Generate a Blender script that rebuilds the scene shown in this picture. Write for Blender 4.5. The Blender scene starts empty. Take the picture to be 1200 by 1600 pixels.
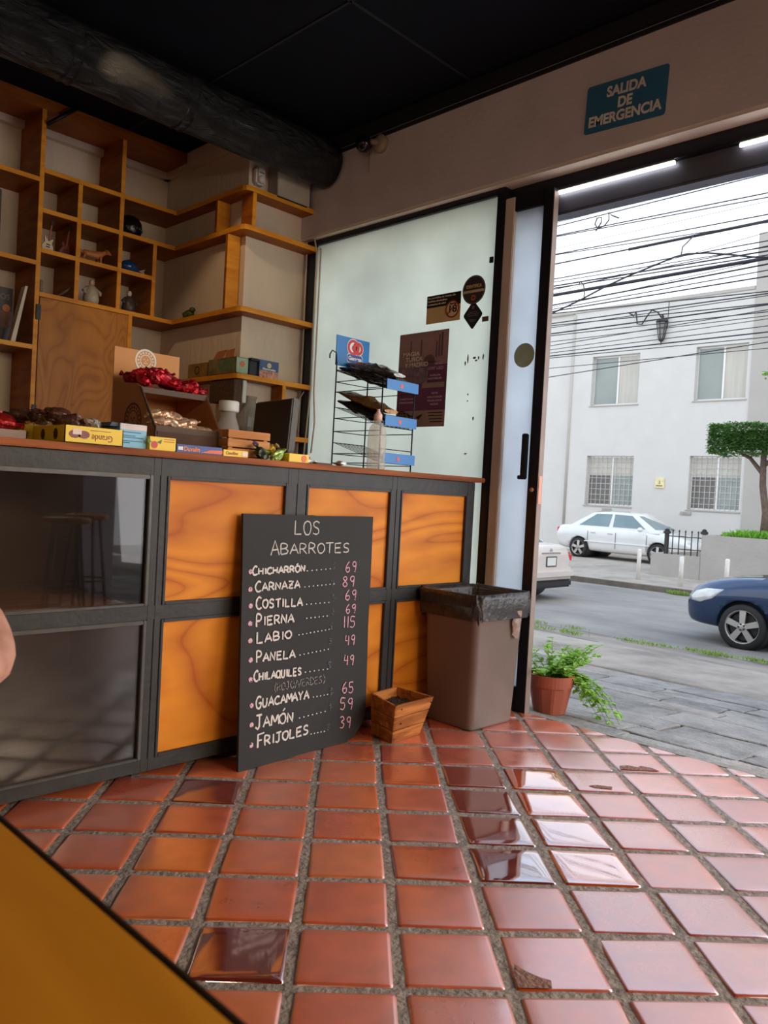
import bpy, bmesh, math, random
from mathutils import Vector, Matrix, Euler, noise

# ------------------------------------------------------------------ camera, world, lights
S = bpy.context.scene
C = S.collection
PI = math.pi
cam_d = bpy.data.cameras.new('camera')
cam = bpy.data.objects.new('camera', cam_d)
C.objects.link(cam)
S.camera = cam
cam_d.sensor_fit = 'VERTICAL'
cam_d.sensor_height = 36.0
cam_d.lens = 1239.93 / 1600 * 36.0
cam_d.clip_start = 0.02
cam_d.clip_end = 400
_yaw, _pit, _rol = 0.7736, -0.0217, 0.0538
_F = Vector((math.cos(_yaw) * math.cos(_pit), math.sin(_yaw) * math.cos(_pit), math.sin(_pit)))
_R0 = Vector((math.sin(_yaw), -math.cos(_yaw), 0))
_U0 = _R0.cross(_F)
_R = _R0 * math.cos(_rol) + _U0 * math.sin(_rol)
_U = -_R0 * math.sin(_rol) + _U0 * math.cos(_rol)
m4 = Matrix((_R, _U, -_F)).transposed().to_4x4()
m4.translation = Vector((0, 0, 1.0552))
cam.matrix_world = m4
cam_d.dof.use_dof = True
cam_d.dof.focus_distance = 4.2
cam_d.dof.aperture_fstop = 8.5

S.view_settings.view_transform = 'Standard'
S.view_settings.look = 'None'
S.view_settings.gamma = 1.0
S.view_settings.use_curve_mapping = False
S.view_settings.exposure = 0.0

W = bpy.data.worlds.new('overcast_sky')
S.world = W
W.use_nodes = True
nt = W.node_tree
nt.nodes.clear()
wo = nt.nodes.new('ShaderNodeOutputWorld')
bg = nt.nodes.new('ShaderNodeBackground')
tc = nt.nodes.new('ShaderNodeTexCoord')
nz = nt.nodes.new('ShaderNodeTexNoise')
nz.inputs['Scale'].default_value = 2.6
nz.inputs['Detail'].default_value = 6
rp = nt.nodes.new('ShaderNodeValToRGB')
rp.color_ramp.elements[0].position = 0.36
rp.color_ramp.elements[0].color = (0.50, 0.70, 1.0, 1)
rp.color_ramp.elements[1].position = 0.54
rp.color_ramp.elements[1].color = (0.90, 0.95, 1.0, 1)
nt.links.new(tc.outputs['Generated'], nz.inputs['Vector'])
sx = nt.nodes.new('ShaderNodeSeparateXYZ')
nt.links.new(tc.outputs['Generated'], sx.inputs[0])
ml = nt.nodes.new('ShaderNodeMath')
ml.operation = 'MULTIPLY_ADD'
ml.inputs[1].default_value = -0.34
ml.inputs[2].default_value = 0.17
nt.links.new(sx.outputs['Z'], ml.inputs[0])
sm = nt.nodes.new('ShaderNodeMath')
nt.links.new(ml.outputs[0], sm.inputs[0])
nt.links.new(nz.outputs['Fac'], sm.inputs[1])
nt.links.new(sm.outputs[0], rp.inputs['Fac'])
nt.links.new(rp.outputs['Color'], bg.inputs['Color'])
bg.inputs['Strength'].default_value = 1.8
nt.links.new(bg.outputs['Background'], wo.inputs['Surface'])


def lamp(name, kind, loc, target, energy, color, **kw):
    d = bpy.data.lights.new(name, kind)
    d.energy = energy
    d.color = color
    for k, v in kw.items():
        setattr(d, k, v)
    o = bpy.data.objects.new(name, d)
    C.objects.link(o)
    o.location = loc
    o.rotation_euler = (Vector(target) - Vector(loc)).to_track_quat('-Z', 'Y').to_euler()
    return o


# soft, veiled sun high over the street
lamp('veiled_sun', 'SUN', (10, 0, 20), (10.6, 1.6, 17), 0.8, (1.0, 0.88, 0.72), angle=math.radians(50))
# added area lamp boosting the street doorway's daylight, right of the frame
lamp('doorway_fill', 'AREA', (3.95, -0.36, 1.35), (0.6, 1.1, 0.8), 52, (0.97, 0.97, 1.0),
     shape='RECTANGLE', size=2.8, size_y=2.1)
# added area fill behind the camera, inside the closed rear wall
lamp('rear_fill', 'AREA', (2.3, -2.75, 2.1), (1.2, 2.2, 0.4), 28, (1.0, 0.84, 0.62),
     shape='RECTANGLE', size=2.2, size_y=1.2, spread=math.radians(84))
# added warm point fill, unseen, brightening the table and left floor
lamp('table_fill', 'POINT', (-0.75, 0.15, 2.35), (0, 0, 0), 26, (1.0, 0.78, 0.5), shadow_soft_size=0.09)
# warm ceiling lamp behind the counter
lamp('counter_ceiling_lamp', 'SPOT', (1.62, 3.48, 3.2), (2.87, 4.4, 2.0), 24, (1.0, 0.72, 0.42),
     spot_size=math.radians(54), spot_blend=0.35, shadow_soft_size=0.035)

# ------------------------------------------------------------------ helpers
random.seed(7)


def lin(r, g=None, b=None):
    if g is None:
        r, g, b = r
    f = lambda c: (c / 255 / 12.92) if c / 255 <= 0.04045 else ((c / 255 + 0.055) / 1.055) ** 2.4
    return (f(r), f(g), f(b), 1)


def base_mat(name):
    m = bpy.data.materials.new(name)
    m.use_nodes = True
    n = m.node_tree.nodes
    return m, n, m.node_tree.links, n['Principled BSDF']


def mat(name, rgb, rough=0.6, metal=0.0, var=0.12, scale=8.0, bump=0.0, bscale=None, stretch=(1, 1, 1), coat=0.0,
        trans=0.0, alpha=1.0, spec=0.5):
    """plain procedural material: noise-varied colour and optional bump"""
    m, n, l, p = base_mat(name)
    c = lin(rgb)
    tcn = n.new('ShaderNodeTexCoord')
    mp = n.new('ShaderNodeMapping')
    mp.inputs['Scale'].default_value = stretch
    l.new(tcn.outputs['Object'], mp.inputs['Vector'])
    t = n.new('ShaderNodeTexNoise')
    t.inputs['Scale'].default_value = scale
    t.inputs['Detail'].default_value = 5
    l.new(mp.outputs['Vector'], t.inputs['Vector'])
    r = n.new('ShaderNodeValToRGB')
    r.color_ramp.elements[0].position = 0.3
    r.color_ramp.elements[1].position = 0.7
    r.color_ramp.elements[0].color = tuple(x * (1 - var) for x in c[:3]) + (1,)
    r.color_ramp.elements[1].color = tuple(min(1, x * (1 + var)) for x in c[:3]) + (1,)
    l.new(t.outputs['Fac'], r.inputs['Fac'])
    l.new(r.outputs['Color'], p.inputs['Base Color'])
    p.inputs['Roughness'].default_value = rough
    p.inputs['Metallic'].default_value = metal
    p.inputs['Coat Weight'].default_value = coat
    p.inputs['Transmission Weight'].default_value = trans
    p.inputs['Alpha'].default_value = alpha
    p.inputs['Specular IOR Level'].default_value = spec
    if bump:
        b = n.new('ShaderNodeBump')
        b.inputs['Strength'].default_value = bump
        b.inputs['Distance'].default_value = 0.01
        t2 = n.new('ShaderNodeTexNoise')
        t2.inputs['Scale'].default_value = bscale or scale * 4
        t2.inputs['Detail'].default_value = 6
        l.new(mp.outputs['Vector'], t2.inputs['Vector'])
        l.new(t2.outputs['Fac'], b.inputs['Height'])
        l.new(b.outputs['Normal'], p.inputs['Normal'])
    return m


def wood(name, light, dark, scale=3.0, stretch=(1, 1, 8), rough=0.4, coat=0.15, dist=2.0, knots=False):
    """grain running along the least-scaled axis"""
    m, n, l, p = base_mat(name)
    tcn = n.new('ShaderNodeTexCoord')
    mp = n.new('ShaderNodeMapping')
    mp.inputs['Scale'].default_value = stretch
    l.new(tcn.outputs['Object'], mp.inputs['Vector'])
    t = n.new('ShaderNodeTexNoise')
    t.inputs['Scale'].default_value = scale
    t.inputs['Detail'].default_value = 2.5 if knots else 6
    t.inputs['Distortion'].default_value = dist
    l.new(mp.outputs['Vector'], t.inputs['Vector'])
    fac = t.outputs['Fac']
    if knots:   # contour-like cathedral grain
        t.inputs['Detail'].default_value = 1.2
        mm = n.new('ShaderNodeMath')
        mm.operation = 'MULTIPLY'
        mm.inputs[1].default_value = 26.0
        l.new(fac, mm.inputs[0])
        fr = n.new('ShaderNodeMath')
        fr.operation = 'PINGPONG'
        fr.inputs[1].default_value = 1.0
        l.new(mm.outputs[0], fr.inputs[0])
        fine = n.new('ShaderNodeTexNoise')
        fine.inputs['Scale'].default_value = scale * 6
        fine.inputs['Detail'].default_value = 4
        l.new(mp.outputs['Vector'], fine.inputs['Vector'])
        mx = n.new('ShaderNodeMix')
        mx.inputs[0].default_value = 0.5
        pq = n.new('ShaderNodeMath')
        pq.operation = 'POWER'
        pq.inputs[1].default_value = 0.35
        l.new(fr.outputs[0], pq.inputs[0])
        l.new(pq.outputs[0], mx.inputs[2])
        l.new(fine.outputs['Fac'], mx.inputs[3])
        fac = mx.outputs[0]
    r = n.new('ShaderNodeValToRGB')
    r.color_ramp.elements[0].position = 0.30 if knots else 0.33
    r.color_ramp.elements[1].position = 0.78 if knots else 0.66
    r.color_ramp.elements[0].color = lin(dark)
    r.color_ramp.elements[1].color = lin(light)
    l.new(fac, r.inputs['Fac'])
    l.new(r.outputs['Color'], p.inputs['Base Color'])
    p.inputs['Roughness'].default_value = rough
    p.inputs['Coat Weight'].default_value = coat
    p.inputs['Coat Roughness'].default_value = 0.3
    p.inputs['Specular IOR Level'].default_value = 0.2
    return m


def glass_pane(name, tint, gloss=0.10, rough=0.02, density=0.35):
    """thin flat glass: see-through with a mirror-like film and light dust"""
    m, n, l, p = base_mat(name)
    n.remove(p)
    out = n['Material Output']
    tr = n.new('ShaderNodeBsdfTransparent')
    tr.inputs['Color'].default_value = lin(tint)
    gl = n.new('ShaderNodeBsdfGlossy')
    gl.inputs['Roughness'].default_value = rough
    fr = n.new('ShaderNodeFresnel')
    fr.inputs['IOR'].default_value = 1.5
    ad = n.new('ShaderNodeMath')
    ad.operation = 'ADD'
    ad.inputs[1].default_value = gloss
    l.new(fr.outputs['Fac'], ad.inputs[0])
    mx = n.new('ShaderNodeMixShader')
    l.new(ad.outputs[0], mx.inputs[0])
    l.new(tr.outputs[0], mx.inputs[1])
    l.new(gl.outputs[0], mx.inputs[2])
    df = n.new('ShaderNodeBsdfDiffuse')
    df.inputs['Color'].default_value = lin(150, 142, 135)
    tcn = n.new('ShaderNodeTexCoord')
    nz_ = n.new('ShaderNodeTexNoise')
    nz_.inputs['Scale'].default_value = 4
    nz_.inputs['Detail'].default_value = 8
    l.new(tcn.outputs['Object'], nz_.inputs['Vector'])
    mu = n.new('ShaderNodeMath')
    mu.operation = 'MULTIPLY'
    mu.inputs[1].default_value = density
    l.new(nz_.outputs['Fac'], mu.inputs[0])
    m2 = n.new('ShaderNodeMixShader')
    l.new(mu.outputs[0], m2.inputs[0])
    l.new(mx.outputs[0], m2.inputs[1])
    l.new(df.outputs[0], m2.inputs[2])
    l.new(m2.outputs[0], out.inputs['Surface'])
    return m


def clear_mat(name, tint, mixw=0.3, rough=0.1):
    """thin clear plastic"""
    m, n, l, p = base_mat(name)
    out = n['Material Output']
    tr = n.new('ShaderNodeBsdfTransparent')
    tr.inputs['Color'].default_value = lin(tint)
    p.inputs['Base Color'].default_value = lin(tint)
    p.inputs['Roughness'].default_value = rough
    mx = n.new('ShaderNodeMixShader')
    mx.inputs[0].default_value = mixw
    l.new(tr.outputs[0], mx.inputs[1])
    l.new(p.outputs[0], mx.inputs[2])
    l.new(mx.outputs[0], out.inputs['Surface'])
    return m


class MB:
    """collects geometry for ONE mesh object"""

    def __init__(self):
        self.v, self.f, self.mi, self.sm = [], [], [], []

    def add(self, vs, fs, mi=0, smooth=False):
        k = len(self.v)
        self.v += [Vector(v) for v in vs]
        for f in fs:
            self.f.append([i + k for i in f])
            self.mi.append(mi)
            self.sm.append(smooth)
        return self

    def box(self, x0, x1, y0, y1, z0, z1, mi=0, M=None):
        vs = [Vector((x, y, z)) for x in (x0, x1) for y in (y0, y1) for z in (z0, z1)]
        if M:
            vs = [M @ v for v in vs]
        return self.add(vs, [(0, 1, 3, 2), (4, 6, 7, 5), (0, 4, 5, 1), (2, 3, 7, 6), (0, 2, 6, 4), (1, 5, 7, 3)], mi)

    def bbox(self, x0, x1, y0, y1, z0, z1, b=0.003, mi=0, M=None):
        """box with chamfered edges"""
        bm = bmesh.new()
        t = MB().box(x0, x1, y0, y1, z0, z1)
        vv = [bm.verts.new(v) for v in t.v]
        for f in t.f:
            bm.faces.new([vv[i] for i in f])
        b = min(b, 0.45 * min(x1 - x0, y1 - y0, z1 - z0))
        bmesh.ops.bevel(bm, geom=bm.edges[:], offset=b, segments=2, affect='EDGES')
        bm.verts.index_update()
        vs = [(M @ v.co if M else v.co.copy()) for v in bm.verts]
        self.add(vs, [[v.index for v in f.verts] for f in bm.faces], mi)
        bm.free()
        return self

    def prism(self, poly, h0, h1, axis='z', mi=0, M=None):
        """poly in the two other axes, extruded along axis (order: z->(x,y), y->(x,z), x->(y,z))"""
        def pt(a, b, h):
            v = {'z': (a, b, h), 'y': (a, h, b), 'x': (h, a, b)}[axis]
            return M @ Vector(v) if M else Vector(v)
        n = len(poly)
        vs = [pt(a, b, h0) for a, b in poly] + [pt(a, b, h1) for a, b in poly]
        fs = [list(range(n))[::-1], list(range(n, 2 * n))] + [(i, (i + 1) % n, n + (i + 1) % n, n + i) for i in range(n)]
        return self.add(vs, fs, mi)

    def tube(self, pts, r, n=8, mi=0, closed=False, smooth=True, cap=True):
        pts = [Vector(p) for p in pts]
        rs = r if isinstance(r, (list, tuple)) else [r] * len(pts)
        rings = []
        up = None
        for i, p in enumerate(pts):
            if closed:
                d = pts[(i + 1) % len(pts)] - pts[i - 1]
            else:
                d = pts[min(i + 1, len(pts) - 1)] - pts[max(i - 1, 0)]
            d = d.normalized() if d.length > 1e-9 else Vector((0, 0, 1))
            if up is None:
                up = d.orthogonal().normalized()
            a = (up - d * up.dot(d))
            a = a.normalized() if a.length > 1e-6 else d.orthogonal().normalized()
            up = a
            b = d.cross(a)
            rings.append([p + (a * math.cos(2 * PI * k / n) + b * math.sin(2 * PI * k / n)) * rs[i] for k in range(n)])
        vs = [v for rg in rings for v in rg]
        fs = []
        m = len(rings)
        for i in range(m if closed else m - 1):
            j = (i + 1) % m
            for k in range(n):
                fs.append((i * n + k, i * n + (k + 1) % n, j * n + (k + 1) % n, j * n + k))
        if cap and not closed:
            fs.append(list(range(n))[::-1])
            fs.append([(m - 1) * n + k for k in range(n)])
        return self.add(vs, fs, mi, smooth)

    def lathe(self, prof, n=24, c=(0, 0, 0), axis='z', mi=0, smooth=True, M=None, cap=True):
        """prof: list of (radius, height)"""
        vs = []
        for r, h in prof:
            for k in range(n):
                a = 2 * PI * k / n
                x, y = r * math.cos(a), r * math.sin(a)
                v = {'z': (x, y, h), 'x': (h, x, y), 'y': (y, h, x)}[axis]
                v = Vector(v) + Vector(c)
                vs.append(M @ v if M else v)
        fs = []
        m = len(prof)
        for i in range(m - 1):
            for k in range(n):
                fs.append((i * n + k, i * n + (k + 1) % n, (i + 1) * n + (k + 1) % n, (i + 1) * n + k))
        if cap:
            fs.append(list(range(n))[::-1])
            fs.append([(m - 1) * n + k for k in range(n)])
        return self.add(vs, fs, mi, smooth)

    def loft(self, rings, mi=0, smooth=True, cap=True):
        n = len(rings[0])
        vs = [v for rg in rings for v in rg]
        fs = []
        for i in range(len(rings) - 1):
            for k in range(n):
                fs.append((i * n + k, i * n + (k + 1) % n, (i + 1) * n + (k + 1) % n, (i + 1) * n + k))
        if cap:
            fs.append(list(range(n))[::-1])
            fs.append([(len(rings) - 1) * n + k for k in range(n)])
        return self.add(vs, fs, mi, smooth)

    def ball(self, c, r, n=16, m=10, mi=0, sq=(1, 1, 1)):
        prof = []
        vs = []
        for i in range(m + 1):
            t = -PI / 2 + PI * i / m
            for k in range(n):
                a = 2 * PI * k / n
                vs.append((c[0] + r * sq[0] * math.cos(t) * math.cos(a), c[1] + r * sq[1] * math.cos(t) * math.sin(a), c[2] + r * sq[2] * math.sin(t)))
        fs = []
        for i in range(m):
            for k in range(n):
                fs.append((i * n + k, i * n + (k + 1) % n, (i + 1) * n + (k + 1) % n, (i + 1) * n + k))
        return self.add(vs, fs, mi, True)

    def subset(self, keep):
        q = MB()
        mp = {}
        for f, m_, s_ in zip(self.f, self.mi, self.sm):
            if not keep(f):
                continue
            g = []
            for i in f:
                if i not in mp:
                    mp[i] = len(q.v)
                    q.v.append(self.v[i].copy())
                g.append(mp[i])
            q.f.append(g)
            q.mi.append(m_)
            q.sm.append(s_)
        return q

    def split_sides(self):
        """left and right half of a mirrored pair"""
        return [self.subset(lambda f, s=s: s * sum(self.v[i].y for i in f) > 0) for s in (1, -1)]

    def islands(self):
        """separate pieces that share no vertex"""
        par = list(range(len(self.v)))

        def find(i):
            while par[i] != i:
                par[i] = par[par[i]]
                i = par[i]
            return i
        for f in self.f:
            for i in f[1:]:
                par[find(i)] = find(f[0])
        roots = sorted({find(f[0]) for f in self.f})
        return [self.subset(lambda f, r=r: find(f[0]) == r) for r in roots]

    def build(self, name, mats, parent=None, world=True, fix=True):
        me = bpy.data.meshes.new(name)
        vs = self.v
        if parent is not None and world:
            Mi = parent_matrix(parent).inverted()
            vs = [Mi @ v for v in vs]
        me.from_pydata([tuple(v) for v in vs], [], self.f)
        mats = mats if isinstance(mats, (list, tuple)) else [mats]
        for mm in mats:
            me.materials.append(mm)
        for i, p in enumerate(me.polygons):
            p.material_index = min(self.mi[i], len(mats) - 1)
            p.use_smooth = self.sm[i]
        if fix:
            bm = bmesh.new()
            bm.from_mesh(me)
            bmesh.ops.remove_doubles(bm, verts=bm.verts, dist=1e-6)
            bmesh.ops.recalc_face_normals(bm, faces=bm.faces)
            bm.to_mesh(me)
            bm.free()
        me.update()
        o = bpy.data.objects.new(name, me)
        C.objects.link(o)
        if parent is not None:
            o.parent = parent
        return o


def parent_matrix(o):
    M = Matrix.LocRotScale(o.location, o.rotation_euler, o.scale)
    while o.parent:
        o = o.parent
        M = Matrix.LocRotScale(o.location, o.rotation_euler, o.scale) @ M
    return M


def tag(o, label=None, cat=None, group=None, kind=None):
    if label:
        o['label'] = label
    if cat:
        o['category'] = cat
    if group:
        o['group'] = group
    if kind:
        o['kind'] = kind
    return o


def thing(name, label, cat, loc=(0, 0, 0), rz=0, group=None, scale=1.0):
    o = bpy.data.objects.new(name, None)
    o.empty_display_size = 0.1
    C.objects.link(o)
    o.location = loc
    o.rotation_euler = (0, 0, rz)
    o.scale = (scale,) * 3
    return tag(o, label, cat, group)


def structure(o, label=None):
    o['kind'] = 'structure'
    if label:
        o['label'] = label
    return o


def copy_tree(o, parent=None):
    c = o.copy()
    C.objects.link(c)
    if parent is not None:
        c.parent = parent
    for ch in list(o.children):
        copy_tree(ch, c)
    return c


def text_mesh(mb, s, origin, xd, yd, size, align='LEFT', bold=0.0, width=None, depth=0.0006, mi=0):
    """adds lettering to mb; origin = baseline start / centre; width squeezes to fit"""
    cu = bpy.data.curves.new('t', 'FONT')
    cu.body = s
    cu.size = size
    cu.align_x = align
    cu.offset = bold
    cu.extrude = depth
    ob = bpy.data.objects.new('t', cu)
    me = bpy.data.meshes.new_from_object(ob)
    xd = Vector(xd).normalized()
    yd = Vector(yd).normalized()
    nd = xd.cross(yd)
    o = Vector(origin)
    xs = [v.co.x for v in me.vertices]
    k = 1.0
    if width and xs and max(xs) - min(xs) > 1e-6:
        k = width / (max(xs) - min(xs))
    vs = [o + xd * v.co.x * k + yd * v.co.y + nd * v.co.z for v in me.vertices]
    mb.add(vs, [list(p.vertices) for p in me.polygons], mi)
    bpy.data.objects.remove(ob)
    bpy.data.curves.remove(cu)
    bpy.data.meshes.remove(me)
    return mb


def disc(mb, c, r, xd, yd, n=32, mi=0, r2=None, th=0.0008):
    """thin disc (or ring) lying in the plane xd,yd"""
    xd, yd = Vector(xd), Vector(yd)
    nd = xd.cross(yd)
    c = Vector(c)
    k = [(math.cos(2 * PI * i / n), math.sin(2 * PI * i / n)) for i in range(n)]
    if r2 is None:
        vs = [c + (xd * a + yd * b) * r for a, b in k] + [c + (xd * a + yd * b) * r + nd * th for a, b in k]
        fs = [list(range(n))[::-1], list(range(n, 2 * n))] + [(i, (i + 1) % n, n + (i + 1) % n, n + i) for i in range(n)]
        mb.add(vs, fs, mi)
    else:
        vs = []
        for rr, h in ((r, 0), (r, th), (r2, th), (r2, 0)):
            vs += [c + (xd * a + yd * b) * rr + nd * h for a, b in k]
        fs = []
        for q in range(4):
            w = (q + 1) % 4
            for i in range(n):
                fs.append((q * n + i, q * n + (i + 1) % n, w * n + (i + 1) % n, w * n + i))
        mb.add(vs, fs, mi)
    return mb


# facing directions for lettering: walls that face -x, and fronts that face -y
FX = ((0, -1, 0), (0, 0, 1))
FY = ((1, 0, 0), (0, 0, 1))

# ------------------------------------------------------------------ materials
M = {}
M['black_steel'] = mat('black_steel', (30, 32, 42), 0.42, 0.3, 0.25, 14, 0.15, 60)
M['counter_steel'] = mat('counter_steel', (48, 45, 42), 0.5, 0.25, 0.25, 9, 0.2, 40)
M['bead_steel'] = mat('bead_steel', (78, 73, 68), 0.4, 0.3, 0.2, 20)
M['jamb'] = mat('jamb', (216, 202, 192), 0.5, 0.1, 0.2, 5, stretch=(1, 1, 0.3))
M['panel_wood'] = wood('panel_wood', (228, 140, 38), (178, 88, 20), 1.0, (0.7, 1, 2.2), 0.5, 0.06, 0.5, True)
M['shelf_wood'] = wood('shelf_wood', (166, 94, 30), (132, 68, 20), 4, (1, 1, 5), 0.5, 0.0, 0.5)
M['lit_shelf_edge'] = wood('lit_shelf_edge', (232, 158, 48), (206, 128, 34), 4, (1, 1, 5), 0.45, 0.1, 0.5)  # lighter than the boards: daylight on the front edges put into the colour
M['top_wood'] = wood('top_wood', (176, 100, 52), (118, 60, 28), 3, (0.6, 6, 6), 0.6, 0.0, 0.6)
M['crate_wood'] = wood('crate_wood', (222, 160, 100), (190, 122, 66), 4, (0.8, 6, 6), 0.55, 0.0, 0.5)
M['planter_wood'] = wood('planter_wood', (205, 130, 66), (140, 78, 36), 4, (0.8, 5, 7), 0.5, 0.05, 1.0)
M['table_wood'] = wood('table_wood', (212, 142, 38), (182, 112, 24), 1.6, (6, 1.0, 6), 0.35, 0.3, 0.8)
M['dark_edge'] = mat('dark_edge', (44, 30, 22), 0.5)
M['plaster'] = mat('plaster', (222, 205, 186), 0.85, 0, 0.05, 6, 0.9, 26, stretch=(1, 1, 0.45))
M['beam_paint'] = mat('beam_paint', (212, 202, 208), 0.8, 0, 0.06, 4, 0.25, 30)
M['soffit'] = mat('soffit', (226, 216, 204), 0.8, 0, 0.05, 4)
M['ceiling_paint'] = mat('ceiling_paint', (12, 15, 24), 0.8, 0, 0.1, 3, spec=0.15)
M['cornice_black'] = mat('cornice_black', (16, 18, 26), 0.75)
M['room_wall'] = mat('room_wall', (190, 172, 150), 0.85, 0, 0.06, 4)
M['white_plastic'] = mat('white_plastic', (225, 222, 215), 0.4, var=0.03)
M['grey_plastic'] = mat('grey_plastic', (150, 146, 138), 0.5, var=0.05)
M['black_plastic'] = mat('black_plastic', (22, 21, 24), 0.4, var=0.1)
M['rubber'] = mat('rubber', (34, 33, 33), 0.75, var=0.15)
M['chrome'] = mat('chrome', (205, 205, 208), 0.22, 0.9, 0.04)
M['white_paint'] = mat('white_paint', (236, 234, 228), 0.5, var=0.03)
M['ink_black'] = mat('ink_black', (24, 22, 24), 0.6)
M['red'] = mat('red', (205, 40, 40), 0.4)
M['yellow_card'] = mat('yellow_card', (245, 206, 40), 0.45, var=0.05)
M['card_brown'] = mat('card_brown', (176, 112, 66), 0.8, var=0.06)
M['card_face'] = mat('card_face', (214, 150, 92), 0.75, var=0.05)
M['cable_white'] = mat('cable_white', (200, 188, 172), 0.6)
# ------------------------------------------------------------------ tiled floor
TS = 0.24
TA = 0.8158
TO = Vector((4.5325 * TS, 5.2936 * TS))
TC = Vector((math.sin(TA), -math.cos(TA)))      # along a row of tiles, to the right
TR = Vector((math.cos(TA), math.sin(TA)))       # away from the viewer
XF = 3.37


def floor_materials():
    m, n, l, p = base_mat('glazed_clay_tile')
    at_ = n.new('ShaderNodeAttribute')
    at_.attribute_name = 'tile_tone'
    rr = n.new('ShaderNodeAttribute')
    rr.attribute_name = 'tile_gloss'
    ramp = n.new('ShaderNodeValToRGB')
    e = ramp.color_ramp.elements
    e[0].position, e[0].color = 0.0, lin(120, 40, 24)
    e[1].position, e[1].color = 1.0, lin(230, 116, 30)
    x = e.new(0.35)
    x.color = lin(190, 74, 36)
    x = e.new(0.65)
    x.color = lin(218, 92, 32)
    l.new(at_.outputs['Fac'], ramp.inputs['Fac'])
    tcn = n.new('ShaderNodeTexCoord')
    nz_ = n.new('ShaderNodeTexNoise')
    nz_.inputs['Scale'].default_value = 14
    nz_.inputs['Detail'].default_value = 8
    l.new(tcn.outputs['Object'], nz_.inputs['Vector'])
    mr = n.new('ShaderNodeMapRange')
    mr.inputs['From Min'].default_value = 0.3
    mr.inputs['From Max'].default_value = 0.7
    mr.inputs['To Min'].default_value = 0.80
    mr.inputs['To Max'].default_value = 1.12
    l.new(nz_.outputs['Fac'], mr.inputs['Value'])
    mx = n.new('ShaderNodeMix')
    mx.data_type = 'RGBA'
    mx.blend_type = 'MULTIPLY'
    mx.inputs[0].default_value = 1
    l.new(ramp.outputs['Color'], mx.inputs[6])
    l.new(mr.outputs['Result'], mx.inputs[7])
    l.new(mx.outputs[2], p.inputs['Base Color'])
    # gloss: 1 = mirror glaze, 0 = worn satin
    mr2 = n.new('ShaderNodeMapRange')
    mr2.inputs['To Min'].default_value = 0.40
    mr2.inputs['To Max'].default_value = 0.035
    l.new(rr.outputs['Fac'], mr2.inputs['Value'])
    ad = n.new('ShaderNodeMath')
    ad.operation = 'MULTIPLY_ADD'
    ad.inputs[1].default_value = 0.10
    l.new(nz_.outputs['Fac'], ad.inputs[0])
    l.new(mr2.outputs['Result'], ad.inputs[2])
    sb = n.new('ShaderNodeMath')
    sb.operation = 'SUBTRACT'
    sb.inputs[1].default_value = 0.05
    sb.use_clamp = True
    l.new(ad.outputs[0], sb.inputs[0])
    l.new(sb.outputs[0], p.inputs['Roughness'])
    p.inputs['Specular IOR Level'].default_value = 0.5
    p.inputs['Coat Weight'].default_value = 1.0
    p.inputs['Coat IOR'].default_value = 2.3
    l.new(sb.outputs[0], p.inputs['Coat Roughness'])
    pw = n.new('ShaderNodeMath')
    pw.operation = 'POWER'
    pw.inputs[1].default_value = 10
    l.new(rr.outputs['Fac'], pw.inputs[0])
    ci = n.new('ShaderNodeMath')
    ci.operation = 'MULTIPLY_ADD'
    ci.inputs[1].default_value = 1.2
    ci.inputs[2].default_value = 3.1
    l.new(pw.outputs[0], ci.inputs[0])
    l.new(ci.outputs[0], p.inputs['Coat IOR'])
    p.inputs['Sheen Weight'].default_value = 0.06
    p.inputs['Sheen Roughness'].default_value = 0.45
    p.inputs['Sheen Tint'].default_value = (0.72, 0.82, 1, 1)
    p.inputs['Coat Tint'].default_value = (1, 1, 1, 1)
    bp = n.new('ShaderNodeBump')
    bp.inputs['Strength'].default_value = 0.07
    bp.inputs['Distance'].default_value = 0.004
    n2 = n.new('ShaderNodeTexNoise')
    n2.inputs['Scale'].default_value = 7
    n2.inputs['Detail'].default_value = 4
    l.new(tcn.outputs['Object'], n2.inputs['Vector'])
    l.new(n2.outputs['Fac'], bp.inputs['Height'])
    l.new(bp.outputs['Normal'], p.inputs['Normal'])
    g = mat('grout', (150, 134, 122), 0.9, 0, 0.3, 30, 1.0, 70)
    c = mat('chipped_clay', (150, 108, 92), 0.95, 0, 0.25, 60, 1.0, 90)
    return [m, g, c]


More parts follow.
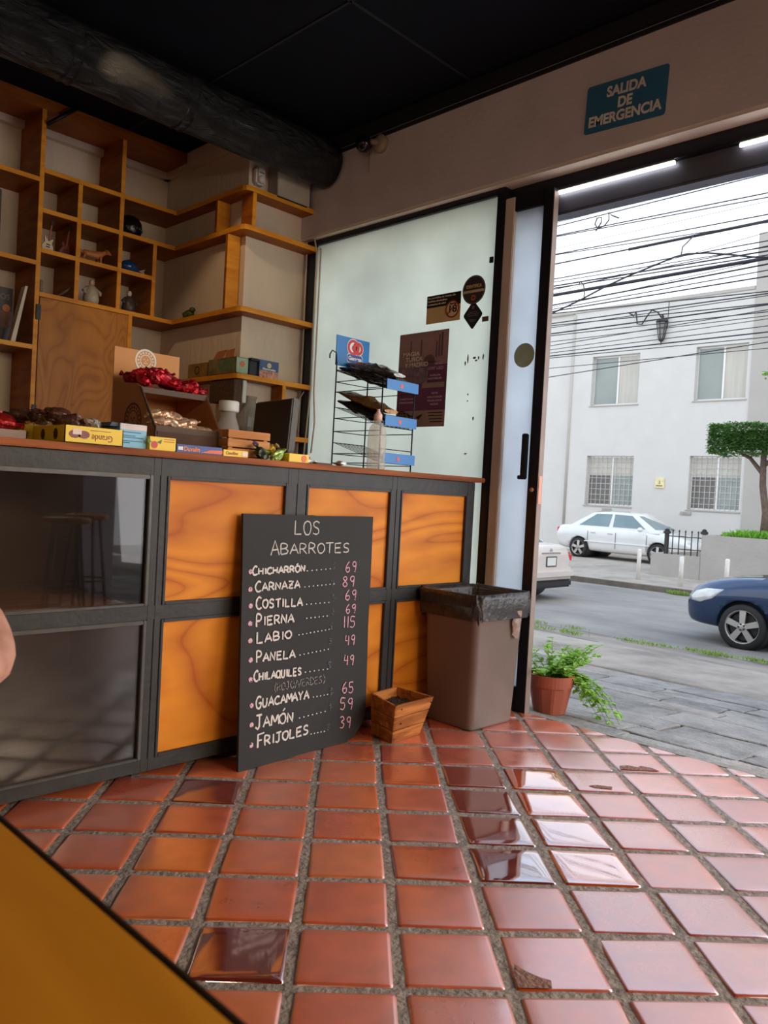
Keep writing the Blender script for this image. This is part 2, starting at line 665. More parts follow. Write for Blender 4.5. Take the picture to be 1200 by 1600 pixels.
def build_floor():
    rnd = random.Random(11)
    me_v, me_f, mi, tone, gloss = [], [], [], [], []

    def addf(vs, fs, m, t, g):
        k = len(me_v)
        me_v.extend(vs)
        for f in fs:
            me_f.append([i + k for i in f])
            mi.append(m)
            tone.append(t)
            gloss.append(g)
    gap = 0.0115
    dark = {(2, 2): (.06, .9), (2, 3): (0.10, .8), (2, 4): (0.06, .85), (2, 5): (0.12, .75), (-1, 0): (0.02, .9), (-2, 4): (0.05, .8), (1, 6): (.35, .4)}
    mirror = {(3, 2): .99, (3, 3): .99, (3, 4): .98, (3, 5): .97, (2, 2): .97, (2, 3): .93, (2, 4): .93}
    for c in range(-18, 18):
        for r in range(-12, 18):
            u0, v0 = c + 0.0, r + 0.0
            ctr = TO + (TC * (u0 + .5) + TR * (v0 + .5)) * TS
            if ctr.x > XF + 0.2 or ctr.x < -2.7 or ctr.y > 5.3 or ctr.y < -3.1:
                continue
            # four jittered corners, rounded, slightly domed
            j = lambda: rnd.uniform(-.0035, .0035)
            hw = TS / 2 - gap
            cs = [(-hw + j(), -hw + j()), (hw + j(), -hw + j()), (hw + j(), hw + j()), (-hw + j(), hw + j())]
            N = 8
            zt = rnd.uniform(-.0012, .0012)
            tx, ty = rnd.uniform(-.006, .006), rnd.uniform(-.006, .006)
            vs, fs = [], []
            for a in range(N + 1):
                for b in range(N + 1):
                    sa = [0, .012, .05, .18, .5, .82, .95, .988, 1][a]
                    sb_ = [0, .012, .05, .18, .5, .82, .95, .988, 1][b]
                    p0 = Vector(cs[0]).lerp(Vector(cs[1]), sa)
                    p1 = Vector(cs[3]).lerp(Vector(cs[2]), sa)
                    q = p0.lerp(p1, sb_)
                    e = min(a, N - a, b, N - b)
                    z = [-.008, -.0022, -.0008, -.0002, 0.0][e]
                    da, db = min(sa, 1 - sa), min(sb_, 1 - sb_)
                    if da < .03 and db < .03:
                        q *= 0.985
                    w = ctr + TC * q.x + TR * q.y
                    nzv = noise.noise(Vector((w.x * 9, w.y * 9, 0))) * .0012 * (1 if e < 2 else 0)
                    vs.append((w.x + nzv, w.y - nzv, z + zt + tx * q.x + ty * q.y))
            for a in range(N):
                for b in range(N):
                    i = a * (N + 1) + b
                    fs.append((i, i + N + 1, i + N + 2, i + 1))
            t = rnd.uniform(.32, .72)
            g = rnd.uniform(.05, .45)
            if c <= 0:
                t += .16
            if (c, r) in dark:
                t, g = dark[(c, r)]
            if (c, r) in mirror:
                g = mirror[(c, r)]
            addf(vs, fs, 0, t, g)
    # grout bed
    vs = []
    nx, ny = 150, 190
    fs = []
    for i in range(nx + 1):
        for k in range(ny + 1):
            x = -2.7 + (XF + 0.02 + 2.7) * i / nx
            y = -3.1 + 8.4 * k / ny
            vs.append((x, y, -.0042 + noise.noise(Vector((x * 23, y * 23, 3))) * .0028))
    for i in range(nx):
        for k in range(ny):
            a = i * (ny + 1) + k
            fs.append((a, a + ny + 1, a + ny + 2, a + 1))
    addf(vs, fs, 1, .5, 0)
    # spalled patches: (col, row, outline in tile units)
    def chip(c, r, poly, cx, cy):
        ctr = TO + (TC * c + TR * r) * TS
        pts = [ctr + (TC * (cx + a) + TR * (cy + b)) * TS for a, b in poly]
        k = len(pts)
        vs = [(p.x, p.y, .0022) for p in pts]
        addf(vs, [list(range(k))], 2, .5, 0)
    chip(2, 0, [(.07, .30), (.07, .06), (.38, .06), (.40, .18), (.30, .23), (.20, .31), (.11, .42)], 0, 0)
    chip(5, 6, [(.08, .08), (.75, .06), (.66, .22), (.5, .30), (.42, .22), (.30, .30), (.12, .26)], 0, 0)
    chip(4, 5, [(.28, .26), (.36, .18), (.62, .14), (.66, .24), (.44, .30)], 0, 0)
    me = bpy.data.meshes.new('floor')
    me.from_pydata(me_v, [], me_f)
    for mm in floor_materials():
        me.materials.append(mm)
    a1 = me.attributes.new('tile_tone', 'FLOAT', 'FACE')
    a2 = me.attributes.new('tile_gloss', 'FLOAT', 'FACE')
    a1.data.foreach_set('value', tone)
    a2.data.foreach_set('value', gloss)
    me.polygons.foreach_set('material_index', mi)
    me.polygons.foreach_set('use_smooth', [True] * len(mi))
    bm = bmesh.new()
    bm.from_mesh(me)
    for lim, sgn in ((XF + .005, 1), (-2.6, -1)):
        bmesh.ops.bisect_plane(bm, geom=bm.verts[:] + bm.edges[:] + bm.faces[:], plane_co=(lim, 0, 0), plane_no=(sgn, 0, 0), clear_outer=True)
    bm.to_mesh(me)
    bm.free()
    o = bpy.data.objects.new('floor', me)
    C.objects.link(o)
    structure(o, 'glazed red clay tile floor with wide grey grout joints')


build_floor()

# ------------------------------------------------------------------ room shell
YB = 5.09          # back wall
CZ = 3.27          # ceiling


def shell():
    b = MB().box(-2.6, XF + .25, YB, YB + .15, 0, CZ)
    # rough plaster ledge under the ceiling
    b.box(-2.6, 2.87, YB - .05, YB, 3.16, CZ)
    structure(b.build('wall_back', M['plaster']), 'textured cream plaster wall behind the shelving')
    b = MB().box(2.87, XF + .25, 4.12, YB, 0, CZ)
    b.box(2.83, 2.87, 4.14, YB, 3.16, CZ)
    structure(b.build('wall_pillar', M['plaster']), 'rough cream plaster pillar beside the frosted window')
    structure(MB().box(-2.75, -2.6, -3.1, YB + .15, 0, CZ).build('wall_left', M['room_wall']), 'room wall far left')
    b = MB().box(-2.6, XF + .25, -3.1, -2.98, 0, CZ)
    structure(b.build('wall_rear', M['room_wall']), 'room wall behind the camera')
    # facade beam over the doorway
    b = MB().box(3.30, 3.62, -3.0, 4.12, 2.70, CZ)
    structure(b.build('wall_facade', M['beam_paint']), 'pinkish plaster beam over the street doorway')
    structure(MB().box(3.305, 3.60, -3.0, 4.12, 2.684, 2.6995).build('trim_1', M['soffit']), 'pale soffit under the facade beam')
    b = MB().bbox(3.265, 3.31, -3.0, 4.12, 3.195, CZ, .01)
    b.bbox(3.282, 3.31, -3.0, 4.12, 3.165, 3.185, .006)
    structure(b.build('trim_2', M['cornice_black']), 'dark cornice where the beam meets the ceiling')
    structure(MB().box(3.30, 3.62, -3.0, -2.05, 0, 2.70).build('wall_right', M['beam_paint']), 'plaster wall right of the street doorway')
    b = MB().box(-2.75, 3.62, -3.1, YB + .15, CZ, CZ + .12)
    # board joints in the black ceiling
    structure(b.build('ceiling', M['ceiling_paint']), 'near-black painted ceiling')
    s = MB()
    s.box(-2.6, 3.26, 2.72, 2.732, CZ - .006, CZ)
    s.box(2.396, 2.408, -3, YB, CZ - .006, CZ)
    structure(s.build('trim_3', M['cornice_black']), 'thin seams between the ceiling boards')


shell()


def frosted(name, c, tr=.55):
    m, n, l, p = base_mat(name)
    out = n['Material Output']
    n.remove(p)
    tcn = n.new('ShaderNodeTexCoord')
    nz_ = n.new('ShaderNodeTexNoise')
    nz_.inputs['Scale'].default_value = 2.2
    nz_.inputs['Detail'].default_value = 4
    l.new(tcn.outputs['Object'], nz_.inputs['Vector'])
    r = n.new('ShaderNodeValToRGB')
    r.color_ramp.elements[0].position = .3
    r.color_ramp.elements[1].position = .75
    r.color_ramp.elements[0].color = tuple(x * .82 for x in lin(c)[:3]) + (1,)
    r.color_ramp.elements[1].color = lin(c)
    l.new(nz_.outputs['Fac'], r.inputs['Fac'])
    t = n.new('ShaderNodeBsdfTranslucent')
    d = n.new('ShaderNodeBsdfDiffuse')
    g = n.new('ShaderNodeBsdfGlossy')
    g.inputs['Roughness'].default_value = .25
    l.new(r.outputs['Color'], t.inputs['Color'])
    l.new(r.outputs['Color'], d.inputs['Color'])
    a = n.new('ShaderNodeMixShader')
    a.inputs[0].default_value = tr
    l.new(d.outputs[0], a.inputs[1])
    l.new(t.outputs[0], a.inputs[2])
    b = n.new('ShaderNodeMixShader')
    b.inputs[0].default_value = .06
    l.new(a.outputs[0], b.inputs[1])
    l.new(g.outputs[0], b.inputs[2])
    l.new(b.outputs[0], out.inputs['Surface'])
    return m


M['frosted'] = frosted('frosted_film_glass', (252, 254, 243), .96)
M['frosted_leaf'] = frosted('frosted_leaf_glass', (244, 248, 252), .95)

# fixed shop window: frosted pane in a black steel frame
w = thing('window_1', 'fixed frosted glass shop window in black steel frame', None, (XF, 3.3, 0))
w['kind'] = 'structure'
del_b = MB()
del_b.bbox(3.345, 3.405, 4.02, 4.10, 0.0, 2.70)
del_b.bbox(3.345, 3.405, 2.513, 2.563, 0.0, 2.70)
del_b.bbox(3.345, 3.405, 2.5635, 4.0195, 2.652, 2.70)
del_b.bbox(3.345, 3.405, 2.5635, 4.0195, 0.0, .06)
del_b.box(3.335, 3.345, 2.565, 2.585, 2.30, 2.33)
del_b.build('window_frame', M['black_steel'], w)
MB().box(3.368, 3.374, 2.55, 4.03, .05, 2.66).build('glass_pane', M['frosted'], w)

# sliding street door, open, its leaf standing against the jamb
d = thing('door_1', 'black steel sliding street door with narrow frosted pane', None, (XF, 2.35, 0))
d['kind'] = 'structure'
MB().bbox(3.35, 3.40, 2.452, 2.512, 0, 2.62, .004).build('door_jamb', M['jamb'], d)
b = MB().bbox(3.352, 3.392, 2.222, 2.279, 0, 2.62, .003)
b.bbox(3.352, 3.392, 2.279, 2.452, 2.545, 2.62, .003)
b.bbox(3.352, 3.392, 2.279, 2.452, 0, .12, .003)
b.build('door_frame', M['black_steel'], d)
MB().bbox(3.3525, 3.393, 2.217, 2.2218, 0, 2.60, .001).build('lit_edge_strip', mat('lit_edge_strip', (150, 132, 122), .45, .2), d)  # paler colour paints in the light on the stile's side face
MB().box(3.370, 3.376, 2.27, 2.46, .1, 2.56).build('glass_pane', M['frosted_leaf'], d)
b = MB().bbox(3.325, 3.352, 2.282, 2.312, 1.17, 1.40, .005)
b.bbox(3.33, 3.352, 2.290, 2.330, 1.17, 1.19, .003)
b.build('handle', M['black_plastic'], d)
b = MB()
b.bbox(3.358, 3.386, 2.2145, 2.2168, 1.05, 1.19, .001)
b.tube([(3.345, 2.250, 1.12), (3.352, 2.250, 1.12)], .011, 12)
b.build('lock', mat('lock', (222, 160, 136), .4, .3), d)

# header track above the doorway
b = MB().bbox(3.395, 3.46, -2.05, 2.512, 2.622, 2.6835, .003)
structure(b.build('trim_4', M['black_steel']), 'black steel header over the doorway')
b = MB().bbox(3.43, 3.50, -2.05, 2.50, 2.512, 2.6215, .004)
b.bbox(3.425, 3.505, -2.05, 2.50, 2.502, 2.511, .002)
structure(b.build('trim_5', mat('slate_rail', (96, 98, 112), .45, .4)), 'slate grey door rail under the header')


def tube_light(y0, y1, label):
    t = thing('tube_light', label, 'light', (3.412, (y0 + y1) / 2, 2.609), group='tube lights under the door header')
    m, n, l, p = base_mat('lit_tube')
    p.inputs['Emission Color'].default_value = (1, .96, .9, 1)
    p.inputs['Emission Strength'].default_value = 6
    MB().tube([(3.412, y0, 2.608), (3.412, y1, 2.608)], .0085, 12).build('tube', m, t)
    MB().bbox(3.402, 3.426, y0, y1, 2.6165, 2.6218, .001).build('batten', M['grey_plastic'], t)


tube_light(1.635, 2.243, 'lit white tube light at the left end of the door header')
tube_light(.76, 1.35, 'lit white tube light at the right edge, under the door header')
# ------------------------------------------------------------------ serving counter
YC = 2.52           # front face of the counter frame
CX0, CX1 = -.35, 3.24


def build_counter():
    t = thing('counter', 'dark steel framed counter with honey wood panels and a glazed display end', 'counter', (1.5, YC, 0))
    D = .62
    yb = YC + D
    fr = MB()
    w = .028

    def post(x0, x1):
        fr.bbox(x0, x1, YC, YC + .04, .03, 1.142, .002)
    # vertical members: pairs of angle bars with a thin gap
    for a, b in ((1.419, 1.4455), (1.4475, 1.474), (2.017, 2.0665), (2.0685, 2.118), (2.626, 2.6555), (2.6575, 2.687), (3.183, 3.24), (CX0, CX0 + .05), (.50, .5275), (.5295, .557)):
        post(a, b)
    for a, b in ((1.08, 1.142), (.57, .622), (.03, .075)):
        fr.bbox(CX0, CX1, YC + .001, YC + .039, a, b, .002)
    # rear and side frame, feet
    for x in (CX0, 1.42, 2.04, 2.63, 3.20):
        fr.bbox(x, x + .04, yb - .04, yb, .0, 1.142, .002)
        fr.bbox(x, x + .035, YC + .06, YC + .095, .0, .03, .002)
        fr.bbox(x, x + .04, YC + .04, yb - .04, .03, .07, .002)
        fr.bbox(x, x + .04, YC + .04, yb - .04, 1.10, 1.142, .002)
    fr.bbox(CX0, CX1, yb - .04, yb, 1.10, 1.142, .002)
    fr.bbox(CX0, CX1, yb - .04, yb, .03, .07, .002)
    fr.build('frame', M['counter_steel'], t)
    # fillet beads around each bay
    bays = [(1.474, 2.017), (2.118, 2.626), (2.687, 3.183)]
    rows = [(.622, 1.08), (.075, .57)]
    for (x0, x1) in bays:
        for (z0, z1) in rows:
            b = MB()
            k = .011
            y0, y1 = YC - .004, YC + .012
            b.bbox(x0, x0 + k, y0, y1, z0, z1, .002)
            b.bbox(x1 - k, x1, y0, y1, z0, z1, .002)
            b.bbox(x0 + k, x1 - k, y0, y1, z0, z0 + k, .002)
            b.bbox(x0 + k, x1 - k, y0, y1, z1 - k, z1, .002)
            b.build('bead', M['counter_steel'], t)
            MB().box(x0 + .004, x1 - .004, YC + .012, YC + .024, z0 + .004, z1 - .004).build('wood_panel', M['panel_wood'], t)
    gl = glass_pane('display_glass', (236, 232, 228), .0, .02, .05)
    gl2 = glass_pane('dusty_glass', (196, 182, 172), .0, .10, .17)
    for (x0, x1) in ((.557, 1.419), (CX0 + .05, .50)):
        for (z0, z1), g in ((rows[0], gl), (rows[1], gl2)):
            b = MB()
            k = .014
            y0, y1 = YC - .004, YC + .012
            b.bbox(x0, x0 + k, y0, y1, z0, z1, .002)
            b.bbox(x1 - k, x1, y0, y1, z0, z1, .002)
            b.bbox(x0 + k, x1 - k, y0, y1, z0, z0 + k * .6, .002)
            b.bbox(x0 + k, x1 - k, y0, y1, z1 - k, z1, .002)
            b.build('bead', M['bead_steel'], t)
            MB().box(x0 + .004, x1 - .004, YC + .012, YC + .018, z0 + .004, z1 - .004).build('glass_pane', g, t)
    case = mat('case_dark', (84, 64, 54), .7)
    tan = wood('case_floor', (196, 150, 104), (168, 120, 78), 3, (1, 5, 5), .5)
    MB().box(CX0 + .05, 1.415, YC + .042, yb - .05, .590, .615).build('display_shelf', tan, t)
    MB().box(CX0 + .05, 1.415, YC + .042, yb - .05, .072, .09).build('display_floor', tan, t)
    b = MB().box(CX0 + .05, 1.415, yb - .045, yb - .03, .09, 1.10)
    b.box(1.405, 1.415, YC + .042, yb - .05, .09, .588)
    b.box(1.405, 1.415, YC + .042, yb - .05, .617, 1.10)
    b.build('case_lining', case, t)
    b = MB().box(1.475, 3.18, yb - .03, yb - .015, .075, 1.10)
    b.box(3.225, 3.235, YC + .05, yb - .05, .075, 1.10)
    b.build('back_panel', M['panel_wood'], t)
    return t


build_counter()
o = MB().bbox(CX0 - .02, 3.295, 2.498, 3.17, 1.144, 1.168, .004).build('worktop', M['top_wood'])
tag(o, 'long brown wooden worktop lying on the steel counter', 'worktop')

# ------------------------------------------------------------------ chalkboard menu
QB = ((1.745, 2.385, 0.0), (2.43, 2.42, 0.0), (2.49, 2.497, .955), (1.79, 2.497, .955))


def bq(s, t_):
    a = Vector(QB[0]).lerp(Vector(QB[1]), s)
    b = Vector(QB[3]).lerp(Vector(QB[2]), s)
    return a.lerp(b, t_)


bu = (Vector(QB[2]) - Vector(QB[3])).normalized()
bv = (bq(.5, 1) - bq(.5, 0)).normalized()
bn = bu.cross(bv).normalized()      # towards the viewer

STROKES = {
    'A': [[(0, 0), (.33, 1), (.68, 0)], [(.1, .36), (.6, .38)]],
    'B': [[(.05, 0), (.05, 1), (.45, .95), (.52, .74), (.38, .56), (.06, .52)], [(.38, .54), (.62, .32), (.5, .06), (.05, 0)]],
    'C': [[(.62, .86), (.4, 1), (.14, .8), (.02, .45), (.16, .1), (.42, .0), (.66, .14)]],
    'D': [[(.05, 0), (.05, 1), (.42, .92), (.62, .5), (.45, .08), (.05, 0)]],
    'E': [[(.58, 1), (.05, .97), (.05, 0), (.6, .03)], [(.05, .52), (.5, .54)]],
    'F': [[(.08, 0), (.1, .98), (.75, 1.02)], [(.09, .52), (.5, .55)]],
    'G': [[(.62, .86), (.4, 1), (.12, .8), (.02, .42), (.18, .06), (.5, .04), (.62, .42), (.36, .42)]],
    'H': [[(.05, 1), (.05, 0)], [(.6, 1), (.58, 0)], [(.05, .5), (.6, .52)]],
    'I': [[(.2, 1), (.2, 0)]],
    'J': [[(.1, 1), (.62, 1.02)], [(.4, 1), (.4, .15), (.24, -.04), (.02, .12)]],
    'L': [[(.08, 1), (.05, .02), (.58, .03)]],
    'M': [[(0, 0), (.08, 1), (.36, .35), (.64, 1), (.74, 0)]],
    'N': [[(.04, 0), (.06, 1), (.56, .04), (.58, 1)]],
    'O': [[(.34, 1), (.08, .82), (.02, .42), (.2, .04), (.48, .04), (.64, .45), (.56, .86), (.34, 1)]],
    'P': [[(.06, 0), (.06, 1), (.46, .94), (.56, .7), (.4, .5), (.06, .46)]],
    'Q': [[(.34, 1), (.06, .8), (.04, .36), (.24, .04), (.5, .1), (.62, .5), (.54, .88), (.34, 1)], [(.38, .26), (.68, -.06)]],
    'R': [[(.06, 0), (.06, 1), (.46, .94), (.54, .72), (.38, .52), (.06, .48)], [(.28, .5), (.62, 0)]],
    'S': [[(.56, .88), (.34, 1), (.1, .86), (.14, .6), (.46, .44), (.54, .2), (.34, .02), (.04, .1)]],
    'T': [[(-.02, .98), (.66, 1.02)], [(.33, 1), (.31, 0)]],
    'U': [[(.05, 1), (.06, .2), (.26, 0), (.5, .12), (.58, 1)]],
    'V': [[(0, 1), (.3, 0), (.62, 1)]],
    'Y': [[(0, 1), (.3, .5), (.62, 1)], [(.3, .5), (.28, 0)]],
    'Z': [[(.02, 1), (.6, 1), (.04, .02), (.64, .02)], [(.12, .5), (.54, .5)]],
    '0': [[(.3, 1), (.06, .7), (.08, .2), (.3, 0), (.5, .3), (.5, .75), (.3, 1)]],
    '1': [[(.2, 1), (.2, 0)]],
    '3': [[(.05, .9), (.3, 1), (.48, .78), (.2, .54), (.5, .34), (.34, .04), (.02, .06)]],
    '4': [[(.12, 1), (.04, .45), (.56, .45)], [(.48, .95), (.46, 0)]],
    '5': [[(.52, 1), (.12, .98), (.08, .58), (.4, .58), (.5, .28), (.3, .02), (.02, .08)]],
    '6': [[(.46, 1), (.16, .62), (.06, .22), (.28, 0), (.5, .18), (.44, .46), (.1, .36)]],
    '8': [[(.3, .54), (.06, .78), (.3, 1), (.48, .8), (.3, .54), (.04, .24), (.26, 0), (.52, .22), (.3, .54)]],
    '9': [[(.5, .74), (.3, .54), (.08, .74), (.26, 1), (.5, .92), (.48, .4), (.4, 0)]],
    '(': [[(.34, 1.1), (.1, .7), (.1, .2), (.3, -.15)]],
    ')': [[(.1, 1.1), (.34, .7), (.34, .2), (.12, -.15)]],
    '/': [[(0, -.05), (.4, 1.05)]],
    '$': [[(.5, .8), (.2, .88), (.1, .62), (.48, .42), (.42, .16), (.06, .2)], [(.3, 1.05), (.28, -.05)]],
    "'": [[(.1, 1.12), (.3, 1.35)]],
}


def chalk_line(mb, s, s0, t0, s1, t1, h, r, rnd):
    """strokes of chalk: thin flattened ridges on the board"""
    widths = [0.40 if ch in 'I1' else (.46 if ch in '()/' else .78) for ch in s]
    tot = sum(widths)
    cu = 0
    for ci, (ch, wd) in enumerate(zip(s, widths)):
        hk = 1.0
        if len(s) > 4 and s[0] != '(':
            hk = 1.16 if ci == 0 else .80 + .08 * rnd.random()
        for st in STROKES.get(ch, []):
            pts = []
            for i, (a, b) in enumerate(st):
                f = (cu + a * (1 if wd != .40 else .9)) / tot
                ss = s0 + (s1 - s0) * f
                tt = t0 + (t1 - t0) * f + b * h * hk + (.06 * h if hk < 1 else 0)
                ss += rnd.uniform(-.0012, .0012)
                tt += rnd.uniform(-.0012, .0012)
                pts.append((ss, tt))
            dense = []
            for i in range(len(pts) - 1):
                p0 = pts[max(i - 1, 0)]
                p1, p2 = pts[i], pts[i + 1]
                p3 = pts[min(i + 2, len(pts) - 1)]
                curved = len(pts) > 4
                K = 4 if curved else 2
                for k in range(K):
                    q = k / K
                    if curved:
                        f = lambda a, b, c_, d_: .5 * (2 * b + (c_ - a) * q + (2 * a - 5 * b + 4 * c_ - d_) * q * q + (3 * b - a - 3 * c_ + d_) * q ** 3)
                        dense.append((f(p0[0], p1[0], p2[0], p3[0]), f(p0[1], p1[1], p2[1], p3[1])))
                    else:
                        dense.append((p1[0] + (p2[0] - p1[0]) * q, p1[1] + (p2[1] - p1[1]) * q))
            dense.append(pts[-1])
            ribbon(mb, [bq(a, b) for a, b in dense], r, rnd)
        cu += wd


def ribbon(mb, pts, r, rnd):
    vs, fs = [], []
    for i, p in enumerate(pts):
        dd = (pts[min(i + 1, len(pts) - 1)] - pts[max(i - 1, 0)])
        dd = dd.normalized() if dd.length > 1e-7 else bu
        sd = bn.cross(dd).normalized()
        k = r * rnd.uniform(.75, 1.2)
        vs += [p + sd * k + bn * .0009, p - sd * k + bn * .0009]
        if i:
            a = 2 * i
            fs.append((a - 2, a - 1, a + 1, a))
    mb.add(vs, fs)


def chalk_mat(name, rgb, cover):
    m, n, l, p = base_mat(name)
    out = n['Material Output']
    p.inputs['Base Color'].default_value = lin(rgb)
    p.inputs['Roughness'].default_value = .95
    tcn = n.new('ShaderNodeTexCoord')
    t = n.new('ShaderNodeTexNoise')
    t.inputs['Scale'].default_value = 150
    t.inputs['Detail'].default_value = 3
    l.new(tcn.outputs['Object'], t.inputs['Vector'])
    r = n.new('ShaderNodeMapRange')
    r.inputs['From Min'].default_value = .62 - cover * .4
    r.inputs['From Max'].default_value = .70 - cover * .4
    l.new(t.outputs['Fac'], r.inputs['Value'])
    tr = n.new('ShaderNodeBsdfTransparent')
    mx = n.new('ShaderNodeMixShader')
    l.new(r.outputs['Result'], mx.inputs[0])
    l.new(tr.outputs[0], mx.inputs[1])
    l.new(p.outputs[0], mx.inputs[2])
    l.new(mx.outputs[0], out.inputs['Surface'])
    return m


def build_board():
    t = thing('chalkboard', 'black chalkboard menu headed Los Abarrotes leaning against the counter', 'chalkboard', tuple(bq(.5, 0)))
    out = [(0, 0), (.84, 0.0), (.90, .012), (.965, .055), (.995, .09), (1, .14), (1, .3), (.995, .5), (1, .7), (1, 1), (.84, 1.0), (.53, .998), (.5, 1), (.3, .998), (.25, 1.0), (0, 1), (.002, .8), (0, .5)]
    f = [bq(a, b) for a, b in out]
    k = [p - bn * .012 for p in f]
    n = len(f)
    mb = MB().add(f + k, [list(range(n)), list(range(n, 2 * n))[::-1]] + [(i, n + i, n + (i + 1) % n, (i + 1) % n) for i in range(n)])
    bm_ = mat('slate_board', (40, 37, 35), .75, 0, .18, 3.5, .1, 60)
    mb.build('board', bm_, t, fix=False)
    rnd = random.Random(5)
    white = chalk_mat('white_chalk', (216, 206, 200), .95)
    pink = chalk_mat('pink_chalk', (216, 160, 172), .75)
    dim = chalk_mat('rubbed_chalk', (160, 148, 140), .5)
    blue = chalk_mat('blue_chalk', (92, 108, 112), .35)
    LINES = [('LOS', 0.359, 0.916, 0.568, 0.916, 0.059), ('ABARROTES', 0.193, 0.832, 0.816, 0.834, 0.051), ('CHICHARRON', 0.069, 0.754, 0.455, 0.759, 0.03), ('CARNAZA', 0.09, 0.687, 0.419, 0.691, 0.035), ('COSTILLA', 0.097, 0.619, 0.442, 0.614, 0.04), ('PIERNA', 0.1, 0.549, 0.381, 0.549, 0.041), ('LABIO', 0.106, 0.482, 0.369, 0.485, 0.038), ('PANELA', 0.107, 0.407, 0.397, 0.402, 0.039), ('CHILAQUILES', 0.094, 0.335, 0.449, 0.327, 0.035), ('GUACAMAYA', 0.112, 0.227, 0.512, 0.222, 0.041), ('JAMON', 0.109, 0.149, 0.399, 0.142, 0.045), ('FRIJOLES', 0.125, 0.074, 0.521, 0.075, 0.044)]
    PRICES = [('69', 0.774, 0.75, 0.882, 0.747, 0.046), ('89', 0.753, 0.686, 0.872, 0.681, 0.046), ('69', 0.78, 0.626, 0.891, 0.62, 0.045), ('69', 0.788, 0.567, 0.889, 0.561, 0.04), ('115', 0.767, 0.505, 0.891, 0.497, 0.05), ('49', 0.792, 0.427, 0.893, 0.419, 0.043), ('49', 0.788, 0.34, 0.89, 0.33, 0.043), ('65', 0.783, 0.218, 0.896, 0.205, 0.049), ('59', 0.769, 0.148, 0.898, 0.132, 0.05), ('39', 0.772, 0.068, 0.886, 0.052, 0.05)]
    DOTS = [(0.462, 0.762, 0.643, 0.767), (0.446, 0.695, 0.678, 0.7), (0.464, 0.621, 0.64, 0.621), (0.468, 0.562, 0.63, 0.563), (0.411, 0.496, 0.649, 0.504), (0.423, 0.412, 0.648, 0.419), (0.469, 0.337, 0.647, 0.334), (0.539, 0.226, 0.655, 0.225), (0.433, 0.152, 0.638, 0.155), (0.529, 0.074, 0.637, 0.071)]
    BUL = [(0.055, 0.768), (0.058, 0.699), (0.061, 0.633), (0.061, 0.564), (0.064, 0.496), (0.069, 0.421), (0.073, 0.344), (0.083, 0.244), (0.084, 0.168), (0.086, 0.09)]
    DOL = [(0.686, 0.774), (0.677, 0.707), (0.69, 0.639), (0.687, 0.579), (0.677, 0.515), (0.675, 0.45), (0.675, 0.35), (0.696, 0.232), (0.692, 0.169), (0.68, 0.084)]
    head = chalk_mat('thin_chalk', (200, 192, 186), .95)
    for i, (s, a, b, c, e, h) in enumerate(LINES):
        mb = MB()
        chalk_line(mb, s, a, b, c, e, h, .0026 if i < 2 else .0036, rnd)
        if s == 'CHICHARRON':
            chalk_line(mb, "'", .375, .754, .43, .754, .03, .0026, rnd)
        if s == 'JAMON':
            chalk_line(mb, "'", .30, .146, .36, .146, .044, .0026, rnd)
        mb.build('chalk_heading' if i < 2 else 'chalk_line', head if i < 2 else white, t, fix=False)
    for a, b, c, e in DOTS:
        mb = MB()
        n = max(5, int((c - a) / .026))
        for k_ in range(n):
            f_ = k_ / (n - 1)
            p = (a + (c - a) * f_, b + (e - b) * f_)
            ribbon(mb, [bq(*p), bq(p[0] + .009, p[1] + .0005)], .0022, rnd)
        mb.build('chalk_dots', white, t, fix=False)
    for s, a, b, c, e, h in PRICES:
        mb = MB()
        chalk_line(mb, s, a, b, c, e, h, .0024, rnd)
        mb.build('chalk_price', pink, t, fix=False)
    pb = chalk_mat('pink_bullet', (224, 176, 186), .62)
    for a, b in BUL:
        mb = MB()
        c0 = bq(a, b)
        vs = [c0 + (bu * math.cos(q) * .0098 + bv * math.sin(q) * .0098) * rnd.uniform(.85, 1.1) + bn * .001 for q in [2 * PI * z / 14 for z in range(14)]]
        mb.add(vs, [list(range(14))])
        mb.build('chalk_bullet', pb, t, fix=False)
    mb = MB()
    chalk_line(mb, '(ROJO/VERDES)', .24, .281, .636, .279, .03, .0014, rnd)
    mb.build('faint_chalk', dim, t, fix=False)
    for a, b in DOL:
        mb = MB()
        chalk_line(mb, '$', a - .02, b - .014, a + .022, b - .014, .032, .0019, rnd)
        mb.build('rubbed_chalk_sign', blue, t, fix=False)


build_board()


# ------------------------------------------------------------------ waste bin with liner
def rrect(cx, cy, hx, hy, r, z, n=5, rot=0.0):
    pts = []
    for sx, sy, a0 in ((1, 1, 0), (-1, 1, PI / 2), (-1, -1, PI), (1, -1, 1.5 * PI)):
        for k in range(n + 1):
            a = a0 + PI / 2 * k / n
            x, y = sx * (hx - r) + r * math.cos(a), sy * (hy - r) + r * math.sin(a)
            pts.append(Vector((cx + x * math.cos(rot) - y * math.sin(rot), cy + x * math.sin(rot) + y * math.cos(rot), z)))
    return pts


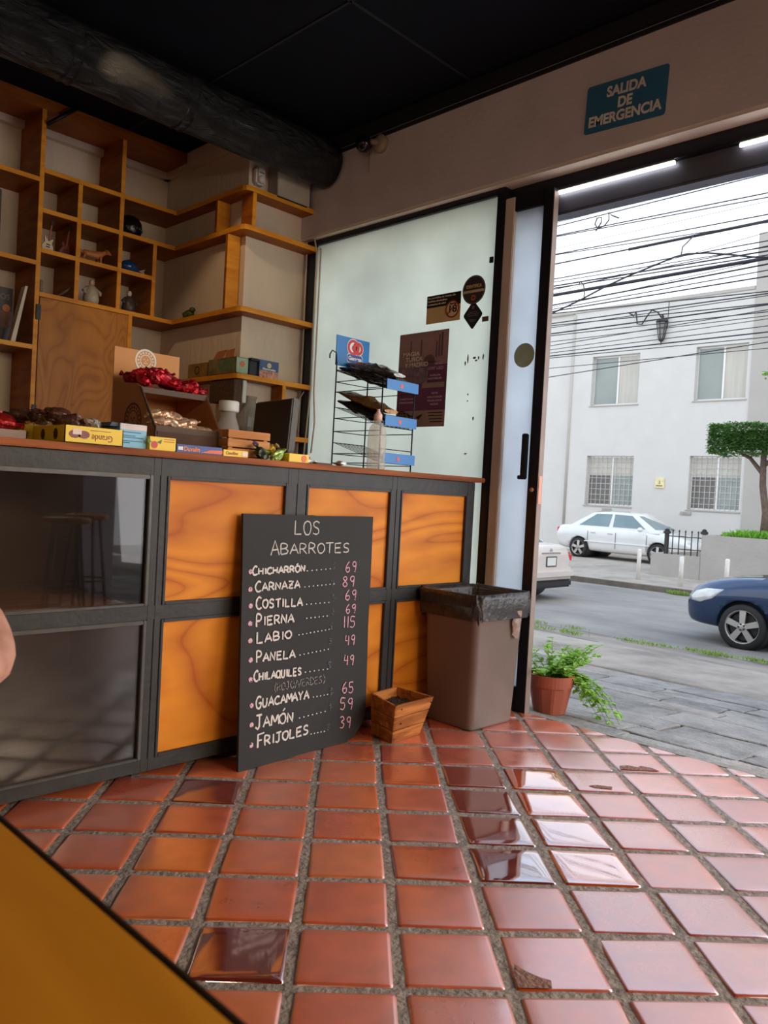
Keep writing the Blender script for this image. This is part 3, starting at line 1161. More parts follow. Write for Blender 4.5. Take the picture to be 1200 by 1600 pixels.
def build_bin():
    t = thing('waste_bin', 'tall brown plastic waste bin with black liner beside the door post', 'bin', (3.04, 2.33, 0))
    bm_ = mat('bin_plastic', (124, 108, 99), .38, 0, .08, 5, .08, 90)
    cx, cy = 3.035, 2.322
    rings = [rrect(cx, cy, .155, .138, .03, .0, rot=-.02), rrect(cx, cy, .160, .143, .035, .012, rot=-.02), rrect(cx, cy, .184, .165, .036, .555, rot=-.02), rrect(cx, cy, .191, .171, .038, .56, rot=-.02), rrect(cx, cy, .192, .172, .038, .612, rot=-.02), rrect(cx, cy, .182, .163, .034, .612, rot=-.02), rrect(cx, cy, .150, .132, .03, .02, rot=-.02)]
    MB().loft(rings).build('bin_body', bm_, t)
    # crumpled liner folded over the rim
    rnd = random.Random(3)
    base = [(.140, .124, .34), (.174, .155, .50), (.181, .162, .60), (.190, .171, .628), (.202, .182, .626), (.205, .186, .600), (.204, .185, .565), (.206, .187, .535), (.203, .184, .518)]
    rings = []
    N = 15
    for i, (hx, hy, z) in enumerate(base):
        rg = rrect(cx, cy, hx, hy, .04, z, n=N, rot=-.02)
        for k, p in enumerate(rg):
            v = noise.noise(Vector((k * .33, i * .9, 4)))
            w_ = noise.noise(Vector((k * .9, i * 1.7, 9)))
            d = Vector((p.x - cx, p.y - cy, 0)).normalized()
            if i >= 3:
                p += d * (abs(v) * .016 + w_ * .008)
                if i >= 4:
                    p.z += v * .012 * (i - 3) + w_ * .006
            else:
                p += d * -(abs(v) * .02)
        for p in rg:
            p.y = min(p.y, 2.512)
        rings.append(rg)
    lm = mat('bin_liner', (58, 52, 50), .3, 0, .2, 20, .9, 38)
    o = MB().loft(rings, cap=False).build('liner', lm, t)
    # loose flap hanging on the right side of the front
    vs, fs = [], []
    nx, ny = 9, 9
    for i in range(nx + 1):
        for k in range(ny + 1):
            f_, g_ = i / nx, k / ny
            wd = .075 * (1 - .25 * g_) * (f_ - .5)
            x = 3.135 + wd + .004 * math.sin(g_ * 9)
            z = .545 - .115 * g_ - .02 * math.sin(f_ * PI) * g_
            y = 2.139 - .010 * math.sin(f_ * PI) + noise.noise(Vector((f_ * 4, g_ * 5, 1))) * .006 + .012 * g_
            vs.append((x, y, z))
    for i in range(nx):
        for k in range(ny):
            a = i * (ny + 1) + k
            fs.append((a, a + ny + 1, a + ny + 2, a + 1))
    o = MB().add(vs, fs, 0, True).build('liner_flap', mat('liner_flap', (150, 126, 114), .35, 0, .2, 30, .4, 40), t)
    o['label'] = 'greyish loose corner of the liner'


build_bin()


# ------------------------------------------------------------------ wooden planter box
def build_planter():
    t = thing('planter_box', 'small tapered wooden slat box on the tiles between chalkboard and bin', 'box', (2.555, 2.36, 0), 0)
    bx = [(2.462, 2.285), (2.652, 2.297), (2.645, 2.440), (2.478, 2.425)]
    tx = [(2.398, 2.215), (2.660, 2.232), (2.655, 2.45), (2.468, 2.432)]
    H = .185

    def q(i, f):
        a, b = Vector(bx[i]), Vector(tx[i])
        p = a.lerp(b, f)
        return p

    cen = Vector((2.55, 2.36))
    for i in range(4):
        j = (i + 1) % 4
        for k in range(3):
            f0, f1 = k / 3 + .008, (k + 1) / 3 - .008
            ps = []
            nrm = (q(j, .5) - q(i, .5)).normalized()
            nrm = Vector((nrm.y, -nrm.x))
            if nrm.dot(q(i, .5) - cen) < 0:
                nrm = -nrm
            for off in (0, -.010):
                for (c, f) in ((i, f0), (j, f0), (j, f1), (i, f1)):
                    p = q(c, f) + nrm * off
                    ps.append((p.x, p.y, f * H))
            MB().add(ps, [(0, 1, 2, 3), (7, 6, 5, 4), (0, 4, 5, 1), (1, 5, 6, 2), (2, 6, 7, 3), (3, 7, 4, 0)]).build('slat', M['planter_wood'], t)
    MB().add([(q(i, .06) * .96 + cen * .04).to_3d() + Vector((0, 0, .010)) for i in range(4)] + [(q(i, .06) * .96 + cen * .04).to_3d() + Vector((0, 0, .002)) for i in range(4)],
             [(0, 1, 2, 3), (7, 6, 5, 4), (0, 4, 5, 1), (1, 5, 6, 2), (2, 6, 7, 3), (3, 7, 4, 0)]).build('bottom', M['planter_wood'], t)
    # dry soil with bits of bark
    vs, fs = [], []
    n = 14
    for a in range(n + 1):
        for b in range(n + 1):
            p0 = q(0, .78).lerp(q(1, .78), a / n)
            p1 = q(3, .78).lerp(q(2, .78), a / n)
            p = p0.lerp(p1, b / n) * .93 + cen * .07
            vs.append((p.x, p.y, .142 + noise.noise(Vector((p.x * 60, p.y * 60, 0))) * .014))
    for a in range(n):
        for b in range(n):
            i = a * (n + 1) + b
            fs.append((i, i + n + 1, i + n + 2, i + 1))
    MB().add(vs, fs, 0, True).build('soil', mat('soil', (58, 44, 34), .95, 0, .4, 50, 1.0, 90), t)
    b = MB()
    for x, y, z in ((2.437, 2.214, .165), (2.465, 2.277, .02), (2.63, 2.222, .165), (2.475, 2.25, .09)):
        b.ball((x, y, z), .0035, 8, 6)
    b.build('nail', M['black_steel'], t)


build_planter()


# ------------------------------------------------------------------ leaves
def leaf(mb, p, d, up, ln, wd, mi=0):
    d = d.normalized()
    s = d.cross(up)
    s = s.normalized() if s.length > 1e-5 else d.orthogonal().normalized()
    u = s.cross(d)
    a = p
    vs = [a, a + d * ln * .35 + s * wd * .5 + u * ln * .05, a + d * ln * .72 + s * wd * .38, a + d * ln - u * ln * .1, a + d * ln * .72 - s * wd * .38, a + d * ln * .35 - s * wd * .5 + u * ln * .05, a + d * ln * .45 - u * ln * .04]
    mb.add(vs, [(0, 6, 1), (1, 6, 2), (2, 6, 3), (3, 6, 4), (4, 6, 5), (5, 6, 0)], mi)


def leafmat(name, rgb, var=.35):
    m, n, l, p = base_mat(name)
    c = lin(rgb)
    g = n.new('ShaderNodeNewGeometry')
    r = n.new('ShaderNodeValToRGB')
    r.color_ramp.elements[0].color = tuple(x * (1 - var) for x in c[:3]) + (1,)
    r.color_ramp.elements[1].color = tuple(min(1, x * (1 + var)) for x in c[:3]) + (1,)
    l.new(g.outputs['Random Per Island'], r.inputs['Fac'])
    l.new(r.outputs['Color'], p.inputs['Base Color'])
    p.inputs['Roughness'].default_value = .5
    t = n.new('ShaderNodeBsdfTranslucent')
    l.new(r.outputs['Color'], t.inputs['Color'])
    mx = n.new('ShaderNodeMixShader')
    mx.inputs[0].default_value = .35
    l.new(p.outputs[0], mx.inputs[1])
    l.new(t.outputs[0], mx.inputs[2])
    l.new(mx.outputs[0], n['Material Output'].inputs['Surface'])
    return m


def build_pot():
    X, Y, Z = 3.565, 2.21, -.022
    t = thing('potted_plant', 'bushy green plant in a fluted terracotta pot outside the door post', 'plant', (X, Y, Z))
    tm = mat('terracotta', (176, 92, 68), .55, 0, .1, 8)
    prof = [(.078, 0), (.083, .006), (.108, .135), (.109, .140), (.116, .142), (.120, .198), (.121, .202), (.113, .202), (.108, .15), (.075, .02)]
    n = 40
    vs, fs = [], []
    for i, (r, h) in enumerate(prof):
        for k in range(n):
            a = 2 * PI * k / n
            rr = r
            if .004 < h < .138 and i < 4:
                rr = r * (1 + (.012 if k % 4 < 2 else -.012))
            vs.append((X + rr * math.cos(a), Y + rr * math.sin(a), Z + h))
    for i in range(len(prof) - 1):
        for k in range(n):
            fs.append((i * n + k, i * n + (k + 1) % n, (i + 1) * n + (k + 1) % n, (i + 1) * n + k))
    fs.append(list(range(n))[::-1])
    fs.append([(len(prof) - 1) * n + k for k in range(n)])
    MB().add(vs, fs, 0, False).build('pot', tm, t)
    MB().lathe([(.106, .165), (.05, .172), (.001, .174)], 24, (X, Y, Z), cap=False).build('soil', mat('pot_soil', (62, 48, 38), .95, 0, .4, 60, 1, 80), t)
    rnd = random.Random(21)
    st, lf = MB(), MB()
    for i in range(54):
        a = rnd.uniform(0, 2 * PI)
        r0 = rnd.uniform(0, .07)
        p = Vector((X + r0 * math.cos(a), Y + r0 * math.sin(a), Z + .17))
        right = i % 3 == 0
        if right:       # stems arching over the rim, away from the door
            dr = Vector((rnd.uniform(.2, .7), rnd.uniform(-1.0, -.6), 0)).normalized()
            L = rnd.uniform(.18, .36)
            lift, sag = rnd.uniform(.5, .9), rnd.uniform(.95, 1.4)
        else:
            dr = Vector((math.cos(a), math.sin(a), 0))
            if dr.x < 0 and dr.y > .2:
                dr = -dr
            L = rnd.uniform(.09, .19)
            lift, sag = rnd.uniform(.9, 1.6), rnd.uniform(.3, .8)
        pts = []
        N = 9
        for k in range(N + 1):
            f = k / N
            pts.append(p + dr * L * f + Vector((0, 0, L * (lift * f - sag * f * f))) + Vector((rnd.uniform(-1, 1), rnd.uniform(-1, 1), 0)) * .003)
        st.tube(pts, [.0022 * (1 - .6 * k / N) for k in range(N + 1)], 5)
        for k in range(2, N + 1):
            for q in range(4):
                aa = rnd.uniform(0, 2 * PI)
                tang = (pts[k] - pts[k - 1]).normalized()
                dd = tang * rnd.uniform(.1, .8) + Vector((math.cos(aa), math.sin(aa), rnd.uniform(-.3, .5)))
                leaf(lf, pts[k] + Vector((0, 0, .001)), dd, Vector((0, 0, 1)), rnd.uniform(.022, .042), rnd.uniform(.014, .025))
    st.build('stem', mat('plant_stem', (86, 112, 52), .6), t)
    lf.build('foliage', leafmat('plant_leaves', (172, 214, 96), .3), t, fix=False)


build_pot()


# ------------------------------------------------------------------ bar stools by the doorway, seen mirrored in the display glass
def bar_stool(x, y, rz, label):
    t = thing('bar_stool', label, 'stool', (x, y, 0), rz, 'bar stools by the doorway')
    w_ = M['black_steel']
    MB().lathe([(.15, .735), (.165, .745), (.165, .765), (.155, .775)], 28).build('seat', M['shelf_wood'], t, world=False)
    for a in (45, 135, 225, 315):
        c, s = math.cos(math.radians(a)), math.sin(math.radians(a))
        MB().tube([(.11 * c, .11 * s, .735), (.19 * c, .19 * s, .003)], .012, 8).build('leg', w_, t, world=False)
    MB().tube([(.165 * math.cos(q), .165 * math.sin(q), .26) for q in [2 * PI * k / 24 for k in range(24)]], .008, 8, closed=True).build('foot_ring', w_, t, world=False)


bar_stool(2.45, -.45, .3, 'nearer bar stool mirrored in the display glass')
bar_stool(2.85, -1.0, .8, 'farther bar stool mirrored in the display glass')
# ------------------------------------------------------------------ built-in shelving on the back wall
YS = 4.78          # front edge of the shelving
ZS = {'a': 2.850, 'b': 2.618, 'c': 2.385, 'd': 2.128}


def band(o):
    """lighter wood tone painting the daylight on faces turned to the room"""
    o.data.materials.append(M['lit_shelf_edge'])
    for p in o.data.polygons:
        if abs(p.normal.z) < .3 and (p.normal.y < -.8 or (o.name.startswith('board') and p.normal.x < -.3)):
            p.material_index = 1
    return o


def build_shelving():
    t = thing('shelving_unit', 'built-in honey wood shelving with square cubbies on the back wall', 'shelving', (1.9, YS, 0))
    w, e = M['shelf_wood'], M['lit_shelf_edge']
    T = .027
    yb = YB - .002

    def board(x0, x1, z, n='shelf', y0=YS):
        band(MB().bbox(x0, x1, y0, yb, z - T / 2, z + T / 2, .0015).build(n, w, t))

    def upright(x, z0, z1, n='divider', y0=YS):
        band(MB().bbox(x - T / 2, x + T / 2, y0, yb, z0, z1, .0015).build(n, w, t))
    V1, V2, V3, V4 = 1.882, 2.116, 2.386, 2.626
    top = 3.20
    lo = 1.0
    upright(V1, 0.02, top)
    upright(.8, 0.02, top)
    upright(V3, ZS['a'] + T / 2, top)
    upright(V2, ZS['d'] + T / 2, ZS['a'] - T / 2, y0=YS + .0008)
    upright(V3, ZS['d'] + T / 2, ZS['a'] - T / 2, y0=YS - .0006)
    upright(V4, ZS['d'] + T / 2, ZS['b'] - T / 2)
    upright(2.475, .02, ZS['d'] - T / 2)
    for z in (2.79, 2.305, 1.812):
        board(.8 + T / 2, V1 - T / 2, z)
    board(.8 + T / 2, V1 - T / 2, 1.0)
    board(V1 + T / 2, 2.868, ZS['a'])
    board(V1 + T / 2, V3 - T / 2, ZS['c'])
    board(V3 + T / 2, V4 - T / 2, ZS['c'])
    board(V3 + T / 2, 2.868, ZS['b'])
    board(V1 + T / 2, V3 - T / 2, ZS['b'] - .0)
    board(V1 + T / 2, 2.868, ZS['d'])
    # top board tight under the ceiling
    MB().bbox(.8 - T / 2, 2.83, YS, YB - .055, top, CZ - .004, .002).build('top_board', w, t)
    # cupboard door below the cubbies
    dr = MB().bbox(V1 + T / 2 + .004, 2.459, YS - .004, YS + .016, 1.33, ZS['d'] - T / 2 - .004, .002).build('door', wood('door_ply', (190, 124, 48), (158, 94, 30), 1.6, (2.2, 1, .7), .45, .1, 1.4, True), t)
    for z in (2.02, 1.43):
        MB().bbox(V1 - .004, V1 + .024, YS - .010, YS - .0045, z - .045, z + .045, .002).build('hinge', M['black_steel'], dr)
    MB().bbox(V1 + T / 2, 2.46, YS + .03, yb, 1.29, 1.31, .0015).build('shelf', w, t)
    MB().bbox(V1 + T / 2 + .002, 2.46, YS + .001, YS + .018, 1.0, 1.285, .002).build('drawer', mat('dull_drawer', (176, 138, 92), .6), t)


build_shelving()


def wall_shelf(z, label, posts=(), x1=3.35, y_in=None, open_left=None):
    """L-shaped board: along the pillar's side, around its corner, across its front"""
    t = thing('wall_shelf', label, 'shelf', (2.82, 4.05, z), group='wooden shelves around the pillar')
    T = .03
    c = .035
    out = [(2.77, YS - .003)]
    ins = []
    if open_left is None:
        poly = [(2.77, YS - .004), (2.77, 4.0 + c), (2.77 + c * .3, 4.0 + c * .3), (2.77 + c, 4.0), (x1, 4.0), (x1, 4.117), (2.867, 4.117), (2.867, YS - .004)]
    else:
        poly = [(open_left, 4.0), (x1, 4.0), (x1, 4.117), (open_left, 4.117)]
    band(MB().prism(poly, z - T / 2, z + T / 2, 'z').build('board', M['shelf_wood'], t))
    for kind, q, h in posts:
        b = MB()
        if kind == 'side':
            b.bbox(2.772, 2.866, q - .012, q + .012, z + T / 2, z + h, .0015)
        elif kind == 'front':
            b.bbox(q - .014, q + .014, 4.002, 4.116, z + T / 2, z + h, .0015)
        elif kind == 'below':
            b.bbox(q - .014, q + .014, 4.002, 4.116, z - h, z - T / 2, .0015)
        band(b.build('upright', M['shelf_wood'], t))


wall_shelf(2.850, 'topmost wooden shelf around the pillar, just under the duct')
wall_shelf(2.618, 'second wooden shelf around the pillar, with short uprights to the shelf above', (('side', 4.31, .2165), ('front', 2.84, .2165)))
wall_shelf(2.128, 'third wooden shelf around the pillar, with a broad upright on it', (('side', 4.18, .4745),))
wall_shelf(1.725, 'fourth wooden shelf around the pillar, holding the cartons', (('below', 3.135, .33),))
wall_shelf(1.382, 'lowest short wooden shelf behind the dark monitor', (), open_left=2.78)

# ------------------------------------------------------------------ things on the shelves
# bookcase, left bay
t = thing('picture_frame', 'dark framed picture standing in the left shelf bay', 'picture', (1.58, 5.0, 2.317))
MB().bbox(1.34, 1.74, 5.0, 5.02, 2.320, 2.742, .004).build('frame', mat('frame_grey', (70, 62, 58), .5), t)
o = MB().box(1.365, 1.715, 4.996, 4.9995, 2.345, 2.717).build('picture', mat('night_picture', (14, 14, 18), .3, 0, .6, 30), t)

t = thing('cookbook', 'dark hardback cookbook titled FUEGOS leaning upright on the left shelf', 'book', (1.72, 4.9, 1.824))
MB().bbox(1.40, 1.80, 4.925, 4.938, 1.826, 2.155, .002).build('cover', mat('book_cover', (46, 34, 30), .4, 0, .3, 9), t)
b = MB()
text_mesh(b, 'FUEGOS', (1.62, 4.9243, 2.085), *FY, .045, 'LEFT', .001, .16)
b.build('title', mat('title_grey', (120, 98, 84), .5), t)
b = MB().bbox(1.41, 1.795, 4.9235, 4.9248, 1.92, 2.02, .0004)
b.build('cover_photo', mat('cover_photo', (112, 62, 42), .5, 0, .7, 14), t)
disc(bb := MB(), (1.765, 4.9246, 2.035), .022, *FY, th=.0012)
bb.build('round_seal', mat('amber_seal', (196, 120, 36), .4), t)
MB().prism([(1.752, 1.826), (1.778, 1.826), (1.836, 2.16), (1.822, 2.16)], 4.80, 4.86, 'y').build('page_block', mat('page_white', (214, 200, 178), .8), t)

# cubby figures
def mini_guitar(x, y, z, body, label):
    t = thing('miniature_guitar', label, 'ornament', (x, y, z), group='miniature guitars')
    pr = [(-.030, .005), (-.036, .022), (-.028, .04), (-.020, .052), (-.026, .066), (-.030, .082), (-.018, .078), (-.008, .066), (.008, .066), (.016, .076), (.026, .080), (.022, .062), (.019, .05), (.030, .036), (.034, .018), (.024, .002), (0, -.004)]
    Mx = Matrix.Translation((x, y, z + .006)) @ Matrix.Rotation(math.radians(8), 4, 'Y')
    MB().prism([(a, b_) for a, b_ in pr], -.006, .006, 'y', M=Mx).build('body', body, t)
    b = MB().bbox(-.0045, .0045, -.009, -.004, .06, .16, .001, M=Mx)
    b.build('neck', mat('guitar_neck', (150, 82, 60), .4), t)
    MB().prism([(-.008, .158), (.008, .158), (.011, .188), (-.006, .192)], -.009, -.003, 'y', M=Mx).build('headstock', M['ink_black'], t)
    b = MB()
    for zz in (.022, .036):
        b.bbox(-.012, .012, -.0085, -.006, zz, zz + .006, .0005, M=Mx)
    b.build('pickups', M['ink_black'], t)
    MB().bbox(-.006, .006, -.004, .03, -.0052, -.002, .0005, M=Matrix.Translation((x, y, z + .006))).build('stand', M['ink_black'], t)


zc = ZS['c'] + .0142
mini_guitar(1.955, 4.85, zc, mat('cream_guitar', (226, 206, 176), .3), 'miniature cream electric guitar in the left cubby')
mini_guitar(2.07, 4.87, zc, mat('sunburst_guitar', (120, 48, 34), .3, 0, .4, 40), 'miniature brown and red guitar right of the cream one')


def dog(x, y, z):
    t = thing('dog_figurine', 'small tan dog figurine standing in the middle cubby', 'ornament', (x, y, z))
    dm = mat('dog_tan', (190, 112, 56), .5)
    b = MB()
    sec = [(-.075, .058, .010), (-.06, .060, .020), (-.02, .060, .021), (.025, .062, .026), (.05, .068, .024), (.066, .082, .017), (.078, .094, .018), (.094, .095, .015), (.108, .088, .010), (.118, .085, .006)]
    rings = [[Vector((x + a, y + r * .8 * math.cos(q), z + h + r * math.sin(q))) for q in [2 * PI * i / 12 for i in range(12)]] for a, h, r in sec]
    b.loft(rings)
    for lx, ly, kn in ((-.055, -.010, .012), (-.062, .010, .012), (.040, -.011, -.004), (.034, .011, -.004)):
        b.tube([(x + lx, y + ly, z + .056), (x + lx - kn, y + ly, z + .03), (x + lx - kn * .4, y + ly, z + .004)], [.012, .0065, .006], 8)
        b.ball((x + lx + .004, y + ly, z + .0045), .007, 8, 6, sq=(1.4, 1, .6))
    b.tube([(x - .072, y, z + .062), (x - .095, y, z + .068), (x - .115, y, z + .084)], [.010, .010, .003], 8)
    b.build('body', dm, t)
    b = MB()
    for s in (-1, 1):
        b.ball((x + .080, y + s * .014, z + .094), .009, 8, 6, sq=(.8, .5, 1.5))
    b.build('ear', mat('dog_ear', (150, 82, 40), .6), t)


dog(2.25, 4.86, zc)

t = thing('head_ornament', 'round black ornament on the shelf right of the cubbies', 'ornament', (2.50, 4.90, ZS['b'] + .0142))
b = MB()
b.lathe([(.05, 0), (.072, .02), (.082, .06), (.078, .1), (.06, .13), (.03, .146), (.002, .15)], 24, (2.50, 4.90, ZS['b'] + .0142))
b.build('body', mat('black_lacquer', (16, 15, 18), .25, 0, .3, 20, .3, 50), t)
b = MB()
for k in range(10):
    a = -PI / 2 + (k - 4.5) * .28
    b.ball((2.50 + .081 * math.cos(a), 4.90 + .081 * math.sin(a), ZS['b'] + .072), .006, 8, 6)
b.build('bead_row', mat('dull_bead', (90, 78, 70), .5), t)

t = thing('ceramic_fish', 'glossy blue ceramic fish lying in the right cubby', 'ornament', (2.50, 4.86, zc))
sec = [(-.075, .003, .030), (-.07, .016, .032), (-.045, .034, .036), (-.01, .042, .04), (.02, .034, .036), (.045, .018, .032), (.058, .008, .03)]
rings = [[Vector((2.50 + a, 4.86 + r * math.cos(q), zc + .043 + (h - .036) + r * math.sin(q))) for q in [2 * PI * i / 14 for i in range(14)]] for a, r, h in sec]
MB().loft(rings).build('body', mat('blue_glaze', (34, 70, 120), .12, 0, .4, 14), t)
MB().prism([(2.555, zc + .03), (2.60, zc + .012), (2.592, zc + .034), (2.604, zc + .05)], 4.852, 4.868, 'y').build('tail', mat('pale_glaze', (176, 164, 150), .2), t)


def figurine(x, y, z, label, robe, skin, h):
    t = thing('figurine', label, 'ornament', (x, y, z))
    k = h / .17
    MB().lathe([(.035 * k, 0), (.045 * k, .006 * k), (.052 * k, .04 * k), (.045 * k, .08 * k), (.028 * k, .118 * k), (.012 * k, .13 * k)], 20, (x, y, z)).build('robe', robe, t)
    MB().ball((x, y - .003, z + .146 * k), .02 * k, 14, 10, sq=(.85, .9, 1.1)).build('head', skin, t)
    b = MB()
    for s in (-1, 1):
        b.tube([(x + s * .028 * k, y, z + .108 * k), (x + s * .056 * k, y - .012, z + .085 * k), (x + s * .048 * k, y - .03 * k, z + .068 * k)], [.012 * k, .011 * k, .008 * k], 8)
    b.build('arm', robe, t)


zd = ZS['d'] + .0142
figurine(2.245, 4.86, zd, 'pale round robed ceramic figurine in the lower middle cubby', mat('pale_ceramic', (176, 164, 146), .4, 0, .15, 20), mat('ceramic_face', (196, 164, 132), .4), .165)
figurine(2.505, 4.87, zd, 'thin dark figurine with white trim in the lower right cubby', mat('dark_ceramic', (70, 58, 54), .4, 0, .4, 40), mat('white_ceramic', (206, 196, 184), .4), .15)
b = MB().tube([(2.035, 4.86, zd + .012), (2.085, 4.84, zd + .055), (2.100, 4.835, zd + .075)], [.008, .007, .004], 8)
tag(b.build('carved_stick', mat('carved_stick', (120, 98, 80), .6)), 'short carved stick lying in the lower left cubby', 'ornament')
b = MB().bbox(1.905, 1.925, 4.80, 4.9, zd + .0005, zd + .075, .004)
tag(b.build('stone_block', mat('stone_block', (120, 108, 98), .7, 0, .2, 40)), 'small grey block at the left of the lower left cubby', 'ornament')

t = thing('frog_ornament', 'small green frog ornament in the corner of the third pillar shelf', 'ornament', (2.80, 4.66, 2.144))
fm = mat('frog_green', (74, 84, 44), .5, 0, .4, 50)
b = MB().ball((2.815, 4.64, 2.174), .034, 14, 10, sq=(.9, 1.3, .85))
b.ball((2.81, 4.595, 2.196), .022, 12, 8, sq=(.9, 1, .8))
for s in (-1, 1):
    b.tube([(2.815 + s * .028, 4.66, 2.171), (2.815 + s * .036, 4.62, 2.158), (2.815 + s * .030, 4.66, 2.149)], [.012, .009, .007], 8)
b.build('body', fm, t)

# cartons on the fourth shelf
t = thing('carton', 'green and brown open carton on the fourth pillar shelf', 'carton', (2.82, 4.1, 1.741))
cm = mat('carton_print', (126, 108, 74), .7, 0, .5, 12)
b = MB()
x0, x1, y0, y1, z0, z1 = 2.775, 2.864, 4.02, 4.32, 1.741, 1.84
b.box(x0, x1, y0, y1, z0, z0 + .003)
for a in ((x0, x0 + .003, y0, y1), (x1 - .003, x1, y0, y1), (x0, x1, y0, y0 + .003), (x0, x1, y1 - .003, y1)):
    b.box(*a, z0, z1)
b.build('body', cm, t)
MB().box(x0 + .002, x1 - .002, y0 - .0012, y0, z0 + .004, z1 - .004).build('end_label', mat('mint_label', (150, 178, 150), .6, 0, .1, 20), t)
disc(bb := MB(), (x0 + .045, y0 - .0014, 1.80), .018, *FY)
bb.build('round_mark', mat('orange_mark', (206, 110, 80), .6), t)
MB().box(x0 - .0012, x0, y0 + .02, y0 + .18, z0 + .02, z1 - .01).build('side_label', mat('green_label', (96, 120, 84), .6, 0, .3, 30), t)
for q in ((4.05, 4.14, 1), (4.17, 4.27, -1)):
    MB().add([(x0, q[0], z1), (x0, q[1], z1), (x0 + .02, q[1] + .015 * q[2], z1 + .05), (x0 + .02, q[0] + .015 * q[2], z1 + .055),
              (x0 + .004, q[0], z1), (x0 + .004, q[1], z1), (x0 + .024, q[1] + .015 * q[2], z1 + .05), (x0 + .024, q[0] + .015 * q[2], z1 + .055)],
             [(0, 1, 2, 3), (7, 6, 5, 4), (0, 4, 5, 1), (1, 5, 6, 2), (2, 6, 7, 3), (3, 7, 4, 0)]).build('flap', M['card_brown'], t)
t = thing('carton', 'yellowish closed carton behind the green one on the fourth pillar shelf', 'carton', (2.82, 4.45, 1.741))
MB().bbox(2.778, 2.862, 4.34, 4.56, 1.741, 1.83, .002).build('body', mat('carton_mustard', (150, 116, 56), .7, 0, .3, 14), t)
disc(bb := MB(), (2.7765, 4.45, 1.785), .026, *FX, r2=.02, th=.0008)
bb.build('printed_ring', M['ink_black'], t)

t = thing('snack_box', 'blue printed box on the front of the fourth pillar shelf', 'box', (3.02, 4.05, 1.741))
MB().bbox(2.955, 3.105, 4.03, 4.075, 1.7405, 1.852, .0015).build('body', mat('blue_box', (70, 92, 140), .5, 0, .12, 20), t)
MB().box(2.957, 3.103, 4.0288, 4.0300, 1.745, 1.788).build('picture_band', mat('food_picture', (196, 140, 120), .5, 0, .6, 40), t)
disc(bb := MB(), (3.03, 4.0299, 1.822), .016, *FY)
bb.build('crest', mat('cream_crest', (220, 205, 150), .5), t)
b = MB()
text_mesh(b, 'Mantecadas', (3.03, 4.0296, 1.793), *FY, .018, 'CENTER', .0004, .1)
b.build('lettering', M['white_paint'], t)
t = thing('metal_holder', 'black metal holder left of the blue box on the fourth pillar shelf', 'holder', (2.92, 4.06, 1.741))
b = MB().bbox(2.885, 2.945, 4.04, 4.055, 1.7405, 1.835, .003)
b.bbox(2.885, 2.945, 4.02, 4.10, 1.8352, 1.850, .003)
b.build('body', M['black_plastic'], t)

t = thing('storage_box', 'brown box with a white edge hanging under the fourth pillar shelf', 'box', (2.80, 4.17, 1.57))
MB().bbox(2.778, 2.839, 4.035, 4.30, 1.572, 1.706, .003).build('body', mat('dark_woven', (88, 62, 46), .8, 0, .4, 60, .5, 90), t)
MB().bbox(2.840, 2.868, 4.030, 4.0545, 1.570, 1.707, .003).build('edge_band', M['white_plastic'], t)

# ------------------------------------------------------------------ fittings near the ceiling
def build_duct():
    t = thing('ventilation_duct', 'large black foil-wrapped ventilation duct under the ceiling', 'duct', (1.0, 3.87, 3.105))
    m, n, l, p = base_mat('duct_foil')
    tcn = n.new('ShaderNodeTexCoord')
    mp = n.new('ShaderNodeMapping')
    mp.inputs['Scale'].default_value = (1.0, 2.2, 2.2)
    l.new(tcn.outputs['Object'], mp.inputs['Vector'])
    v = n.new('ShaderNodeTexNoise')
    v.inputs['Scale'].default_value = 7
    v.inputs['Detail'].default_value = 8
    v.inputs['Roughness'].default_value = .62
    v.inputs['Distortion'].default_value = 1.2
    l.new(mp.outputs['Vector'], v.inputs['Vector'])
    b = n.new('ShaderNodeBump')
    b.inputs['Strength'].default_value = .8
    b.inputs['Distance'].default_value = .06
    l.new(v.outputs['Fac'], b.inputs['Height'])
    l.new(b.outputs['Normal'], p.inputs['Normal'])
    p.inputs['Base Color'].default_value = lin(40, 40, 42)
    p.inputs['Roughness'].default_value = .24
    p.inputs['Metallic'].default_value = .55
    R = .145
    rings = []
    N = 40
    for i in range(121):
        x = -2.55 + 5.83 * i / 120
        rings.append([Vector((x, 3.87 + (R + .004 * noise.noise(Vector((x * 6, math.cos(a) * 2, math.sin(a) * 2)))) * math.cos(a), 3.108 + (R + .004 * noise.noise(Vector((x * 6, math.cos(a) * 2, 5 + math.sin(a) * 2)))) * math.sin(a))) for a in [2 * PI * k / N for k in range(N)]])
    MB().loft(rings).build('pipe', m, t)
    for x in (-1.3, -.4, .35, 1.08, 1.62, 2.24):
        b = MB()
        for dx in (-.022, .022):
            b.lathe([(R - .002, -.006), (R + .007, 0), (R - .002, .006)], 40, (x + dx, 3.87, 3.108), 'x', cap=False)
        b.build('seam_band', m, t)


build_duct()

tag(MB().tube([(1.894, 4.765, 3.112), (2.064, 4.745, CZ - .002)], .012, 12).build('brace_rod', M['black_plastic']), 'short black rod bracing the top of the shelving to the ceiling', 'rod')

t = thing('motion_sensor', 'small white motion sensor high on the pillar corner', 'sensor', (2.90, 4.11, 2.96))
MB().bbox(2.895, 2.965, 4.07, 4.118, 2.925, 3.03, .012).build('body', M['white_plastic'], t)
MB().ball((2.93, 4.068, 2.955), .026, 14, 10, sq=(1, .6, 1)).build('lens', mat('sensor_lens', (210, 200, 190), .3), t)
MB().box(2.912, 2.948, 4.0685, 4.0702, 2.995, 3.0).build('slot', M['ink_black'], t)

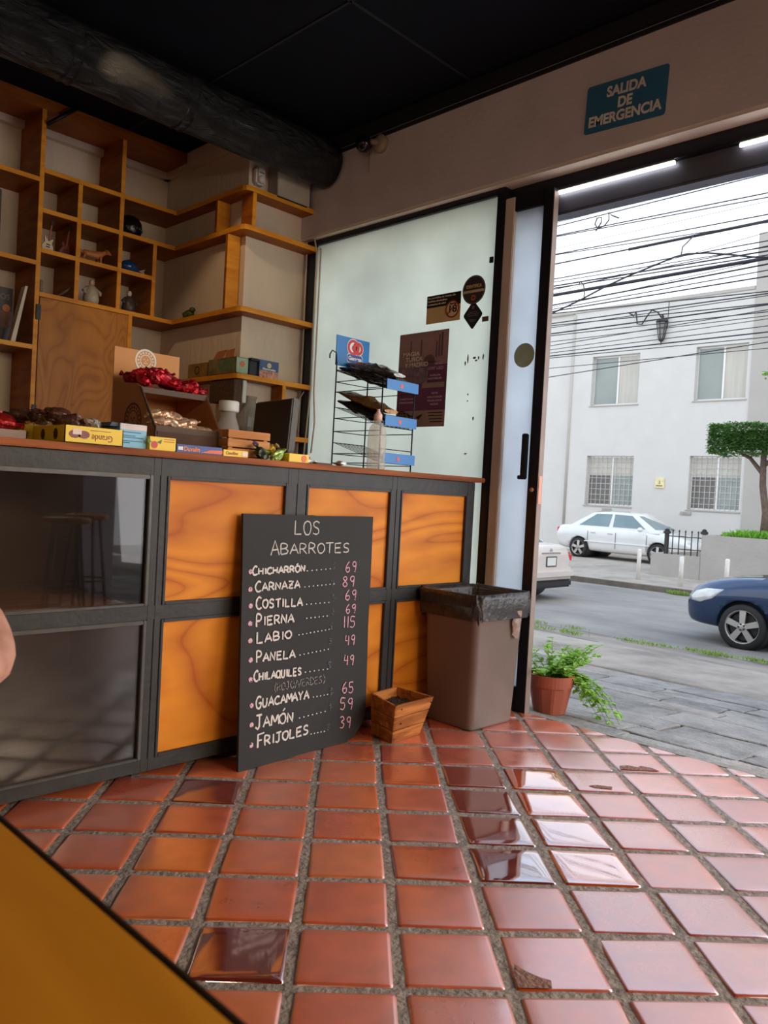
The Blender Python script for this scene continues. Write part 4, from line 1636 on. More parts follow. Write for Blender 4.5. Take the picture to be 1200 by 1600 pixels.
t = thing('junction_box', 'grey electrical box on the pillar under the duct end', 'electrical box', (3.15, 4.05, 2.858))
MB().bbox(3.015, 3.265, 4.02, 4.118, 2.872, 3.09, .006).build('body', mat('box_grey', (168, 160, 148), .5), t)
MB().bbox(3.010, 3.270, 4.008, 4.0195, 2.868, 3.094, .004).build('cover', mat('box_cover', (182, 174, 160), .5), t)
MB().box(3.0, 3.24, 3.998, 4.1, 2.858, 2.866).build('base_slot', M['ink_black'], t)

t = thing('security_camera', 'dark dome security camera on the beam beside the duct end', 'camera', (3.27, 3.45, 3.12))
MB().lathe([(.050, 0), (.052, -.03), (.03, -.045)], 24, (3.30, 3.40, 3.12), 'x').build('base_plate', mat('cam_base', (150, 130, 116), .5), t)
MB().tube([(3.262, 3.40, 3.12), (3.23, 3.44, 3.125)], .018, 12).build('arm', mat('cam_arm', (130, 110, 98), .5), t)
MB().ball((3.215, 3.47, 3.115), .05, 20, 14).build('dome', mat('cam_dome', (18, 18, 26), .15), t)
MB().tube([(3.294, 3.50, 3.09), (3.294, 3.50, 2.98)], .004, 8).build('cable', mat('cam_cable', (150, 128, 112), .6), t)

t = thing('exit_sign', 'teal emergency exit sign reading SALIDA DE EMERGENCIA on the beam', 'sign', (3.298, 1.835, 2.79))
a = math.radians(-2.5)
xd = Vector((0, -math.cos(a), math.sin(a)))
yd = Vector((0, math.sin(a), math.cos(a)))
c0 = Vector((3.2985, 1.834, 2.898))
pts = rrect(0, 0, .200, .110, .014, 0)
n = len(pts)
f = [c0 + xd * p.x + yd * p.y for p in pts]
g = [p + Vector((-.003, 0, 0)) for p in f]
MB().add(f + g, [list(range(n)), list(range(n, 2 * n))] + [(i, (i + 1) % n, n + (i + 1) % n, n + i) for i in range(n)]).build('plate', mat('sign_teal', (56, 116, 156), .4, var=.04), t)
b = MB()
for s, dy, w_ in (('SALIDA', .040, .195), ('DE', -.020, .07), ('EMERGENCIA', -.080, .36)):
    text_mesh(b, s, c0 + yd * dy + Vector((-.0038, 0, 0)), xd, yd, .064, 'CENTER', .0022, w_)
b.build('lettering', mat('sign_white', (236, 230, 226), .5), t)

# cables running down the edge of the pillar
for k, (pts, lab) in enumerate((
        ([(3.338, 4.10, 2.82), (3.335, 4.09, 2.5), (3.338, 4.085, 1.9), (3.335, 4.085, 1.45), (3.33, 4.08, 1.2)], 'leftmost pale cable running down beside the pillar'),
        ([(3.335, 4.055, 2.92), (3.34, 4.045, 2.75), (3.337, 3.992, 2.60), (3.337, 3.990, 2.1), (3.338, 3.985, 1.72), (3.338, 4.03, 1.2)], 'middle pale cable running down beside the pillar'),
        ([(3.341, 3.965, 2.62), (3.341, 3.958, 2.61), (3.340, 3.955, 2.0), (3.340, 3.955, 1.70), (3.338, 3.93, 1.5), (3.338, 3.95, 1.3)], 'rightmost pale cable along the frosted window frame'))):
    tag(MB().tube(pts, .0055, 8).build('cable', M['cable_white']), lab, 'cable', 'cables beside the pillar')
tag(MB().tube([(3.335, 4.05, 1.70), (3.332, 4.085, 1.66), (3.33, 4.095, 1.5), (3.332, 4.075, 1.40), (3.335, 4.05, 1.395)], .0045, 8).build('cable', M['cable_white']), 'loop of pale cable below the fourth pillar shelf', 'cable', 'cables beside the pillar')
# ------------------------------------------------------------------ goods on the worktop
ZT = 1.1685


def foil(name, rgb, metal=.6, rough=.25):
    return mat(name, rgb, rough, metal, .25, 30, .5, 60)


def wrapper_mesh(L, R, tw, seed, mb=None):
    """crumpled twist-wrapped sweet lying along x"""
    mb = mb or MB()
    N = 14
    rings = []
    prof = [(-L, tw), (-L * .86, tw * .9), (-L * .68, R * .25), (-L * .58, R * .75), (-L * .3, R), (0, R * 1.04), (L * .3, R), (L * .58, R * .75), (L * .68, R * .25), (L * .86, tw * .9), (L, tw)]
    for i, (x, r) in enumerate(prof):
        rg = []
        for k in range(N):
            a = 2 * PI * k / N
            q = r * (1 + .30 * noise.noise(Vector((x * 40 + seed, math.cos(a) * 2.2, math.sin(a) * 2.2))))
            flat = .35 if i in (0, 1, 9, 10) else .85
            rg.append(Vector((x, q * math.cos(a), q * flat * math.sin(a))))
        rings.append(rg)
    return mb.loft(rings, smooth=False)


def build_display():
    t = thing('display_stand', 'cardboard counter display with two sloping trays and a printed round seal', 'display', (1.64, 2.84, ZT))
    x0, x1, yf, yb = 1.505, 1.795, 2.665, 3.02
    cb, cf = M['card_brown'], M['card_face']
    prof = [(yf, ZT), (yf + .012, 1.262), (yf + .135, 1.418), (yf + .165, 1.432), (yb, 1.45), (yb, ZT)]
    MB().prism(prof, x0, x0 + .005, 'x').build('side_panel', cb, t)
    MB().prism(prof, x1 - .005, x1, 'x').build('side_panel', cb, t)
    MB().box(x0 - .002, x1 + .002, yb, yb + .005, ZT, 1.592).build('back_panel', cf, t)
    MB().box(x0 + .005, x1 - .005, yf + .002, yb, ZT, ZT + .004).build('base', cb, t)
    b = MB().box(x0 + .005, x1 - .005, yf + .012, yb - .001, 1.252, 1.256)
    b.build('tray', cb, t)
    MB().box(x0 + .005, x1 - .005, yf + .138, yb - .001, 1.400, 1.404).build('tray', cb, t)
    b = MB()
    edge = mat('tray_edge', (92, 70, 56), .7)
    b.box(x0, x1, yf + .006, yf + .012, 1.246, 1.268)
    b.box(x0, x1, yf + .128, yf + .136, 1.396, 1.418)
    for x in (x0 - .001, x1 - .003):
        b.add([(x, yf - .001, ZT), (x, yf + .010, 1.262), (x, yf + .132, 1.420), (x, yf + .140, 1.414), (x, yf + .02, 1.258), (x, yf + .008, ZT),
               (x + .004, yf - .001, ZT), (x + .004, yf + .010, 1.262), (x + .004, yf + .132, 1.420), (x + .004, yf + .140, 1.414), (x + .004, yf + .02, 1.258), (x + .004, yf + .008, ZT)],
              [(0, 1, 4, 5), (1, 2, 3, 4), (6, 11, 10, 7), (7, 10, 9, 8), (0, 6, 7, 1), (1, 7, 8, 2), (5, 4, 10, 11), (4, 3, 9, 10)])
    b.build('tray_lip', edge, t)
    MB().box(x0 + .005, x1 - .005, yf + .004, yf + .008, ZT + .004, 1.246).build('front_skirt', mat('skirt_dark', (84, 56, 40), .8), t)
    # printed seals: sun-like ring on the back panel and on the side
    w = MB()
    disc(w, (1.64, yb - .0008, 1.553), .048, *FY, r2=.040, th=.0006)
    disc(w, (1.64, yb - .0008, 1.553), .026, *FY, r2=.022, th=.0006)
    for k in range(16):
        a = 2 * PI * k / 16
        c = Vector((1.64 + .033 * math.cos(a), yb - .0008, 1.553 + .033 * math.sin(a)))
        disc(w, c, .0045, *FY, n=6, th=.0006)
    for dx, dz in ((-.008, .005), (.008, .005), (0, -.002), (-.006, -.010), (0, -.012), (.006, -.010)):
        disc(w, (1.64 + dx, yb - .0008, 1.553 + dz), .0028, *FY, n=8, th=.0006)
    w.build('white_seal', mat('print_white', (232, 222, 206), .7), t)
    w = MB()
    yc_, zc_ = 2.85, 1.29
    G = ((0, -1, 0), (0, 0, 1))
    disc(w, (x0 - .0003, yc_, zc_), .068, *G, r2=.060, th=.0006)
    disc(w, (x0 - .0003, yc_, zc_), .040, *G, r2=.036, th=.0006)
    for k in range(18):
        a = 2 * PI * k / 18
        disc(w, (x0 - .0003, yc_ + .050 * math.cos(a), zc_ + .050 * math.sin(a)), .006, *G, n=6, th=.0006)
    for dy, dz in ((-.012, .008), (.012, .008), (0, -.002), (-.010, -.014), (0, -.018), (.010, -.014)):
        disc(w, (x0 - .0003, yc_ + dy, zc_ + dz), .0045, *G, n=8, th=.0006)
    w.build('brown_seal', mat('print_brown', (84, 44, 30), .8), t)
    # sweets on the trays
    rnd = random.Random(9)
    red = [foil('red_foil', (196, 30, 44), .45, .22), foil('dark_red_foil', (150, 22, 34), .45, .25)]
    gold = foil('clear_gold_wrap', (222, 184, 150), .5, .2)
    base = []
    for i in range(3):
        base.append(wrapper_mesh(.046, .021, .013, i * 7.3).build('wrapped_candy', red[i % 2], fix=False))
    proto = base[:]
    n = 0
    spots = []
    for r_ in range(3):
        for k in range(11):
            spots.append((x0 + .025 + .024 * k + rnd.uniform(-.008, .008), yf + .165 + r_ * .055 + rnd.uniform(-.01, .01), 1.428 + (.024 if r_ == 1 else .012 if r_ == 2 else 0) + rnd.uniform(0, .010) + .030 * math.exp(-((k - 3) / 4.0) ** 2)))
    for i, p in enumerate(spots):
        o = proto[i] if i < 3 else proto[i % 3].copy()
        if i >= 3:
            C.objects.link(o)
        o.location = p
        o.rotation_euler = (rnd.uniform(-1.2, 1.2), rnd.uniform(-.5, .5), rnd.uniform(-.9, 2.6))
        tag(o, 'red foil wrapped sweet heaped on the upper tray of the cardboard display', 'candy', 'red sweets on the cardboard display')
    g0 = wrapper_mesh(.040, .019, .012, 40).build('wrapped_candy', gold, fix=False)
    i = 0
    for row, ln in ((0, 8), (1, 6)):
        for k in range(ln):
            o = g0 if i == 0 else g0.copy()
            if i:
                C.objects.link(o)
            i += 1
            o.location = (x0 + .028 + .031 * k + rnd.uniform(-.004, .004), yf + .045 + row * .03 + rnd.uniform(-.006, .006), 1.276 + row * .026 - .0015 * k + (.012 if k < 4 else 0))
            o.rotation_euler = (rnd.uniform(-.5, .5), rnd.uniform(-.4, .4), rnd.uniform(-.6, .6))
            tag(o, 'clear wrapped pale sweet on the lower tray of the cardboard display', 'candy', 'pale wrapped sweets on the cardboard display')


build_display()


def carton(name, label, cat, x0, x1, y0, y1, h, m, prints=(), group=None):
    t = thing(name, label, cat, ((x0 + x1) / 2, (y0 + y1) / 2, ZT), group=group)
    MB().bbox(x0, x1, y0, y1, ZT, ZT + h, .0015).build('body', m, t)
    for nm, fn, mm in prints:
        b = MB()
        fn(b)
        b.build(nm, mm, t)
    return t


Y = M['yellow_card']
YF = 2.512


def open_tray(label, x0, x1, y0, y1, h, m):
    t = thing('candy_box', label, 'box', ((x0 + x1) / 2, (y0 + y1) / 2, ZT))
    b = MB().box(x0, x1, y0, y1, ZT, ZT + .003)
    for a in ((x0, x0 + .003, y0, y1), (x1 - .003, x1, y0, y1), (x0, x1, y0, y0 + .003), (x0, x1, y1 - .003, y1)):
        b.box(*a, ZT, ZT + h)
    b.build('body', m, t)
    return t


# "Grande" tray, printed upside down towards the room
t = open_tray('yellow sweet box printed Grande upside down at the front edge of the counter', 1.095, 1.295, YF, YF + .25, .056, Y)
brown = mat('choc_brown', (128, 48, 38), .4)
b = MB()
for x in (1.128, 1.158):
    for s, r in ((0, .018),):
        pts = [(x + .020 * math.cos(q), ZT + .029 + .013 * math.sin(q)) for q in [2 * PI * k / 20 for k in range(20)]]
        b.prism(pts, YF - .0008, YF - .0002, 'y')
b.build('biscuit_picture', brown, t)
MB().box(1.121, 1.150, YF - .0013, YF - .0009, ZT + .028, ZT + .046).build('cream_picture', mat('cream_pic', (240, 216, 206), .5), t)
b = MB()
text_mesh(b, 'Grande', (1.258, YF - .0006, ZT + .032), (-1, 0, 0), (0, 0, -1), .030, 'LEFT', 0, .072)
b.box(1.18, 1.25, YF - .0009, YF - .0005, ZT + .044, ZT + .046)
b.build('lettering', mat('print_red_brown', (150, 60, 30), .5), t)
dp = mat('dark_pic', (60, 34, 26), .5)
for yy in (2.58, 2.68):
    MB().prism([(yy + .016 * math.cos(q), ZT + .028 + .018 * math.sin(q)) for q in [2 * PI * k / 16 for k in range(16)]], 1.0942, 1.0949, 'x').build('side_picture', dp, t)
# second yellow tray behind it to the left
t2 = open_tray('open yellow sweet box further back, left of the Grande box', 1.03, 1.20, 2.79, 3.05, .062, Y)
for yy in (2.84, 2.95):
    MB().prism([(yy + .014 * math.cos(q), ZT + .03 + .020 * math.sin(q)) for q in [2 * PI * k / 16 for k in range(16)]], 1.0292, 1.0299, 'x').build('side_picture', dp, t2)
rnd = random.Random(4)
cw = [foil('brown_cellophane', (98, 62, 50), .3, .2), foil('silver_cellophane', (214, 200, 190), .7, .18)]
pr = [wrapper_mesh(.055, .026, .022, 3.3).build('wrapped_chocolate', cw[0], fix=False), wrapper_mesh(.050, .024, .020, 8.1).build('wrapped_chocolate', cw[1], fix=False)]
sp = [(1.13, 2.56), (1.17, 2.60), (1.13, 2.64), (1.19, 2.66), (1.14, 2.71), (1.22, 2.58), (1.10 + .03, 2.82), (1.16, 2.86), (1.10, 2.90), (1.15, 2.95), (1.12, 3.0)]
for i, (x, y) in enumerate(sp):
    o = pr[i] if i < 2 else pr[i % 2].copy()
    if i >= 2:
        C.objects.link(o)
    o.location = (x, y, ZT + .056 + rnd.uniform(.008, .028) + (.016 if y > 2.6 else 0))
    o.rotation_euler = (rnd.uniform(-.5, .5), rnd.uniform(-.3, .3), rnd.uniform(-1.2, 1.2))
    lab = ('brown' if i % 2 == 0 else 'silvery') + ' cellophane wrapped chocolate heaped in the yellow boxes at the left of the counter'
    tag(o, lab, 'candy', 'wrapped chocolates in the yellow boxes')
redw = foil('red_bag', (186, 40, 40), .4, .2)
for i, (x, y, z, rz) in enumerate(((.90, 2.72, .052, .3), (.99, 2.78, .06, -.2), (.92, 2.90, .05, .9))):
    o = wrapper_mesh(.075, .034, .03, i * 5.1).build('snack_bag', redw, fix=False)
    o.location = (x, y, ZT + z)
    o.rotation_euler = (.2, .1, rz)
    tag(o, 'red snack bag lying on the left end of the counter goods', 'bag', 'red snack bags at the left end of the counter')
open_tray('low brown and clear tray at the left edge of the counter', .84, 1.02, 2.62, 2.98, .03, mat('tray_amber', (120, 70, 50), .3))
t = carton('candy_box', 'upright yellow packet at the far left end of the counter', 'box', .935, 1.005, 3.02, 3.06, .17, Y)
MB().box(.94, 1.0, 3.0188, 3.0198, ZT + .10, ZT + .16).build('label_band', mat('green_band', (96, 92, 40), .5), t)
disc(bb := MB(), (.985, 3.0187, ZT + .085), .014, *FY)
bb.build('printed_dot', M['ink_black'], t)
t = carton('candy_box', 'red and white packet behind the red snack bags', 'box', 1.02, 1.15, 3.08, 3.12, .12, mat('redwhite', (190, 60, 66), .4, 0, .15, 20))
MB().prism([(1.05, ZT + .02), (1.148, ZT + .03), (1.148, ZT + .11), (1.10, ZT + .11)], 3.0785, 3.0795, 'y').build('white_print', M['white_paint'], t)

carton('candy_box', 'small yellow box with a black dot behind the Grande box', 'box', 1.245, 1.30, 2.80, 2.84, .066, Y,
       (('printed_dot', lambda b: disc(b, (1.272, 2.7988, ZT + .045), .011, *FY), M['ink_black']),))
carton('candy_box', 'pale blue printed carton right of the Grande box', 'box', 1.292, 1.392, YF + .02, YF + .16, .082, mat('pale_blue', (134, 196, 224), .5, 0, .05, 9),
       (('print_lines', lambda b: [b.box(1.30, 1.30 + w_, YF + .0188, YF + .0196, ZT + z, ZT + z + .003) for z, w_ in ((.052, .07), (.040, .05), (.034, .08), (.022, .075), (.016, .03))], mat('blue_print', (60, 100, 140), .5)),
        ('white_band', lambda b: b.box(1.293, 1.391, YF + .0186, YF + .0194, ZT + .062, ZT + .081), mat('band_white', (224, 208, 206), .5)),
        ('shaded_flap', lambda b: b.prism([(1.26, ZT + .07), (1.2915, ZT + .07), (1.2915, ZT + .082), (1.268, ZT + .084)], YF + .03, YF + .15, 'y'), mat('shade_flap', (44, 62, 82), .5))))  # dark tone puts the shade of the carton's left side into colour


def rose(b, x, z, y, r):
    disc(b, (x, y, z), r, *FY, n=12)


t = carton('candy_box', 'yellow box printed with a red strawberry between pale blue carton and display', 'box', 1.394, 1.496, YF, YF + .08, .046, Y,
           (('strawberry_print', lambda b: b.prism([(1.412 + .013 * math.cos(q), ZT + .018 + .013 * math.sin(q)) for q in [2 * PI * k / 9 for k in range(9)]], YF - .0012, YF - .0002, 'y'), M['red']),
            ('leaf_print', lambda b: [b.prism([(1.412 + d * .010, ZT + .027), (1.412 + d * .028, ZT + .038), (1.412 + d * .024, ZT + .022)], YF - .0018, YF - .0013, 'y') for d in (-1, 1)], mat('leaf_print', (70, 120, 60), .5)),
            ('print_lines', lambda b: [b.box(1.448, 1.49, YF - .0010, YF - .0002, ZT + z, ZT + z + .003) for z in (.038, .030)], mat('orange_print', (190, 110, 30), .5))))
t = carton('candy_box', 'flat blue box printed Duvalin in front of the cardboard display', 'box', 1.50, 1.692, YF, YF + .12, .028, mat('royal_blue', (44, 66, 140), .4, 0, .2, 30))
b = MB()
text_mesh(b, 'Duvalin', (1.528, YF - .0008, ZT + .006), *FY, .022, 'LEFT', .0006, .065)
b.build('lettering', mat('duv_orange', (236, 130, 50), .4), t)
MB().prism([(1.60, ZT + .004), (1.64, ZT + .016), (1.692, ZT + .018), (1.692, ZT + .004)], YF - .0012, YF - .0003, 'y').build('orange_swoosh', mat('swoosh', (220, 96, 60), .4), t)
MB().box(1.505, 1.525, YF - .0012, YF - .0003, ZT + .008, ZT + .02).build('small_logo', M['white_paint'], t)
t = carton('candy_box', 'small yellow box with a white end label before the crate', 'box', 1.697, 1.81, YF, YF + .09, .024, Y)
b = MB()
text_mesh(b, 'Canelitas', (1.708, YF - .0008, ZT + .007), *FY, .016, 'LEFT', .0004, .055)
b.build('lettering', mat('canel', (190, 120, 40), .5), t)
MB().box(1.782, 1.806, YF - .0012, YF - .0003, ZT + .004, ZT + .020).build('end_label', mat('pinkwhite', (240, 214, 206), .5), t)
t = carton('candy_box', 'yellow box with a peach picture at the right end of the sweets', 'box', 2.01, 2.115, YF, YF + .08, .033, Y)
disc(bb := MB(), (2.088, YF - .0004, ZT + .016), .014, *FY, n=12)
bb.build('peach_print', mat('peach', (226, 112, 70), .5), t)

# small bags of sweets between crate and rack
for i, (x, y, z, c, nm, lab) in enumerate(((1.94, 2.60, .022, (120, 160, 60), 'green_bag', 'green snack bag in front of the monitor'), (1.91, 2.63, .05, (90, 40, 90), 'purple_bag', 'dark purple sweet bag right of the small crate'),
                                             (2.0, 2.64, .040, (190, 150, 50), 'amber_bag', 'amber foil snack bag behind the peach box'), (1.97, 2.54, .012, (180, 214, 120), 'lime_bag', 'pale lime sweet bag at the counter edge'),
                                             (2.06, 2.66, .030, (70, 50, 60), 'dark_bag', 'dark wrapped sweet behind the peach box'), (1.90, 2.55, .014, (52, 60, 44), 'olive_bag', 'dark olive sweet at the foot of the crate'))):
    o = wrapper_mesh(.045, .022, .02, i * 3.7 + 1).build('sweet_bag', foil(nm, c, .35, .25), fix=False)
    o.location = (x, y, ZT + z + .008)
    o.rotation_euler = (.3, .2 * i, i * 1.1)
    tag(o, lab, 'bag')
for i, (x, y, lab) in enumerate(((2.17, 2.58, 'clear wrapped sweet right of the peach box'), (2.33, 2.56, 'clear crumpled wrapper left of the spray bottle'))):
    o = wrapper_mesh(.04, .013, .014, 60 + i).build('wrapped_candy', foil('clear_wrap', (214, 206, 204), .3, .15), fix=False)
    o.location = (x, y, ZT + .012)
    o.rotation_euler = (0, 0, .3 + i)
    tag(o, lab, 'candy')
tag(MB().bbox(2.19, 2.28, 2.55, 2.60, ZT, ZT + .008, .002).build('card_tray', mat('dark_tray', (92, 60, 50), .6)), 'flat dark card lying left of the rack', 'card')

# plastic jar of instant coffee
t = thing('plastic_jar', 'clear plastic jar with a white lid between display and monitor', 'jar', (2.09, 3.06, ZT))
P0 = (2.085, 3.06, ZT)
MB().lathe([(.052, 0), (.055, .01), (.055, .13), (.05, .16), (.034, .205), (.034, .225)], 28, P0).build('jar_body', clear_mat('jar_plastic', (226, 220, 214), .35, .08), t)
MB().lathe([(.046, .004), (.048, .012), (.048, .045), (.044, .05), (.0, .05)], 28, P0, cap=False).build('contents', mat('jar_contents', (84, 46, 30), .6), t)
MB().lathe([(.043, .226), (.046, .232), (.046, .268), (.042, .275), (0, .276)], 28, P0).build('lid', M['white_plastic'], t)
MB().lathe([(.0565, .055), (.0565, .12)], 28, P0, cap=False).build('label_band', mat('jar_label', (200, 176, 150), .5, 0, .2, 20), t)

# monitor seen from its screen side
t = thing('monitor', 'black flat monitor tilted on the counter left of the rack', 'monitor', (2.5, 3.22, ZT))
Mm = Matrix.Translation((2.445, 3.216, ZT)) @ Matrix.Rotation(math.radians(-98), 4, 'Z') @ Matrix.Rotation(math.radians(-4), 4, 'X')
MB().bbox(-.188, .188, -.012, .03, .070, .332, .006, M=Mm).build('housing', mat('monitor_grey', (116, 112, 106), .4), t)
MB().bbox(-.180, .180, -.0145, -.0125, .080, .326, .001, M=Mm).build('screen', mat('screen_black', (12, 12, 16), .3, spec=.3), t)
MB().bbox(-.09, .09, .0305, .055, .10, .27, .01, M=Mm).build('back_housing', mat('monitor_back', (150, 148, 140), .5), t)
b = MB().bbox(2.42, 2.58, 3.14, 3.30, ZT, ZT + .012, .004)
b.bbox(2.512, 2.54, 3.195, 3.24, ZT + .012, ZT + .16, .004)
b.build('foot', M['black_plastic'], t)
tag(MB().bbox(2.66, 2.74, 3.24, 3.31, ZT, ZT + .07, .006).build('card_reader', M['black_plastic']), 'small black device on the counter right of the monitor', 'device')
# clear bag on the lowest shelf
t = thing('plastic_bag', 'clear plastic bag of white packets on the lowest shelf behind the monitor', 'bag', (2.95, 4.06, 1.397))
b = MB()
rings = []
for i, (h, r) in enumerate(((0, .06), (.03, .075), (.09, .078), (.15, .06), (.19, .04), (.22, .05))):
    rings.append([Vector((2.92 + r * (1 + .3 * noise.noise(Vector((k * .7, i, 2)))) * math.cos(2 * PI * k / 18), 4.06 + .6 * r * math.sin(2 * PI * k / 18), 1.398 + h)) for k in range(18)])
b.loft(rings, smooth=False)
b.build('bag_film', clear_mat('bag_film', (206, 200, 190), .3, .15), t)
MB().bbox(2.955, 3.0, 4.03, 4.07, 1.40, 1.56, .004, ).build('packet', mat('packet_white', (222, 214, 206), .5, 0, .2, 30), t)

# slatted crate
t = thing('wooden_crate', 'small slatted pale wood crate on the counter before the monitor', 'crate', (1.92, 2.70, ZT))
Mc = Matrix.Translation((1.875, 2.66, ZT + .001)) @ Matrix.Rotation(math.radians(-3), 4, 'Z')
for z in (.006, .042, .078):
    MB().bbox(-.098, .098, -.067, -.060, z, z + .030, .0015, M=Mc).build('slat', M['crate_wood'], t)
    MB().bbox(-.098, .098, .060, .067, z, z + .030, .0015, M=Mc).build('slat', M['crate_wood'], t)
    for x in (-.098, .091):
        MB().bbox(x, x + .007, -.0595, .0595, z, z + .030, .0015, M=Mc).build('slat', M['crate_wood'], t)
for x in (-.090, .072):
    for y in (-.059, .042):
        MB().bbox(x, x + .018, y, y + .017, .001, .108, .001, M=Mc).build('corner_post', M['crate_wood'], t)
MB().bbox(-.0895, .0895, -.059, .059, .006, .010, .001, M=Mc).build('bottom', M['crate_wood'], t)


# ------------------------------------------------------------------ wire snack rack
def build_rack():
    t = thing('snack_rack', 'black wire snack rack with blue header and price strips on the counter', 'rack', (2.74, 2.78, ZT))
    bk = M['black_steel']
    x0, x1, yf, yb = 2.63, 2.85, 2.62, 2.95
    fr = MB()
    R_ = .0035
    fr.tube([(x0, yb, ZT), (x0, yb, 1.70), (x0 - .004, yb + .004, 1.745), (x0 - .02, yb + .015, 1.755), (x0 - .03, yb + .02, 1.735), (x0 - .03, yb + .02, 1.715)], R_, 8)
    fr.tube([(x1, yb, ZT), (x1, yb, 1.70)], R_, 8)
    fr.tube([(x0, yf, ZT), (x0, yf, 1.60)], R_, 8)
    fr.tube([(x1, yf, ZT), (x1, yf, 1.60)], R_, 8)
    for x in (x0, x1):
        for z in (1.20, 1.245, 1.355, 1.42, 1.55, 1.60):
            fr.tube([(x, yb, z), (x, yf, z)], .0022, 6)
        fr.tube([(x, yb, 1.66), (x, yf, 1.60)], .0025, 6)
    for z in (1.20, 1.245, 1.355, 1.42, 1.55, 1.60, 1.66):
        fr.tube([(x0, yb, z), (x1, yb, z)], .0022, 6)
    for z in (1.27, 1.43, 1.60):
        fr.tube([(x0, yf, z), (x1, yf, z)], .0022, 6)
    fr.build('frame', bk, t)
    for zb, zf in ((1.655, 1.555), (1.475, 1.375), (1.30, 1.205)):
        s = MB()
        for k in range(8):
            x = x0 + .01 + (x1 - x0 - .02) * k / 7
            s.tube([(x, yb, zb), (x, yf, zf), (x, yf - .010, zf + .002), (x, yf - .012, zf + .018)], .0018, 6)
        s.tube([(x0, yb, zb), (x1, yb, zb)], .0022, 6)
        s.tube([(x0, yf - .012, zf + .018), (x1, yf - .012, zf + .018)], .0022, 6)
        s.tube([(x0, yf - .004, zf), (x1, yf - .004, zf)], .0022, 6)
        s.build('wire_shelf', bk, t)
    blue = mat('header_blue', (40, 124, 196), .35, var=.03)
    for z in (1.545, 1.375, 1.20):
        o = MB().bbox(x0 + .006, x1 + .004, yf - .022, yf - .0165, z + .004, z + .052, .001).build('price_strip', blue, t)
        b = MB()
        disc(b, (2.735, yf - .0222, z + .028), .011, *FY, n=10)
        b.build('small_logo', mat('logo_red', (214, 90, 90), .4), o)
    h = MB().bbox(x0 - .005, x1 + .004, yb + .004, yb + .008, 1.685, 1.835, .001).build('header_sign', blue, t)
    # swirl emblem in red and white above the brand word
    yy = yb + .0032
    b = MB()
    disc(b, (2.738, yy, 1.788), .043, *FY, n=24)
    disc(b, (2.772, yy, 1.786), .037, *FY, n=24)
    b.build('emblem_white', M['white_paint'], h)
    b = MB()
    disc(b, (2.738, yy - .001, 1.788), .039, *FY, r2=.025, n=24)
    disc(b, (2.772, yy - .0012, 1.786), .033, *FY, r2=.018, n=24)
    disc(b, (2.742, yy - .0014, 1.785), .014, *FY, n=16)
    b.build('emblem_red', M['red'], h)
    b = MB()
    pts = rrect(2.752, 1.732, .054, .023, .014, 0)
    b.prism([(p.x, p.y) for p in pts], yy - .001, yy, 'y')
    b.build('word_panel', M['white_paint'], h)
    b = MB()
    pts = rrect(2.752, 1.732, .051, .020, .013, 0)
    b.prism([(p.x, p.y) for p in pts], yy - .0016, yy - .0011, 'y')
    b.build('word_ground', mat('deep_blue', (20, 70, 150), .35), h)
    b = MB()
    text_mesh(b, 'Gamesa', (2.752, yy - .0022, 1.7245), *FY, .027, 'CENTER', .0008, .090)
    b.build('lettering', M['white_paint'], h)
    # snack bags lying on the two upper shelves
    bag_m = [foil('dark_snack_foil', (58, 52, 46), .5, .22), foil('tan_snack_foil', (150, 110, 62), .45, .25), foil('black_snack_foil', (30, 28, 32), .5, .2), foil('silver_snack_foil', (150, 146, 138), .7, .2)]

    def pillow(mi, cx, zb, zf, dz, w_, seed, lab, grp):
        rings = []
        N = 9
        for i in range(N + 1):
            f = i / N
            y = yb - .01 - (yb - yf - .005) * f
            z = zb + (zf - zb) * f + dz
            th = .027 * math.sin(PI * min(max(f, .04), .96)) ** .6 + .001
            rg = []
            for k in range(16):
                a = 2 * PI * k / 16
                xx = cx + w_ * math.copysign(abs(math.cos(a)) ** .7, math.cos(a)) * (1 + .04 * noise.noise(Vector((i * .8, k, seed))))
                rg.append(Vector((xx, y, z + th * math.sin(a) * (1 + .6 * noise.noise(Vector((i * 1.1, k * .6, seed)))))))
            rings.append(rg)
        o = MB().loft(rings, smooth=False).build('snack_bag', bag_m[mi])
        tag(o, lab, 'bag', grp)
    pillow(0, 2.685, 1.640, 1.555, .030, .048, 1, 'dark snack bag on the left of the top rack shelf', 'snack bags on the wire rack')
    pillow(3, 2.735, 1.640, 1.565, .060, .040, 4, 'silvery snack bag lying in the middle of the top rack shelf', 'snack bags on the wire rack')
    pillow(0, 2.795, 1.640, 1.56, .030, .046, 2, 'dark snack bag on the right of the top rack shelf', 'snack bags on the wire rack')
    pillow(2, 2.685, 1.475, 1.375, .031, .048, 5, 'black snack bag at the bottom of the middle rack shelf', 'snack bags on the wire rack')
    pillow(1, 2.690, 1.475, 1.375, .074, .046, 7, 'tan snack bag lying over the black one on the middle rack shelf', 'snack bags on the wire rack')


build_rack()

# spray bottle
t = thing('spray_bottle', 'tall clear plastic bottle with a pinkish cap at the counter edge before the rack', 'bottle', (2.565, 2.575, ZT))
P0 = (2.565, 2.575, ZT)
rng = [(.040, 0), (.043, .006), (.0432, .03), (.0415, .05), (.0432, .07), (.0432, .15), (.042, .165), (.034, .195), (.018, .215), (.015, .222), (.015, .232)]
MB().lathe(rng, 28, P0).build('bottle_body', clear_mat('bottle_plastic', (242, 238, 232), .30, .12), t)
MB().lathe([(.019, .224), (.019, .250), (.012, .258), (.008, .266), (.008, .276), (0, .277)], 20, P0).build('cap', mat('cap_pink', (232, 196, 176), .4), t)

